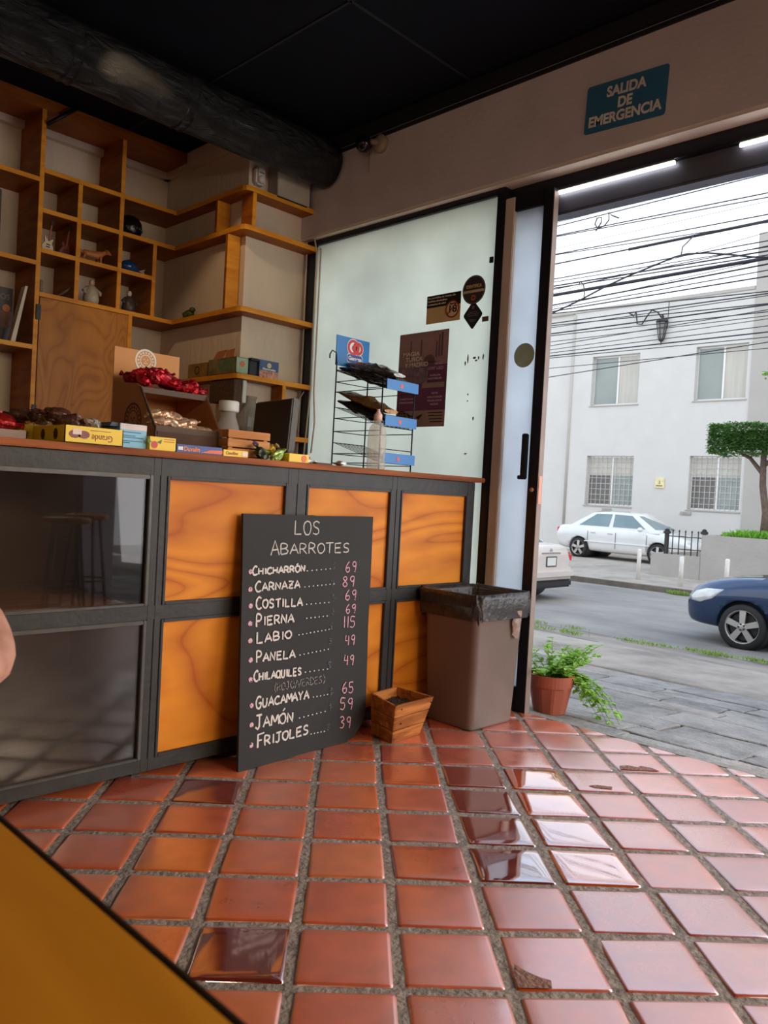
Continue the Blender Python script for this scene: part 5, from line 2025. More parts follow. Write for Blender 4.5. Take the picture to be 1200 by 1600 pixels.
# ------------------------------------------------------------------ posters and stickers on the shop window
XG = 3.3675
def sheet(name, label, cat, y0, y1, z0, z1, m, wav=.0, y0b=None, thick=.0008):
    """paper stuck to the inside of the window; y0 = left edge (larger y)"""
    t = thing(name, label, cat, (XG, (y0 + y1) / 2, z0))
    MB().box(XG - thick, XG, min(y0, y1), max(y0, y1), z0, z1).build('sheet', m, t)
    return t


def wpanel(t, name, y0, y1, z0, z1, m, lvl=1):
    x = XG - .0008 - .0005 * lvl
    return MB().box(x, x + .0004, min(y0, y1), max(y0, y1), z0, z1).build(name, m, t)


def wtext(t, name, items, m, lvl=2):
    b = MB()
    for s, y, z, size, al, w_ in items:
        text_mesh(b, s, (XG - .0010 - .0005 * lvl, y, z), *FX, size, al, .0008, w_, .0002)
    return b.build(name, m, t)


t = sheet('travel_poster', 'purple travel poster headed Magia Turca y Madrid on the frosted window', 'poster', 3.232, 2.860, 1.452, 1.992, mat('poster_purple', (124, 66, 110), .5, 0, .12, 5))
wpanel(t, 'sky_picture', 3.232, 2.860, 1.80, 1.992, mat('poster_sky', (176, 144, 148), .5, 0, .15, 7))
wpanel(t, 'city_picture', 3.232, 3.00, 1.70, 1.80, mat('poster_city', (140, 118, 142), .5, 0, .5, 26))
wpanel(t, 'lower_band', 3.232, 2.860, 1.452, 1.545, mat('poster_beige', (182, 152, 144), .5, 0, .08, 6))
b = MB()
x = XG - .0020
for yc_, z0, h, w_ in ((2.905, 1.845, .135, .007), (2.925, 1.845, .12, .006), (3.06, 1.83, .12, .005), (3.14, 1.84, .11, .004), (2.945, 1.84, .09, .005)):
    b.box(x, x + .0004, yc_ - w_, yc_ + w_, z0, z0 + h)
b.prism([(2.995 + .045 * math.cos(q), 1.815 + .045 * math.sin(q)) for q in [PI * k / 14 for k in range(15)]], x, x + .0004, 'x')
b.box(x, x + .0004, 2.94, 3.06, 1.79, 1.818)
b.build('mosque_picture', mat('poster_dusk', (118, 86, 100), .5), t)
wtext(t, 'headline', (('MAGIA', 3.20, 1.862, .032, 'LEFT', .13), ('TURCA', 3.175, 1.830, .034, 'LEFT', .13), ('Y MADRID', 3.18, 1.797, .034, 'LEFT', .18)), mat('poster_pale', (250, 236, 230), .5), 4)
wtext(t, 'small_print', (('DEL 2025', 2.955, 1.800, .016, 'LEFT', .06), ('1997 USD', 3.0, 1.772, .024, 'LEFT', .11), ('VUELOS', 2.945, 1.736, .013, 'CENTER', .08), ('HOTELES', 2.945, 1.718, .013, 'CENTER', .10),
                          ('HOTEL', 2.94, 1.636, .014, 'CENTER', .05), ('DESAYUNOS', 2.94, 1.614, .013, 'CENTER', .11), ('TRASLADOS', 2.94, 1.594, .013, 'CENTER', .11), ('GUIAS', 2.94, 1.574, .013, 'CENTER', .06), ('VISITAS', 3.15, 1.61, .012, 'CENTER', .12), ('CIUDADES', 3.15, 1.59, .012, 'CENTER', .12)), mat('poster_lilac', (206, 166, 198), .5), 3)
wpanel(t, 'price_bar', 3.04, 2.875, 1.672, 1.700, mat('poster_bar', (170, 148, 140), .5), 2)
b = MB()
G = ((0, -1, 0), (0, 0, 1))
disc(b, (XG - .0024, 3.185, 1.512), .034, *G, r2=.029, th=.0004)
for dy in (-.018, 0, .018):
    b.box(XG - .0028, XG - .0024, 3.185 + dy - .0025, 3.185 + dy + .0025, 1.484, 1.540)
for dz in (-.015, .004, .02):
    b.box(XG - .0028, XG - .0024, 3.155, 3.215, 1.512 + dz - .002, 1.512 + dz + .002)
for k in range(3):
    b.tube([(XG - .0026, 3.15 - .01 * k, 1.535 - .012 * k), (XG - .0026, 3.12, 1.515 - .012 * k), (XG - .0026, 3.09, 1.512 - .010 * k)], .003, 6)
b.prism([(3.075, 1.508), (3.02, 1.528), (3.04, 1.506), (3.05, 1.494)], XG - .0030, XG - .0026, 'x')
for k in range(4):
    b.box(XG - .0028, XG - .0024, 2.875, 2.985 - .006 * k, 1.528 - .017 * k, 1.533 - .017 * k)
b.build('globe_mark', M['ink_black'], t)

t = sheet('age_notice', 'black and tan notice with a red ringed 18 on the frosted window', 'notice', 3.036, 2.789, 2.032, 2.190, mat('notice_tan', (240, 210, 154), .5, 0, .05, 9))
wpanel(t, 'black_header', 3.036, 2.789, 2.122, 2.190, M['ink_black'])
wtext(t, 'lettering', (('Se prohibe la venta de', 3.026, 2.172, .012, 'LEFT', .20), ('bebidas alcoholicas', 3.026, 2.154, .012, 'LEFT', .14), ('a menores de edad', 3.026, 2.136, .012, 'LEFT', .13)), mat('notice_text', (244, 232, 206), .5), 2)
b = MB()
disc(b, (XG - .0020, 2.845, 2.098), .042, *G)
b.build('ring_ground', mat('notice_cream', (248, 228, 186), .5), t)
b = MB()
disc(b, (XG - .0030, 2.845, 2.098), .049, *G, r2=.041)
b.build('red_ring', mat('ring_red', (176, 50, 46), .5), t)
wtext(t, 'numeral', (('18', 2.845, 2.080, .055, 'CENTER', .055), ('MENORES', 2.845, 2.124, .009, 'CENTER', .04)), M['ink_black'], 5)
b = MB()
b.add([(XG - .0052, 2.876, 2.066), (XG - .0052, 2.881, 2.071), (XG - .0052, 2.816, 2.133), (XG - .0052, 2.811, 2.128)], [(0, 1, 2, 3)])
b.build('slash', mat('slash_red', (176, 50, 46), .5), t)

t = thing('round_sticker', 'round black sticker with a pale band on the frosted window', 'sticker', (XG, 2.703, 2.183))
disc(bb := MB(), (XG, 2.703, 2.183), .078, *G)
bb.build('disc', mat('sticker_black', (60, 60, 72), .45), t)
disc(bb := MB(), (XG - .0009, 2.703, 2.183), .074, *G, r2=.071, th=.0004)
bb.build('rim_line', mat('rim_line', (150, 140, 124), .5), t)
wpanel(t, 'pale_band', 2.775, 2.632, 2.168, 2.182, mat('pale_band', (226, 204, 168), .5), 2)
wtext(t, 'lettering', (('IDENTIFICA', 2.703, 2.194, .024, 'CENTER', .105),), mat('sticker_gold', (246, 210, 154), .5), 2)
disc(bb := MB(), (XG - .0016, 2.703, 2.140), .017, *G, n=7, r2=.007)
bb.build('orange_mark', mat('sticker_orange', (200, 100, 70), .5), t)

t = thing('diamond_sticker', 'dark rounded diamond sticker below the round one', 'sticker', (XG, 2.70, 2.045))
pts = rrect(0, 0, .048, .048, .012, 0, rot=PI / 4)
MB().prism([(2.70 + p.x, 2.047 + p.y * 1.18) for p in pts], XG - .0008, XG, 'x').build('plate', mat('diamond_navy', (34, 40, 52), .45), t)
disc(bb := MB(), (XG - .0010, 2.70, 2.088), .010, *G, n=10, th=.0004)
bb.build('emblem', mat('diamond_red', (150, 110, 116), .5), t)
b = MB()
for z, w_ in ((2.062, .03), (2.052, .042), (2.042, .036), (2.020, .025), (2.012, .018)):
    b.box(XG - .0014, XG - .0010, 2.70 - w_, 2.70 + w_, z, z + .003)
b.build('print_lines', mat('diamond_lines', (130, 134, 140), .5), t)
t = thing('small_label', 'tiny brown rectangular label at the right edge of the frosted window', 'label', (XG, 2.615, 2.01))
MB().box(XG - .0008, XG, 2.594, 2.636, 2.003, 2.030).build('label_sheet', mat('brown_label', (120, 98, 88), .5), t)
# glue remnants and scratches
b = MB()
rnd = random.Random(8)
for y, z, w_, h in ((2.735, 1.79, .006, .014), (2.718, 1.812, .006, .024), (2.672, 1.815, .012, .006), (2.660, 1.80, .01, .005), (2.645, 1.812, .006, .01), (2.615, 1.815, .006, .016), (2.705, 1.62, .005, .006), (2.705, 1.585, .005, .005), (2.66, 1.49, .006, .010), (2.70, 1.30, .01, .004)):
    b.prism([(y + w_ * math.cos(q) * rnd.uniform(.7, 1.2), z + h * math.sin(q) * rnd.uniform(.7, 1.2)) for q in [2 * PI * k / 9 for k in range(9)]], XG - .0004, XG, 'x')
tag(b.build('tape_remnants', mat('tape_grey', (140, 136, 118), .8)), 'torn bits of old tape stuck to the frosted window', 'tape', kind='stuff')
t = thing('round_door_sticker', 'pale green round sticker on the narrow door pane', 'sticker', (3.369, 2.360, 1.80))
disc(bb := MB(), (3.3695, 2.355, 1.802), .062, *G)
bb.build('disc', mat('sticker_green', (190, 220, 202), .5), t)
# ------------------------------------------------------------------ street
def ground_mat(name, cols, scale, rough=.9, bump=.5, stretch=(1, 1, 1), bscale=30):
    m, n, l, p = base_mat(name)
    tcn = n.new('ShaderNodeTexCoord')
    mp = n.new('ShaderNodeMapping')
    mp.inputs['Scale'].default_value = stretch
    l.new(tcn.outputs['Object'], mp.inputs['Vector'])
    a = n.new('ShaderNodeTexNoise')
    a.inputs['Scale'].default_value = scale
    a.inputs['Detail'].default_value = 9
    a.inputs['Roughness'].default_value = .65
    l.new(mp.outputs['Vector'], a.inputs['Vector'])
    r = n.new('ShaderNodeValToRGB')
    e = r.color_ramp.elements
    e[0].position, e[0].color = .32, lin(cols[0])
    e[1].position, e[1].color = .7, lin(cols[-1])
    if len(cols) > 2:
        x = e.new(.5)
        x.color = lin(cols[1])
    l.new(a.outputs['Fac'], r.inputs['Fac'])
    l.new(r.outputs['Color'], p.inputs['Base Color'])
    p.inputs['Roughness'].default_value = rough
    b = n.new('ShaderNodeBump')
    b.inputs['Strength'].default_value = bump
    b.inputs['Distance'].default_value = .02
    c = n.new('ShaderNodeTexNoise')
    c.inputs['Scale'].default_value = bscale
    c.inputs['Detail'].default_value = 5
    l.new(tcn.outputs['Object'], c.inputs['Vector'])
    l.new(c.outputs['Fac'], b.inputs['Height'])
    l.new(b.outputs['Normal'], p.inputs['Normal'])
    return m


ZST = -.60


def zs(x):
    """height of the near pavement, falling from the threshold to the street"""
    if x < 8.0:
        return -.004 - .335 * max(0, x - XF) / (8.0 - XF) - .02 * (1 if x > XF + .2 else 0) * min(1, (x - XF) / .5)
    if x < 9.4:
        return -.36 + (ZST + .36) * (x - 8.0) / 1.4
    return ZST


def strip(xs, y0, y1, ny, zf, jit=0, seed=0):
    mb = MB()
    vs, fs = [], []
    xs = [xs[0]] + xs + [xs[-1]]
    for i, x in enumerate(xs):
        for k in range(ny + 1):
            y = y0 + (y1 - y0) * k / ny
            vs.append((x, y, zf(x) - (.12 if i in (0, len(xs) - 1) else 0) + jit * noise.noise(Vector((x * 1.3, y * 1.3, seed)))))
    for i in range(len(xs) - 1):
        for k in range(ny):
            a = i * (ny + 1) + k
            fs.append((a, a + ny + 1, a + ny + 2, a + 1))
    return mb.add(vs, fs, 0, True)


lsp = lambda a, b, n: [a + (b - a) * i / n for i in range(n + 1)]
# bedding and concrete of the near pavement, asphalt, far pavement
structure(strip(lsp(XF + .004, 6.3, 20), -8, 24, 90, lambda x: zs(x) - .022, .004).build('ground_bed', mat('pave_joint', (104, 100, 96), .95, 0, .3, 20)), 'dark joint bed under the stone pavers')
structure(strip(lsp(5.55, 7.25, 14), -8, 24, 120, lambda x: zs(x) + .003, .010, 4).build('pavement_concrete', ground_mat('old_concrete', ((128, 118, 108), (158, 147, 136), (178, 167, 153)), 1.6)), 'worn pale concrete strip of the near pavement')
structure(strip(lsp(7.2, 8.2, 9), -8, 24, 120, lambda x: zs(x) - .004, .012, 7).build('pavement_stone', ground_mat('stone_strip', ((108, 100, 94), (138, 128, 120), (164, 152, 140)), 2.2, stretch=(1, .4, 1))), 'grey stone strip along the gutter')
structure(strip(lsp(8.05, 15.4, 26), -14, 40, 110, lambda x: zs(x), .012, 9).build('street', ground_mat('asphalt', ((120, 115, 110), (140, 134, 128), (156, 149, 142)), 1.1, .85, .3, (1, .5, 1))), 'grey worn asphalt street')


def zf_far(x):
    return -.50 + .10 * (x - 15.4) / 4.1 if x < 19.5 else -.40


b = strip(lsp(15.4, 23.2, 18), -10, 40, 90, zf_far, .006, 11)
structure(b.build('far_pavement', ground_mat('far_concrete', ((146, 136, 126), (166, 156, 145), (182, 172, 160)), 1.2)), 'pale far pavement in front of the white building')
b = MB().bbox(15.28, 15.45, -10, 40, -.75, -.492, .02)
structure(b.build('far_kerb', ground_mat('kerb_stone', ((96, 86, 76), (126, 116, 104)), 3)), 'stone kerb of the far pavement')


def build_pavers():
    """irregular rectangular slabs laid along the facade"""
    rnd = random.Random(31)
    mb = MB()
    x = XF + .035
    rows = []
    while x < 5.6:
        w_ = rnd.uniform(.2, .42)
        rows.append((x, x + w_))
        x += w_ + .008
    for ri, (a, b_) in enumerate(rows):
        y = -4.0 + rnd.uniform(-.3, 0)
        while y < 9:
            L = rnd.uniform(.28, .66)
            y0, y1 = y, y + L
            j = lambda: rnd.uniform(-.010, .010)
            dz = rnd.uniform(-.003, .005)
            skew = .01
            cs = [(a + j(), y0 + j()), (b_ + j(), y0 + j()), (b_ + j(), y1 + j()), (a + j(), y1 + j())]
            N = 6
            pts = []
            for q in range(4):      # wavy split edges
                p0, p1 = Vector(cs[q]), Vector(cs[(q + 1) % 4])
                nn = N if q in (1, 3) else 3
                for s in range(nn):
                    p = p0.lerp(p1, s / nn)
                    if s:
                        p += Vector((j(), j())) * .8
                    pts.append(p)
            n = len(pts)
            cx = Vector(((a + b_) / 2, (y0 + y1) / 2))
            top = [(p.x, p.y, zs(p.x) + dz + .0) for p in [q + (cx - q).normalized() * .010 for q in pts]]
            mid = [(p.x, p.y, zs(p.x) + dz - .005) for p in pts]
            bot = [(p.x, p.y, zs(p.x) - .045) for p in pts]
            fs = [list(range(n))] + [(i, n + i, n + (i + 1) % n, (i + 1) % n) for i in range(n)] + [(n + i, 2 * n + i, 2 * n + (i + 1) % n, n + (i + 1) % n) for i in range(n)]
            mb.add(top + mid + bot, fs, rnd.choice((0, 0, 1, 2)))
            y = y1 + .008
    ms = [ground_mat('slab_grey', ((122, 117, 112), (152, 146, 141), (172, 165, 158)), 5, .85, .6, bscale=40), ground_mat('slab_dark', ((112, 108, 105), (140, 135, 131), (160, 154, 148)), 5, .85, .6, bscale=40),
          ground_mat('slab_warm', ((126, 118, 111), (158, 148, 140), (178, 167, 157)), 5, .85, .6, bscale=40)]
    structure(mb.build('pavement_slabs', ms, fix=False), 'grey stone slabs paved outside the doorway')


build_pavers()
structure(MB().bbox(XF + .006, XF + .06, -2.05, 5, -.05, -.001, .004).build('trim_6', mat('threshold', (150, 142, 134), .9, 0, .25, 20, .5, 60)), 'cement edge where the tiles meet the street pavers')


def tuft(mb, p, n, h, spread, rnd):
    for i in range(n):
        a = rnd.uniform(0, 2 * PI)
        q = Vector(p) + Vector((rnd.gauss(0, spread * .4), rnd.gauss(0, spread), 0))
        q.z = p[2] if isinstance(p, tuple) else p.z
        d = Vector((math.cos(a) * .5, math.sin(a) * .5, 1))
        leaf(mb, q, d, Vector((math.sin(a), -math.cos(a), .2)), h * rnd.uniform(.5, 1.2), h * .22)


rnd = random.Random(2)
mb = MB()
for x, y0, y1, n in ((7.95, 1.9, 2.75, 13), (7.85, 2.8, 3.5, 9), (7.75, 3.5, 4.0, 6), (7.45, 4.3, 4.7, 5), (7.3, 4.7, 5.2, 4), (7.9, 5.1, 5.3, 2), (8.2, 4.7, 4.9, 2), (7.1, 1.6, 2.1, 3)):
    for i in range(n):
        y = y0 + (y1 - y0) * rnd.random()
        xx = x + rnd.gauss(0, .04)
        tuft(mb, (xx, y, zs(xx) + .004), 26, .045, .07, rnd)
for y in (6.75, 6.85, 6.95):
    tuft(mb, (15.2, y - .2, ZST + .005), 60, .09, .1, rnd)
tag(mb.build('gutter_weeds', leafmat('weed_green', (150, 176, 90), .3), fix=False), 'low green weeds growing in the pavement cracks and gutter', 'weeds', kind='stuff')


# ------------------------------------------------------------------ building across the street
def build_building():
    X = 23.0
    t = thing('white_building', 'white rendered two storey building across the street with aluminium windows', 'building', (X, 11, -.4))
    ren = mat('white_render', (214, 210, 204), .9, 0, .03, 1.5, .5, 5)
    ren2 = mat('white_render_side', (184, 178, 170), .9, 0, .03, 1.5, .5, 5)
    wins = [(11.75, 13.39, 4.29, 5.87, 0), (8.515, 9.997, 4.30, 5.885, 0), (11.767, 13.392, 1.09, 2.675, 1), (8.50, 9.993, 1.105, 2.685, 1)]
    b = MB()
    # wall with openings: columns of blocks
    ys = [8.48, 8.505, 9.995, 11.758, 13.391, 14.12]
    top = 7.40
    b.box(X, X + .3, 13.391, 14.12, -.6, top)
    b.box(X, X + .3, 9.995, 11.758, -.6, top)
    b.box(X, X + .3, 8.40, 8.505, -.6, top)
    for y0, y1, za, zb_, zc_, zd_ in ((8.505, 9.995, 1.105, 2.685, 4.30, 5.885), (11.758, 13.391, 1.09, 2.675, 4.29, 5.87)):
        b.box(X, X + .3, y0, y1, -.6, za)
        b.box(X, X + .3, y0, y1, zb_, zc_)
        b.box(X, X + .3, y0, y1, zd_, top)
    b.build('front_wall', ren, t)
    b = MB().box(X + .06, X + .4, 14.12, 34, -.6, top - .05)
    b.build('left_wall', ren, t)
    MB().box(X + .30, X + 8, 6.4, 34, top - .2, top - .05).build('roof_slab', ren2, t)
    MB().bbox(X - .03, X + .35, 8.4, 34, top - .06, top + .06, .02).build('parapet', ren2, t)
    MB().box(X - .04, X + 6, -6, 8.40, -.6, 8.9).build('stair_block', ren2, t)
    MB().tube([(X + .0, 14.12, -.45), (X + .0, 14.12, top - .1)], .05, 10).build('downpipe', ren2, t)
    alu = mat('aluminium', (222, 220, 216), .35, .5, .03)
    pane = mat('window_glass', (150, 156, 150), .12, 0, .12, .8, spec=.6)
    pane2 = mat('window_curtain', (196, 190, 178), .3, 0, .08, 2, stretch=(1, 6, .4))
    pdark = mat('window_dark', (112, 106, 100), .15, 0, .25, .9)
    bar = mat('grille', (206, 204, 200), .5)
    for y0, y1, z0, z1, low in wins:
        wn = MB()
        xx = X + .14
        k = .05
        wn.bbox(xx, xx + .06, y0, y0 + k, z0, z1, .004)
        wn.bbox(xx, xx + .06, y1 - k, y1, z0, z1, .004)
        wn.bbox(xx, xx + .06, y0 + k, y1 - k, z0, z0 + k, .004)
        wn.bbox(xx, xx + .06, y0 + k, y1 - k, z1 - k, z1, .004)
        ym = y0 + (y1 - y0) * .47
        wn.bbox(xx - .01, xx + .05, ym - .03, ym + .03, z0 + k, z1 - k, .004)
        f = wn.build('window', alu, t)
        MB().box(xx + .030, xx + .036, ym + .0, y1 - k, z0 + k, z1 - k).build('pane', pdark if low else pane, f)
        MB().box(xx + .015, xx + .021, y0 + k, ym, z0 + k, z1 - k).build('pane', pane if low else pane2, f)
        MB().box(X + .29, X + .298, y0, y1, z0, z1).build('room_dark', pdark, f)
        if low:
            MB().box(xx + .008, xx + .013, y0 + k, y1 - k, z1 - .62, z1 - k).build('roller_blind', pane2, f)
            g = MB()
            for i in range(1, 10):
                y = y0 + (y1 - y0) * i / 10
                g.box(xx - .03, xx - .02, y - .006, y + .006, z0 + .02, z1 - .02)
            for i in range(1, 9):
                z = z0 + (z1 - z0) * i / 9
                g.box(xx - .03, xx - .02, y0, y1, z - .006, z + .006)
            g.build('grille', bar, f)
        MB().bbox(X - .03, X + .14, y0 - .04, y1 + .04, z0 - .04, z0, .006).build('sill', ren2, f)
    for y, z in ((12.577, .96), (10.02, .985)):
        b = MB().bbox(X - .03, X, y - .17, y + .17, z - .05, z + .05, .006)
        for k in range(3):
            b.box(X - .034, X - .03, y - .14, y + .14, z - .03 + .026 * k, z - .018 + .026 * k)
        b.build('vent', mat('vent_grey', (176, 170, 162), .6), t)
    pl = MB().bbox(X - .035, X, 10.72, 11.02, 1.70, 2.02, .01).build('number_plate', mat('cream_tile', (232, 218, 168), .5), t)
    b = MB()
    text_mesh(b, '2', (X - .036, 10.87, 1.84), *FX, .13, 'CENTER', .003)
    b.box(X - .037, X - .035, 10.77, 10.97, 1.76, 1.79)
    b.build('numeral', mat('plate_ink', (120, 96, 60), .5), pl)
    lt = thing('wall_lantern', 'black wrought iron lantern on a scrolled bracket on the white building', 'lantern', (X, 11.3, 6.6))
    ir = mat('wrought_iron', (52, 48, 46), .6)
    b = MB()
    b.tube([(X - .12, 12.15, 7.12), (X - .12, 12.0, 7.0), (X - .12, 11.92, 7.12), (X - .12, 11.86, 6.75), (X - .12, 11.7, 6.72), (X - .12, 11.55, 6.95), (X - .12, 11.40, 7.12), (X - .12, 11.2, 7.02), (X - .12, 11.09, 6.86)], .022, 8)
    b.tube([(X - .12, 10.87, 7.3), (X - .12, 10.88, 6.5)], .012, 8)
    b.tube([(X, 12.1, 7.08), (X - .12, 12.1, 7.08)], .02, 8)
    b.build('bracket', ir, lt)
    b = MB()
    P0 = (X - .12, 11.05, 6.1)
    b.lathe([(.03, .72), (.13, .70), (.19, .62), (.03, .64)], 6, P0, smooth=False)
    for k in range(6):
        a = 2 * PI * k / 6
        b.tube([(P0[0] + .16 * math.cos(a), P0[1] + .16 * math.sin(a), 6.1 + .62), (P0[0] + .08 * math.cos(a), P0[1] + .08 * math.sin(a), 6.1 + .10)], .013, 6)
    b.lathe([(.09, .10), (.07, .05), (.02, .02), (.015, -.06), (0, -.08)], 10, P0)
    b.lathe([(.03, .72), (.05, .78), (.02, .84), (0, .86)], 10, P0)
    b.build('lantern_frame', ir, lt)
    MB().lathe([(.055, .12), (.13, .60)], 6, P0, smooth=False).build('glass', clear_mat('lantern_glass', (206, 204, 198), .35, .1), lt)
    return t


build_building()

# grey forecourt wall with railings, posts and planting
t = thing('forecourt_wall', 'low grey rendered forecourt wall with raised planter across the street', 'wall', (17.5, 6, -.45))
gw = mat('grey_render', (174, 168, 160), .92, 0, .06, 2.2, .6, 18)
b = MB().bbox(17.4, 17.6, 7.19, 8.34, -.62, .06, .01)
b.bbox(17.4, 17.6, -4, 7.19, -.62, .55, .012)
b.bbox(17.6, 18.9, 7.02, 7.19, -.62, .55, .01)
b.bbox(17.6, 22.9, 8.20, 8.34, -.62, .06, .01)
b.build('wall_body', gw, t)
MB().box(17.6, 18.9, -4, 7.02, -.62, .53).build('soil', mat('bed_soil', (110, 96, 78), .95, 0, .3, 6), t)
t = thing('iron_railing', 'black iron railing on top of the low forecourt wall', 'railing', (17.5, 7.6, .06))
ir = mat('railing_iron', (52, 50, 50), .55)
for y, zt in ((8.02, .60), (7.17, .64)):
    b = MB().bbox(17.45, 17.53, y - .04, y + .04, .06 if y > 7.5 else .55, zt, .006)
    b.bbox(17.43, 17.55, y - .065, y + .065, zt - .08, zt - .02, .008)
    b.lathe([(.06, 0), (.03, .03), (0, .04)], 10, (17.49, y, zt))
    b.build('post', ir, t)
b = MB().bbox(17.475, 17.505, 7.20, 7.985, .18, .20, .002)
b.bbox(17.475, 17.505, 7.20, 7.985, .46, .48, .002)
b.build('rail', ir, t)
for i in range(5):
    y = 7.30 + .145 * i
    b = MB().tube([(17.49, y, .06), (17.49, y, .58)], .012, 6)
    b.lathe([(.012, 0), (.022, .02), (0, .06)], 6, (17.49, y, .57))
    b.build('bar', ir, t)
for i, (x, y, h, lab) in enumerate(((16.2, 8.02, .66, 'leftmost white pavement post across the street'), (15.8, 6.90, .62, 'white pavement post in front of the iron railing'), (16.2, 6.14, .62, 'white pavement post before the planter wall'), (16.2, 3.9, .62, 'white pavement post at the right edge, behind the blue car'))):
    z = zf_far(x)
    o = MB().lathe([(.045, 0), (.045, h - .02), (.03, h), (0, h)], 14, (x, y, z)).build('bollard', mat('post_white', (226, 220, 212), .6, 0, .08, 14))
    tag(o, lab, 'post', 'white pavement posts')

rnd = random.Random(6)
mb = MB()
for i in range(1500):
    y = rnd.uniform(4.0, 6.9)
    x = rnd.uniform(17.62, 18.2)
    a = rnd.uniform(0, 2 * PI)
    d = Vector((math.cos(a) * .5, math.sin(a) * .5, 1))
    leaf(mb, Vector((x, y, .53)), d, Vector((math.sin(a), -math.cos(a), .1)), rnd.uniform(.10, .24) * (1 if y < 6.6 else .6), .03)
tag(mb.build('planter_grass', leafmat('grass_green', (134, 190, 66), .3), fix=False), 'bright green grass growing along the top of the planter wall', 'grass', kind='stuff')

t = thing('clipped_tree', 'tree with a box-clipped dark green crown in the planter across the street', 'tree', (18.2, 6.16, .53))
b = MB()
b.tube([(18.2, 6.165, .5), (18.2, 6.15, 1.1), (18.2, 6.25, 1.7), (18.2, 6.27, 2.4), (18.2, 6.2, 2.8)], [.09, .075, .07, .06, .03], 10)
b.tube([(18.2, 6.26, 1.95), (18.2, 6.55, 2.3), (18.2, 6.95, 2.5)], [.05, .04, .02], 8)
b.tube([(18.2, 6.26, 2.1), (18.25, 6.0, 2.45), (18.2, 5.7, 2.7)], [.045, .035, .02], 8)
b.build('trunk', mat('bark', (112, 92, 82), .9, 0, .25, 12, .6, 30), t)
mb = MB()
for i in range(9500):
    # points mostly near the faces of the box
    x, y, z = rnd.uniform(17.72, 18.8), rnd.uniform(4.9, 7.33), rnd.uniform(2.36, 3.05)
    k = rnd.random()
    if k < .40:
        x = 17.72 + abs(rnd.gauss(0, .05))
    elif k < .55:
        y = 7.33 - abs(rnd.gauss(0, .05))
    elif k < .72:
        z = 3.05 - abs(rnd.gauss(0, .04))
    elif k < .82:
        z = 2.36 + abs(rnd.gauss(0, .05))
    z += .05 * noise.noise(Vector((x * 2, y * 2, 0))) + (.10 * (6.3 - y) / 1.2 * .3 if z > 2.8 else 0)
    if z < 2.55 and y > 6.9:
        z += .0
    a, e = rnd.uniform(0, 2 * PI), rnd.uniform(-.4, .9)
    leaf(mb, Vector((x, y, z)), Vector((math.cos(a), math.sin(a), e)), Vector((0, 0, 1)), rnd.uniform(.05, .09), rnd.uniform(.03, .05))
mb.build('foliage', leafmat('clipped_leaves', (96, 140, 66), .4), t, fix=False)
b = MB().bbox(17.95, 18.6, 5.1, 7.1, 2.5, 2.9, .1)  # solid dark block painting the shade inside the crown
b.build('dark_core', mat('dark_core', (52, 66, 38), .9, 0, .4, 8), t)

# branch of another tree at the right edge
t = thing('tree_branch', 'leafy light green branch reaching in at the right edge above the clipped tree', 'branch', (14, 4.7, 3.4))
b = MB().tube([(14.2, 3.6, 3.5), (14.1, 4.2, 3.42), (14.0, 4.72, 3.43)], [.03, .02, .008], 8)
b.build('twig', mat('twig', (110, 96, 70), .9), t)
mb = MB()
for i in range(260):
    f = rnd.random() ** .7
    p = Vector((14.2, 3.6, 3.5)).lerp(Vector((14, 4.84, 3.43)), f) + Vector((rnd.gauss(0, .06), rnd.gauss(0, .05), rnd.gauss(0, .10 * (1.15 - f))))
    a = rnd.uniform(0, 2 * PI)
    leaf(mb, p, Vector((math.cos(a), math.sin(a) + .6, rnd.uniform(-.2, .6))), Vector((0, 0, 1)), rnd.uniform(.08, .14), .035)
mb.build('foliage', leafmat('branch_leaves', (126, 176, 70), .3), t, fix=False)
# ------------------------------------------------------------------ cars
def apply_mods(o):
    dg = bpy.context.evaluated_depsgraph_get()
    me = bpy.data.meshes.new_from_object(o.evaluated_get(dg))
    o.modifiers.clear()
    old = o.data
    o.data = me
    bpy.data.meshes.remove(old)
    return o


def car_paint(name, rgb, metal=0.0):
    return mat(name, rgb, .25, metal, .03, 2, coat=1.0)


M['car_glass'] = mat('car_glass', (112, 134, 138), .06, 0, .15, 1.5, spec=.8)
M['alloy'] = mat('alloy', (190, 184, 178), .3, .7, .05)
M['tail_red'] = mat('tail_red', (210, 36, 40), .15, coat=.6)
M['head_clear'] = mat('head_clear', (206, 206, 204), .1, .2, .2, 8, coat=1)
M['trim_black'] = mat('trim_black', (38, 37, 38), .5)
M['amber'] = mat('amber', (226, 150, 90), .2, coat=.6)


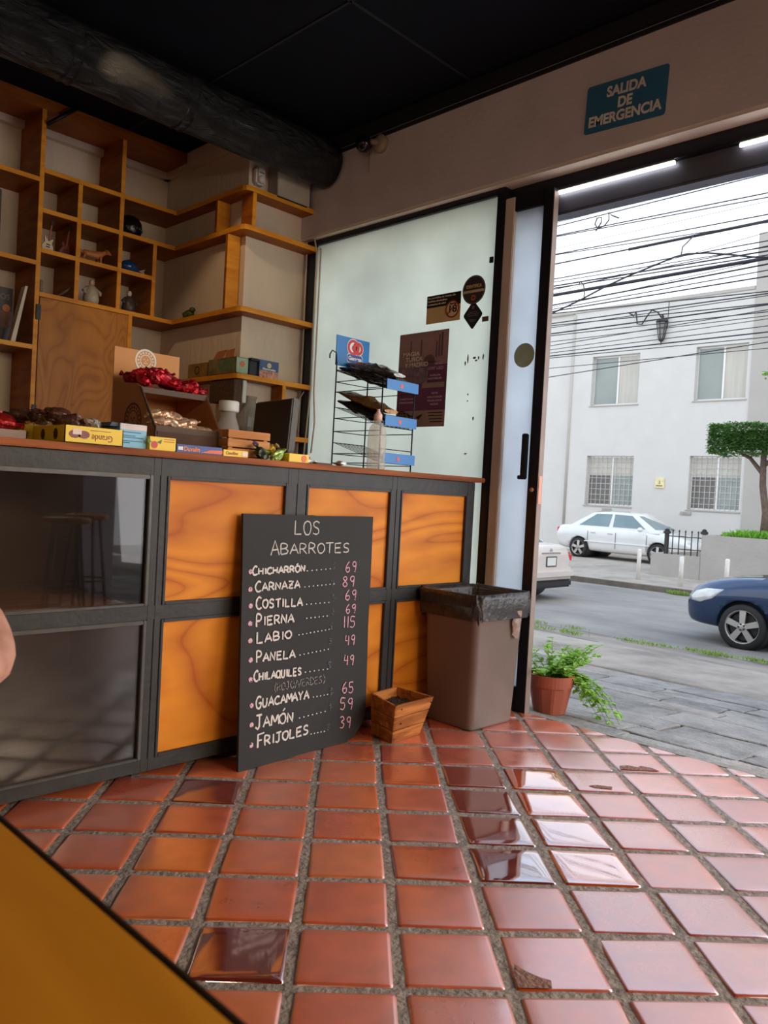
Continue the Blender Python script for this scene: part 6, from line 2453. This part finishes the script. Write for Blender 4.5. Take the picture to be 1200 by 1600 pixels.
def wheel(parent, x, y, r, w, side, spokes):
    """wheel centred at (x,y,r); side=-1 right, +1 left"""
    tm = MB()
    s = side
    tm.lathe([(r * .72, -w / 2), (r * .93, -w / 2), (r * .99, -w * .36), (r, 0), (r * .99, w * .36), (r * .93, w / 2), (r * .72, w / 2)], 36, (x, y, r), 'y', cap=False)
    o = tm.build('wheel', M['rubber'], parent, world=False)
    rm = MB()
    yo = y + s * w * .42
    rm.lathe([(r * .74, -w * .1), (r * .76, s * .0), (r * .73, s * .02), (r * .69, s * -.01), (r * .67, s * -.05)], 36, (x, yo, r), 'y', cap=False)
    for k in range(spokes):
        a = 2 * PI * k / spokes + PI / 2
        c, s_ = math.cos(a), math.sin(a)
        hw0, hw1 = r * (.11 if spokes == 5 else .07), r * (.14 if spokes == 5 else .075)
        pts = []
        for rad, hw, d in ((r * .10, hw0, .012), (r * .71, hw1, .004)):
            for sg in (-1, 1):
                pts.append(Vector((x + c * rad - s_ * hw * sg, yo + s * d, r + s_ * rad + c * hw * sg)))
        back = [p - Vector((0, s * .03, 0)) for p in pts]
        rm.add(pts + back, [(0, 1, 3, 2), (4, 6, 7, 5), (0, 2, 6, 4), (1, 5, 7, 3), (2, 3, 7, 6), (0, 4, 5, 1)])
    rm.lathe([(r * .17, -s * .02), (r * .17, s * .012), (r * .10, s * .02), (0, s * .02)], 20, (x, yo, r), 'y', cap=False)
    rim = rm.build('rim', M['alloy'], o, world=False, fix=True)
    b = MB()
    for k in range(5):
        a = 2 * PI * k / 5
        b.lathe([(.013, 0), (.013, s * .022), (0, s * .024)], 8, (x + r * .13 * math.cos(a), yo + s * .006, r + r * .13 * math.sin(a)), 'y')
    b.lathe([(r * .6, 0), (0, 0)], 24, (x, yo - s * .06, r), 'y', cap=False)
    b.build('brake_hub', M['trim_black'], o, world=False)


def drape(b, body):
    """swept-back headlamps following the curve of the front wings"""
    pts = [(1.46, .815), (1.76, .80), (1.95, .735), (2.03, .655), (1.99, .585), (1.84, .575), (1.64, .655)]
    N = 6
    for s in (-1, 1):
        grid = []
        c = (sum(p[0] for p in pts) / 7, sum(p[1] for p in pts) / 7)
        rings = []
        for k in range(N + 1):
            f = k / N
            rg = []
            for i in range(28):
                q = i / 4
                a, z = pts[int(q) % 7], pts[(int(q) + 1) % 7]
                w_ = q - int(q)
                x_ = c[0] + (a[0] + (z[0] - a[0]) * w_ - c[0]) * f
                z_ = c[1] + (a[1] + (z[1] - a[1]) * w_ - c[1]) * f
                hit, loc, nr, _ = body.ray_cast(Vector((x_, s * 1.5, z_)), Vector((0, -s, 0)))
                if not hit:
                    loc, nr = Vector((x_, s * .5, z_)), Vector((1, 0, 0))
                if nr.y * s < 0:
                    nr = -nr
                rg.append(loc + nr * (.007 if f < .95 else -.01))
            rings.append(rg)
        b.loft(rings, cap=False)


def build_car(name, label, stations, cabin, wheels, paint, loc, rz, scale, length_parts, spokes=5):
    """stations: (x, z_bottom, z_waist, z_deck, half width bottom, half width waist, half width deck)"""
    t = thing(name, label, 'car', loc, rz, 'cars in the street', scale)
    rings = []
    for x, zb, zw, zd, wb, ww, wd in stations:
        half = [(0, zb), (wb * .7, zb), (wb, zb + .03), (wb + (ww - wb) * .7, zb + (zw - zb) * .45), (ww, zw - (zw - zb) * .18), (ww * .992, zw), (wd + (ww - wd) * .45, zw + (zd - zw) * .62), (wd, zd - .004), (wd * .5, zd + .012), (0, zd + .016)]
        rg = [Vector((x, y, z)) for y, z in half] + [Vector((x, -y, z)) for y, z in half[-2:0:-1]]
        rings.append(rg)
    for e in (0, -1):       # flatten the nose and tail so that smoothing keeps their outline
        rg = rings[e]
        c = sum(rg, Vector()) / len(rg)
        cap_ = [c + (p - c) * .82 for p in rg]
        cap2 = [c + (p - c) * .45 for p in rg]
        if e == 0:
            rings.insert(0, cap_)
            rings.insert(0, cap2)
        else:
            rings.append(cap_)
            rings.append(cap2)
    body = MB().loft(rings).build('body', paint, t, world=False)
    sub = body.modifiers.new('s', 'SUBSURF')
    sub.levels = 2
    apply_mods(body)
    cut = MB()
    for wx, wr, tr in wheels:
        cut.lathe([(wr * 1.14, -1.2), (wr * 1.14, 1.2)], 40, (wx, 0, wr * 1.02), 'y', smooth=False)
    co = cut.build('cutter', paint, None)
    bo = body.modifiers.new('b', 'BOOLEAN')
    bo.operation = 'DIFFERENCE'
    bo.object = co
    bo.solver = 'EXACT'
    co.parent = t
    bpy.context.view_layer.update()
    apply_mods(body)
    for p in body.data.polygons:
        p.use_smooth = True
    bpy.data.objects.remove(co)
    for wx, wr, tr in wheels:
        for s in (-1, 1):
            wheel(t, wx, s * tr, wr, .20, s, spokes)
        MB().lathe([(wr * 1.12, -tr - .02), (wr * 1.12, tr + .02)], 30, (wx, 0, wr * 1.02), 'y').build('wheel_well', M['trim_black'], t, world=False)
    # cabin: belt outline -> roof outline
    (xb0, xb1, zb0, zb1, wb), (xr0, xr1, zr, wr_) = cabin
    # ring of four corners at belt and roof, rear -> front
    def P(f, g, sgn):      # f along, g up
        xa = xb0 + (xr0 - xb0) * g
        xe = xb1 + (xr1 - xb1) * g
        za = zb0 + (zr - zb0) * g
        ze = zb1 + (zr - zb1) * g
        crown = .03 * math.sin(PI * f) * g
        return Vector((xa + (xe - xa) * f, sgn * (wb + (wr_ - wb) * g), za + (ze - za) * f + crown))
    NF = 10
    vs, fs = [], []
    prof = [(-1, -.15), (-1, 0), (-1, .5), (-1, .93), (-.86, 1.0), (-.4, 1.03), (0, 1.035), (.4, 1.03), (.86, 1.0), (1, .93), (1, .5), (1, 0), (1, -.15)]
    for i in range(NF + 1):
        f = i / NF
        for sg, g in prof:
            q = P(f, min(g, 1), 1)
            y = q.y * sg if abs(sg) < 1 else q.y * sg
            vs.append(Vector((q.x, y, q.z + (max(g - 1, 0)))))
    n = len(prof)
    for i in range(NF):
        for k in range(n - 1):
            a = i * n + k
            fs.append((a, a + 1, a + n + 1, a + n))
    fs.append(list(range(n)))
    fs.append([NF * n + k for k in range(n)][::-1])
    MB().add(vs, fs, 0, True).build('cabin', paint, t, world=False)

    def pane(nm, pts, nrm):
        vs = [p + nrm * .006 for p in pts] + [p - nrm * .004 for p in pts]
        k = len(pts)
        MB().add(vs, [list(range(k)), list(range(k, 2 * k))[::-1]] + [(i, (i + 1) % k, k + (i + 1) % k, k + i) for i in range(k)]).build(nm, M['car_glass'], t, world=False)
    for s in (-1, 1):
        nr = Vector((0, s, .35)).normalized()
        for f0, f1 in ((.10, .47), (.52, .90)):
            pane('side_window', [P(f0, .08, s), P(f1, .08, s), P(f1 - (.02 if f1 > .6 else 0), .86, s), P(f0 + (.03 if f0 < .3 else 0), .86, s)], nr)
            # note: slanted ends follow the pillars
    for nm, f in (('windscreen', 1), ('rear_window', 0)):
        pts = [P(f, .08, 1) * 1, P(f, .08, -1), P(f, .88, -1), P(f, .88, 1)]
        for p in pts:
            p.y *= .88
        nn = (pts[1] - pts[0]).cross(pts[2] - pts[0]).normalized()
        if nn.z < 0:
            nn = -nn
        pane(nm, pts, nn)
    for item in length_parts:
        nm, fn, mm = item
        b = MB()
        if fn == 'on_body':
            drape(b, body)
        else:
            fn(b)
        if nm in ('plate_border', 'badge', 'headlight', 'fog_light'):
            sides = [b] if nm in ('plate_border', 'badge') else b.split_sides()
        else:
            sides = b.islands()
        for q in sides:
            q.build(nm, mm, t, world=False)
    return t


sedan = [(-2.22, .48, .70, .80, .60, .66, .52), (-2.16, .34, .74, .98, .72, .80, .64), (-2.0, .26, .80, 1.02, .78, .84, .70), (-1.3, .22, .84, 1.03, .82, .86, .74), (0, .20, .84, .98, .83, .865, .76), (1.0, .20, .82, .97, .83, .865, .74), (1.6, .22, .78, .92, .80, .85, .70), (2.05, .26, .68, .82, .72, .80, .62), (2.24, .34, .58, .68, .60, .68, .50), (2.30, .42, .52, .58, .50, .56, .42)]


def corolla_parts():
    L = []
    L.append(('tail_light', lambda b: [b.bbox(-2.20, -2.02, s * .60 - .12 * (1 if s < 0 else 1), s * .60 + .12, .74, .92, .03) for s in (-1, 1)], M['tail_red']))
    L.append(('headlight', lambda b: [b.ball((2.02, s * .58, .66), .16, 14, 8, sq=(1.1, .9, .55)) for s in (-1, 1)], M['head_clear']))
    L.append(('turn_signal', lambda b: [b.ball((2.04, s * .68, .63), .06, 10, 6, sq=(1.4, .8, .6)) for s in (-1, 1)], M['amber']))
    L.append(('mirror', lambda b: [b.ball((.78, s * .96, 1.0), .10, 12, 8, sq=(.8, 1, .7)) for s in (-1, 1)], M['white_paint']))
    L.append(('door_seam', lambda b: [b.box(x - .006, x + .006, s * .868, s * .872, .36, .86) for x in (-.05, .95, -1.0) for s in (-1, 1)], M['trim_black']))
    L.append(('door_handle', lambda b: [b.bbox(x, x + .16, s * .868, s * .885, .80, .825, .005) for x in (-.32, -1.2 + .3) for s in (-1, 1)], M['chrome']))
    L.append(('sill_trim', lambda b: [b.bbox(-1.1, 1.05, s * .855, s * .878, .52, .55, .004) for s in (-1, 1)], M['white_paint']))
    L.append(('roof_hatch', lambda b: b.bbox(-.45, .05, -.35, .35, 1.47, 1.492, .008), M['trim_black']))
    L.append(('licence_plate', lambda b: b.bbox(2.27, 2.31, -.15, .15, .44, .54, .004), M['white_plastic']))
    return L


white_car = car_paint('white_car_paint', (224, 223, 220))
cor = build_car('sedan_car', 'white sedan parked sideways before the white building across the street', sedan, ((-1.72, 1.18, .98, .98, .76), (-.95, .42, 1.45, .58)), [(-1.32, .31, .76), (1.30, .31, .76)], white_car, (20.65, 10.52, -.405), -PI / 2, .895, corolla_parts())
pearl = car_paint('pearl_car_paint', (226, 214, 206), .15)


def sentra_parts():
    L = []
    L.append(('tail_light', lambda b: [b.bbox(-2.30, -2.08, min(s * .56, s * .84), max(s * .56, s * .84), .74, .96, .05) for s in (-1, 1)], M['tail_red']))
    L.append(('licence_plate', lambda b: b.bbox(-2.335, -2.31, -.16, .16, .70, .87, .004), M['white_plastic']))
    L.append(('plate_border', lambda b: [b.bbox(-2.338, -2.30, -.18, .18, .685, .702, .003), b.bbox(-2.338, -2.30, -.18, .18, .868, .885, .003), b.bbox(-2.338, -2.30, -.18, -.16, .70, .87, .003), b.bbox(-2.338, -2.30, .16, .18, .70, .87, .003)], M['trim_black']))
    L.append(('bumper', lambda b: b.bbox(-2.40, -2.10, -.80, .80, .42, .66, .07), pearl))
    L.append(('bumper_skirt', lambda b: b.bbox(-2.37, -2.0, -.74, .74, .26, .43, .04), M['trim_black']))
    L.append(('garnish', lambda b: b.bbox(-2.325, -2.28, -.34, .34, .93, .965, .01), M['chrome']))
    L.append(('badge', lambda b: [disc(b, (-2.30, 0, 1.0), .045, (0, -1, 0), (0, 0, 1), r2=.032, th=.006), b.box(-2.307, -2.302, -.055, .055, .992, 1.008)], M['chrome']))
    L.append(('mirror', lambda b: [b.ball((.78, s * .96, 1.02), .10, 12, 8, sq=(.8, 1, .7)) for s in (-1, 1)], pearl))
    L.append(('headlight', lambda b: [b.ball((2.02, s * .58, .66), .16, 14, 8, sq=(1.1, .9, .55)) for s in (-1, 1)], M['head_clear']))
    return L


sent = [(-2.32, .50, .78, .92, .66, .70, .56), (-2.26, .36, .84, 1.10, .74, .82, .66), (-2.05, .28, .88, 1.13, .80, .86, .72), (-1.3, .24, .90, 1.10, .84, .88, .76)] + sedan[4:]
build_car('sedan_car', 'pearl white sedan seen from behind beside the door post', sent, ((-1.80, 1.18, 1.05, .98, .76), (-1.0, .42, 1.50, .58)), [(-1.42, .31, .77), (1.30, .31, .77)], pearl, (11.66, 9.35, -.602), PI / 2, .86, sentra_parts())

blue = car_paint('blue_car_paint', (20, 50, 86), .3)
hatch = [(-2.0, .50, .72, .86, .60, .66, .52), (-1.92, .32, .78, 1.02, .74, .80, .64), (-1.2, .22, .84, 1.06, .82, .86, .74), (0, .20, .84, 1.02, .82, .86, .76), (.85, .20, .84, 1.03, .82, .86, .74), (1.3, .22, .82, 1.00, .82, .865, .72), (1.65, .23, .77, .94, .80, .86, .68), (1.9, .24, .70, .86, .76, .81, .62), (2.04, .26, .64, .77, .68, .73, .54), (2.09, .32, .58, .70, .60, .65, .46)]


def seat_parts():
    L = []
    L.append(('headlight', 'on_body', M['head_clear']))
    L.append(('lower_intake', lambda b: b.bbox(2.02, 2.10, -.50, .50, .27, .34, .02), M['trim_black']))
    L.append(('fog_light', lambda b: [b.ball((1.90, s * .58, .36), .07, 12, 8, sq=(.8, .9, .7)) for s in (-1, 1)], M['trim_black']))
    L.append(('grille', lambda b: b.bbox(2.0, 2.075, -.34, .34, .36, .50, .02), M['trim_black']))
    L.append(('mirror', lambda b: [b.ball((.70, s * .95, 1.05), .10, 12, 8, sq=(.8, 1, .7)) for s in (-1, 1)], blue))
    L.append(('side_repeater', lambda b: [b.ball((.80, s * .862, .80), .03, 8, 6, sq=(1.5, .3, .8)) for s in (-1, 1)], M['white_plastic']))
    L.append(('door_seam', lambda b: [b.box(x - .006, x + .006, s * .862, s * .866, .36, .86) for x in (.62, -.40) for s in (-1, 1)], M['trim_black']))
    L.append(('licence_plate', lambda b: b.bbox(2.07, 2.09, -.15, .15, .42, .55, .003), M['white_plastic']))
    L.append(('tail_light', lambda b: [b.bbox(-1.98, -1.80, s * .62 - .1, s * .62 + .1, .80, 1.0, .03) for s in (-1, 1)], M['tail_red']))
    return L


build_car('hatchback_car', 'dark blue hatchback whose nose and alloy wheel show at the right edge', hatch, ((-1.75, .98, 1.02, 1.01, .76), (-1.35, .20, 1.46, .60)), [(-1.25, .31, .76), (1.22, .315, .765)], blue, (10.78, 2.50, -.604), PI / 2, .885, seat_parts())

# ------------------------------------------------------------------ overhead cables
WIRES = [(7.19, 4.704, 4.018, 2.594, 4.059, 0.5), (7.36, 4.812, 4.048, 2.652, 4.09, 1), (7.98, 5.224, 4.191, 2.864, 4.157, 1.2), (7.74, 5.066, 4.085, 2.776, 4.022, 1), (7.2, 4.712, 3.688, 2.573, 3.665, 1), (7.58, 4.961, 3.821, 2.704, 3.728, 0.8), (7.63, 4.986, 3.736, 2.722, 3.755, 1.5), (7.28, 4.772, 3.454, 2.587, 3.461, 1), (7.91, 5.182, 3.626, 2.808, 3.611, 0.8), (7.23, 4.734, 3.362, 2.564, 3.356, 1.5), (7.53, 4.929, 3.435, 2.668, 3.414, 1.2), (7.67, 5.029, 3.4, 2.716, 3.43, 4.5), (7.57, 4.967, 3.433, 2.687, 3.51, 0.8), (7.75, 5.087, 3.311, 2.741, 3.398, 1.6), (7.91, 5.188, 3.31, 2.794, 3.388, 1), (8.15, 5.344, 3.354, 2.875, 3.399, 1.5), (7.41, 4.857, 3.123, 2.606, 3.05, 1), (7.81, 5.125, 3.119, 2.745, 3.138, 1.2), (7.87, 5.163, 3.112, 2.76, 3.058, 1), (7.42, 4.862, 2.905, 2.602, 2.934, 1.4), (7.1, 4.663, 2.805, 2.486, 2.792, 0.8), (8.17, 5.358, 2.947, 2.862, 3.074, 0.8), (7.43, 4.867, 2.698, 2.594, 2.746, 0.7), (7.45, 4.878, 2.669, 2.597, 2.696, 1.2), (8.08, 5.303, 2.782, 2.814, 2.785, 0.8), (7.74, 5.072, 2.593, 2.689, 2.608, 0.6), (7.62, 5.0, 2.468, 2.651, 2.64, 0.8), (7.95, 5.208, 4.027, 2.849, 4.064, 0.35), (7.13, 4.668, 3.256, 2.672, 3.472, 0.4), (7.88, 5.17, 3.325, 2.79, 3.485, 0.6), (7.51, 4.923, 2.995, 2.639, 3.04, 0.7), (7.2, 4.719, 2.765, 2.519, 2.782, 0.6), (7.83, 5.137, 2.822, 2.738, 2.904, 0.6)]
wm = mat('cable_black', (52, 52, 60), .6)
for i, (x, ya, za, yb_, zb_, w_) in enumerate(WIRES):
    k = (zb_ - za) / (yb_ - ya)
    pts = []
    for j in range(15):
        y = -9 + 36 * j / 14
        far = y - (ya + yb_) / 2
        pts.append((x, y, za + k * (y - ya) * (1 if abs(far) < 6 else 6 / abs(far)) + .0016 * max(0, abs(far) - 3) ** 2))
    thick = w_ > 3
    lab = ('thickest dark cable bundle among the wires above the street' if thick else
           'thin dark overhead cable strung along the street among many others')
    o = MB().tube(pts, .0052 * w_ ** .8, 6).build('cable_bundle' if thick else 'overhead_cable', wm)
    tag(o, lab, 'cable', 'overhead cables along the street')
COIL = [(7.6, 4.217, 4.082), (7.6, 4.301, 4.127), (7.6, 4.339, 4.167), (7.58, 4.321, 4.078), (7.57, 4.365, 4.023), (7.6, 4.46, 4.02), (7.62, 4.508, 4.083), (7.63, 4.492, 4.145), (7.64, 4.449, 4.151), (7.64, 4.446, 4.092), (7.62, 4.495, 4.005)]
tag(MB().tube(COIL, .007, 6).build('cable_loop', wm), 'curled loose cable end hanging from the upper wires', 'cable')
tag(MB().tube([(7.5, 4.583, 3.26), (7.5, 4.521, 3.247), (7.5, 4.513, 3.315), (7.5, 4.531, 3.404), (7.5, 4.571, 3.453), (7.5, 4.586, 3.422)], .006, 6).build('cable_loop', wm), 'small hooked cable loop at the left, over the thick bundle', 'cable')
tag(MB().tube([(7.63, 3.405, 3.757), (7.55, 3.41, 3.70), (7.5, 3.42, 3.653), (7.46, 3.442, 3.608), (7.41, 3.43, 3.51)], .006, 6).build('cable_loop', wm), 'short dangling cable end above the diagonal wire', 'cable')
tag(MB().tube([(7.4, 4.851, 3.12), (7.4, 4.556, 3.203), (7.4, 4.209, 3.324), (7.4, 3.944, 3.397), (7.4, 3.732, 3.445), (7.4, 3.487, 3.503), (7.4, 3.368, 3.511), (7.4, 3.172, 3.487), (7.4, 2.926, 3.426), (7.4, 2.762, 3.379), (7.4, 2.621, 3.352), (7.4, 1.0, 3.2)], .0085, 6).build('overhead_cable', wm), 'dark cable rising diagonally across the other wires', 'cable')
tag(MB().tube([(7.63, 4.1, 3.742), (7.63, 2.722, 3.76), (7.63, 1.0, 3.78)], .015, 8).build('cable_sleeve', wm), 'thicker sleeved cable above the diagonal wire', 'cable')

# ------------------------------------------------------------------ table in the foreground and its guest
t = thing('dining_table', 'honey coloured wooden table top in the near left foreground', 'table', (-.12, .35, 0))
for ya, yb2 in ((-.42, -.0505), (-.05, .3195), (.32, .6895), (.69, 1.28)):
    MB().bbox(-.52, .262, ya, yb2, .730, .759, .0012).build('tabletop', M['table_wood'], t)
b = MB().bbox(.2622, .268, -.42, 1.28, .728, .760, .002)
b.bbox(-.526, -.5202, -.42, 1.28, .728, .760, .002)
b.build('edge_band', M['dark_edge'], t)
for x in (-.46, .16):
    for y in (-.36, .96):
        MB().bbox(x, x + .05, y, y + .05, 0.002, .7295, .004).build('leg', M['black_steel'], t)


def skin_mesh(name, nodes, edges, material, parent=None, sub=2, root=0):
    me = bpy.data.meshes.new(name)
    me.from_pydata([n_[0] for n_ in nodes], edges, [])
    o = bpy.data.objects.new(name, me)
    C.objects.link(o)
    o.modifiers.new('skin', 'SKIN')
    for i, n_ in enumerate(nodes):
        r = n_[1]
        me.skin_vertices[0].data[i].radius = r if isinstance(r, tuple) else (r, r)
        me.skin_vertices[0].data[i].use_root = (i == root)
    s = o.modifiers.new('sub', 'SUBSURF')
    s.levels = sub
    bpy.context.view_layer.update()
    apply_mods(o)
    for p in o.data.polygons:
        p.use_smooth = True
    o.data.materials.clear()
    o.data.materials.append(material)
    if parent is not None:
        o.data.transform(parent_matrix(parent).inverted())
        o.parent = parent
    return o


def build_guest():
    """guest at the far end of the table; only the bent left elbow reaches into the frame"""
    t = thing('person', 'person seated past the left edge, bare bent elbow showing beside the table', 'person', (.0, 1.60, .0))
    m, n, l, p = base_mat('skin')
    tcn = n.new('ShaderNodeTexCoord')
    a = n.new('ShaderNodeTexNoise')
    a.inputs['Scale'].default_value = 22
    a.inputs['Detail'].default_value = 6
    l.new(tcn.outputs['Object'], a.inputs['Vector'])
    r = n.new('ShaderNodeValToRGB')
    r.color_ramp.elements[0].color = lin(178, 124, 104)
    r.color_ramp.elements[1].color = lin(208, 156, 134)
    r.color_ramp.elements[0].position, r.color_ramp.elements[1].position = .35, .65
    l.new(a.outputs['Fac'], r.inputs['Fac'])
    l.new(r.outputs['Color'], p.inputs['Base Color'])
    p.inputs['Roughness'].default_value = .55
    p.inputs['Subsurface Weight'].default_value = .08
    p.inputs['Subsurface Radius'].default_value = (.02, .008, .004)
    nodes = [((0, 1.62, .56), (.15, .11)), ((0, 1.62, .75), (.135, .10)), ((0, 1.60, .95), (.15, .105)), ((0, 1.58, 1.10), (.13, .09)), ((0, 1.56, 1.18), .055), ((0, 1.545, 1.245), .062), ((0, 1.53, 1.32), .082), ((0, 1.53, 1.40), .06),
             # left arm (+x): shoulder, mid, elbow, forearm, wrist, palm
             ((.165, 1.575, 1.085), .058), ((.32, 1.47, .965), .052), ((.455, 1.33, .810), .056), ((.460, 1.285, .745), .054), ((.30, 1.19, .806), .044), ((.17, 1.135, .795), .030), ((.10, 1.12, .790), (.040, .020)),
             # right arm
             ((-.165, 1.575, 1.085), .058), ((-.27, 1.50, .93), .050), ((-.33, 1.38, .81), .045), ((-.24, 1.26, .80), .044), ((-.13, 1.19, .795), .030), ((-.07, 1.165, .790), (.040, .020)),
             # legs
             ((.10, 1.56, .54), .088), ((.12, 1.36, .53), .075), ((.13, 1.20, .50), .060), ((.13, 1.22, .28), .055), ((.13, 1.24, .09), .038), ((.13, 1.15, .04), .036),
             ((-.10, 1.56, .54), .088), ((-.12, 1.36, .53), .075), ((-.13, 1.20, .50), .060), ((-.13, 1.22, .28), .055), ((-.13, 1.24, .09), .038), ((-.13, 1.15, .04), .036)]
    edges = [(0, 1), (1, 2), (2, 3), (3, 4), (4, 5), (5, 6), (6, 7), (3, 8), (8, 9), (9, 10), (10, 11), (11, 12), (12, 13), (13, 14), (3, 15), (15, 16), (16, 17), (17, 18), (18, 19), (19, 20), (0, 21), (21, 22), (22, 23), (23, 24), (24, 25), (25, 26), (0, 27), (27, 28), (28, 29), (29, 30), (30, 31), (31, 32)]
    # fingers
    def fingers(pi, base, sgn):
        for k in range(4):
            y = base[1] + (k - 1.5) * .019
            L = (.062, .075, .070, .055)[k]
            a = len(nodes)
            nodes.append(((base[0] - sgn * .030, y, base[2] - .002), .0095))
            nodes.append(((base[0] - sgn * (.030 + L * .5), y - .004, base[2] + .004), .0085))
            nodes.append(((base[0] - sgn * (.030 + L), y - .008, base[2] - .012), .0070))
            edges.extend([(pi, a), (a, a + 1), (a + 1, a + 2)])
        a = len(nodes)
        nodes.append(((base[0] - sgn * .004, base[1] - .046, base[2]), .011))
        nodes.append(((base[0] - sgn * .035, base[1] - .064, base[2] - .004), .0085))
        edges.extend([(pi, a), (a, a + 1)])
    fingers(14, nodes[14][0], 1)
    fingers(20, nodes[20][0], -1)
    skin_mesh('body', nodes, edges, m, t)
    shirt = [((0, 1.62, .58), (.17, .13)), ((0, 1.62, .75), (.155, .12)), ((0, 1.60, .95), (.168, .122)), ((0, 1.58, 1.09), (.15, .105)), ((0, 1.565, 1.15), .07), ((.165, 1.575, 1.085), .072), ((.25, 1.53, 1.0), .066), ((-.165, 1.575, 1.085), .072), ((-.24, 1.53, .985), .066)]
    skin_mesh('shirt', shirt, [(0, 1), (1, 2), (2, 3), (3, 4), (3, 5), (5, 6), (3, 7), (7, 8)], mat('shirt_grey', (90, 92, 98), .85, 0, .1, 30, .3, 90), t)
    tr = [((0, 1.62, .55), (.165, .12)), ((.10, 1.55, .54), .10), ((.12, 1.36, .53), .09), ((.13, 1.20, .50), .076), ((.13, 1.22, .28), .068), ((.13, 1.24, .12), .055), ((-.10, 1.55, .54), .10), ((-.12, 1.36, .53), .09), ((-.13, 1.20, .50), .076), ((-.13, 1.22, .28), .068), ((-.13, 1.24, .12), .055)]
    skin_mesh('trousers', tr, [(0, 1), (1, 2), (2, 3), (3, 4), (4, 5), (0, 6), (6, 7), (7, 8), (8, 9), (9, 10)], mat('denim', (60, 72, 96), .85, 0, .15, 40), t)
    b = MB().ball((0, 1.555, 1.345), .105, 20, 14, sq=(.86, 1.0, 1.05))
    b.build('hair', mat('hair_dark', (40, 30, 26), .6, 0, .3, 60, .5, 90), t)
    s = thing('stool', 'dark wooden stool under the seated person past the left edge', 'stool', (0, 1.64, 0))
    MB().lathe([(.16, .40), (.165, .41), (.165, .432), (.158, .438)], 28, (0, 1.64, 0)).build('seat', M['shelf_wood'], s)
    for a in (45, 135, 225, 315):
        c_, s_ = math.cos(math.radians(a)), math.sin(math.radians(a))
        MB().tube([(.11 * c_, 1.64 + .11 * s_, .40), (.17 * c_, 1.64 + .17 * s_, .002)], .016, 10).build('leg', M['black_steel'], s)


build_guest()
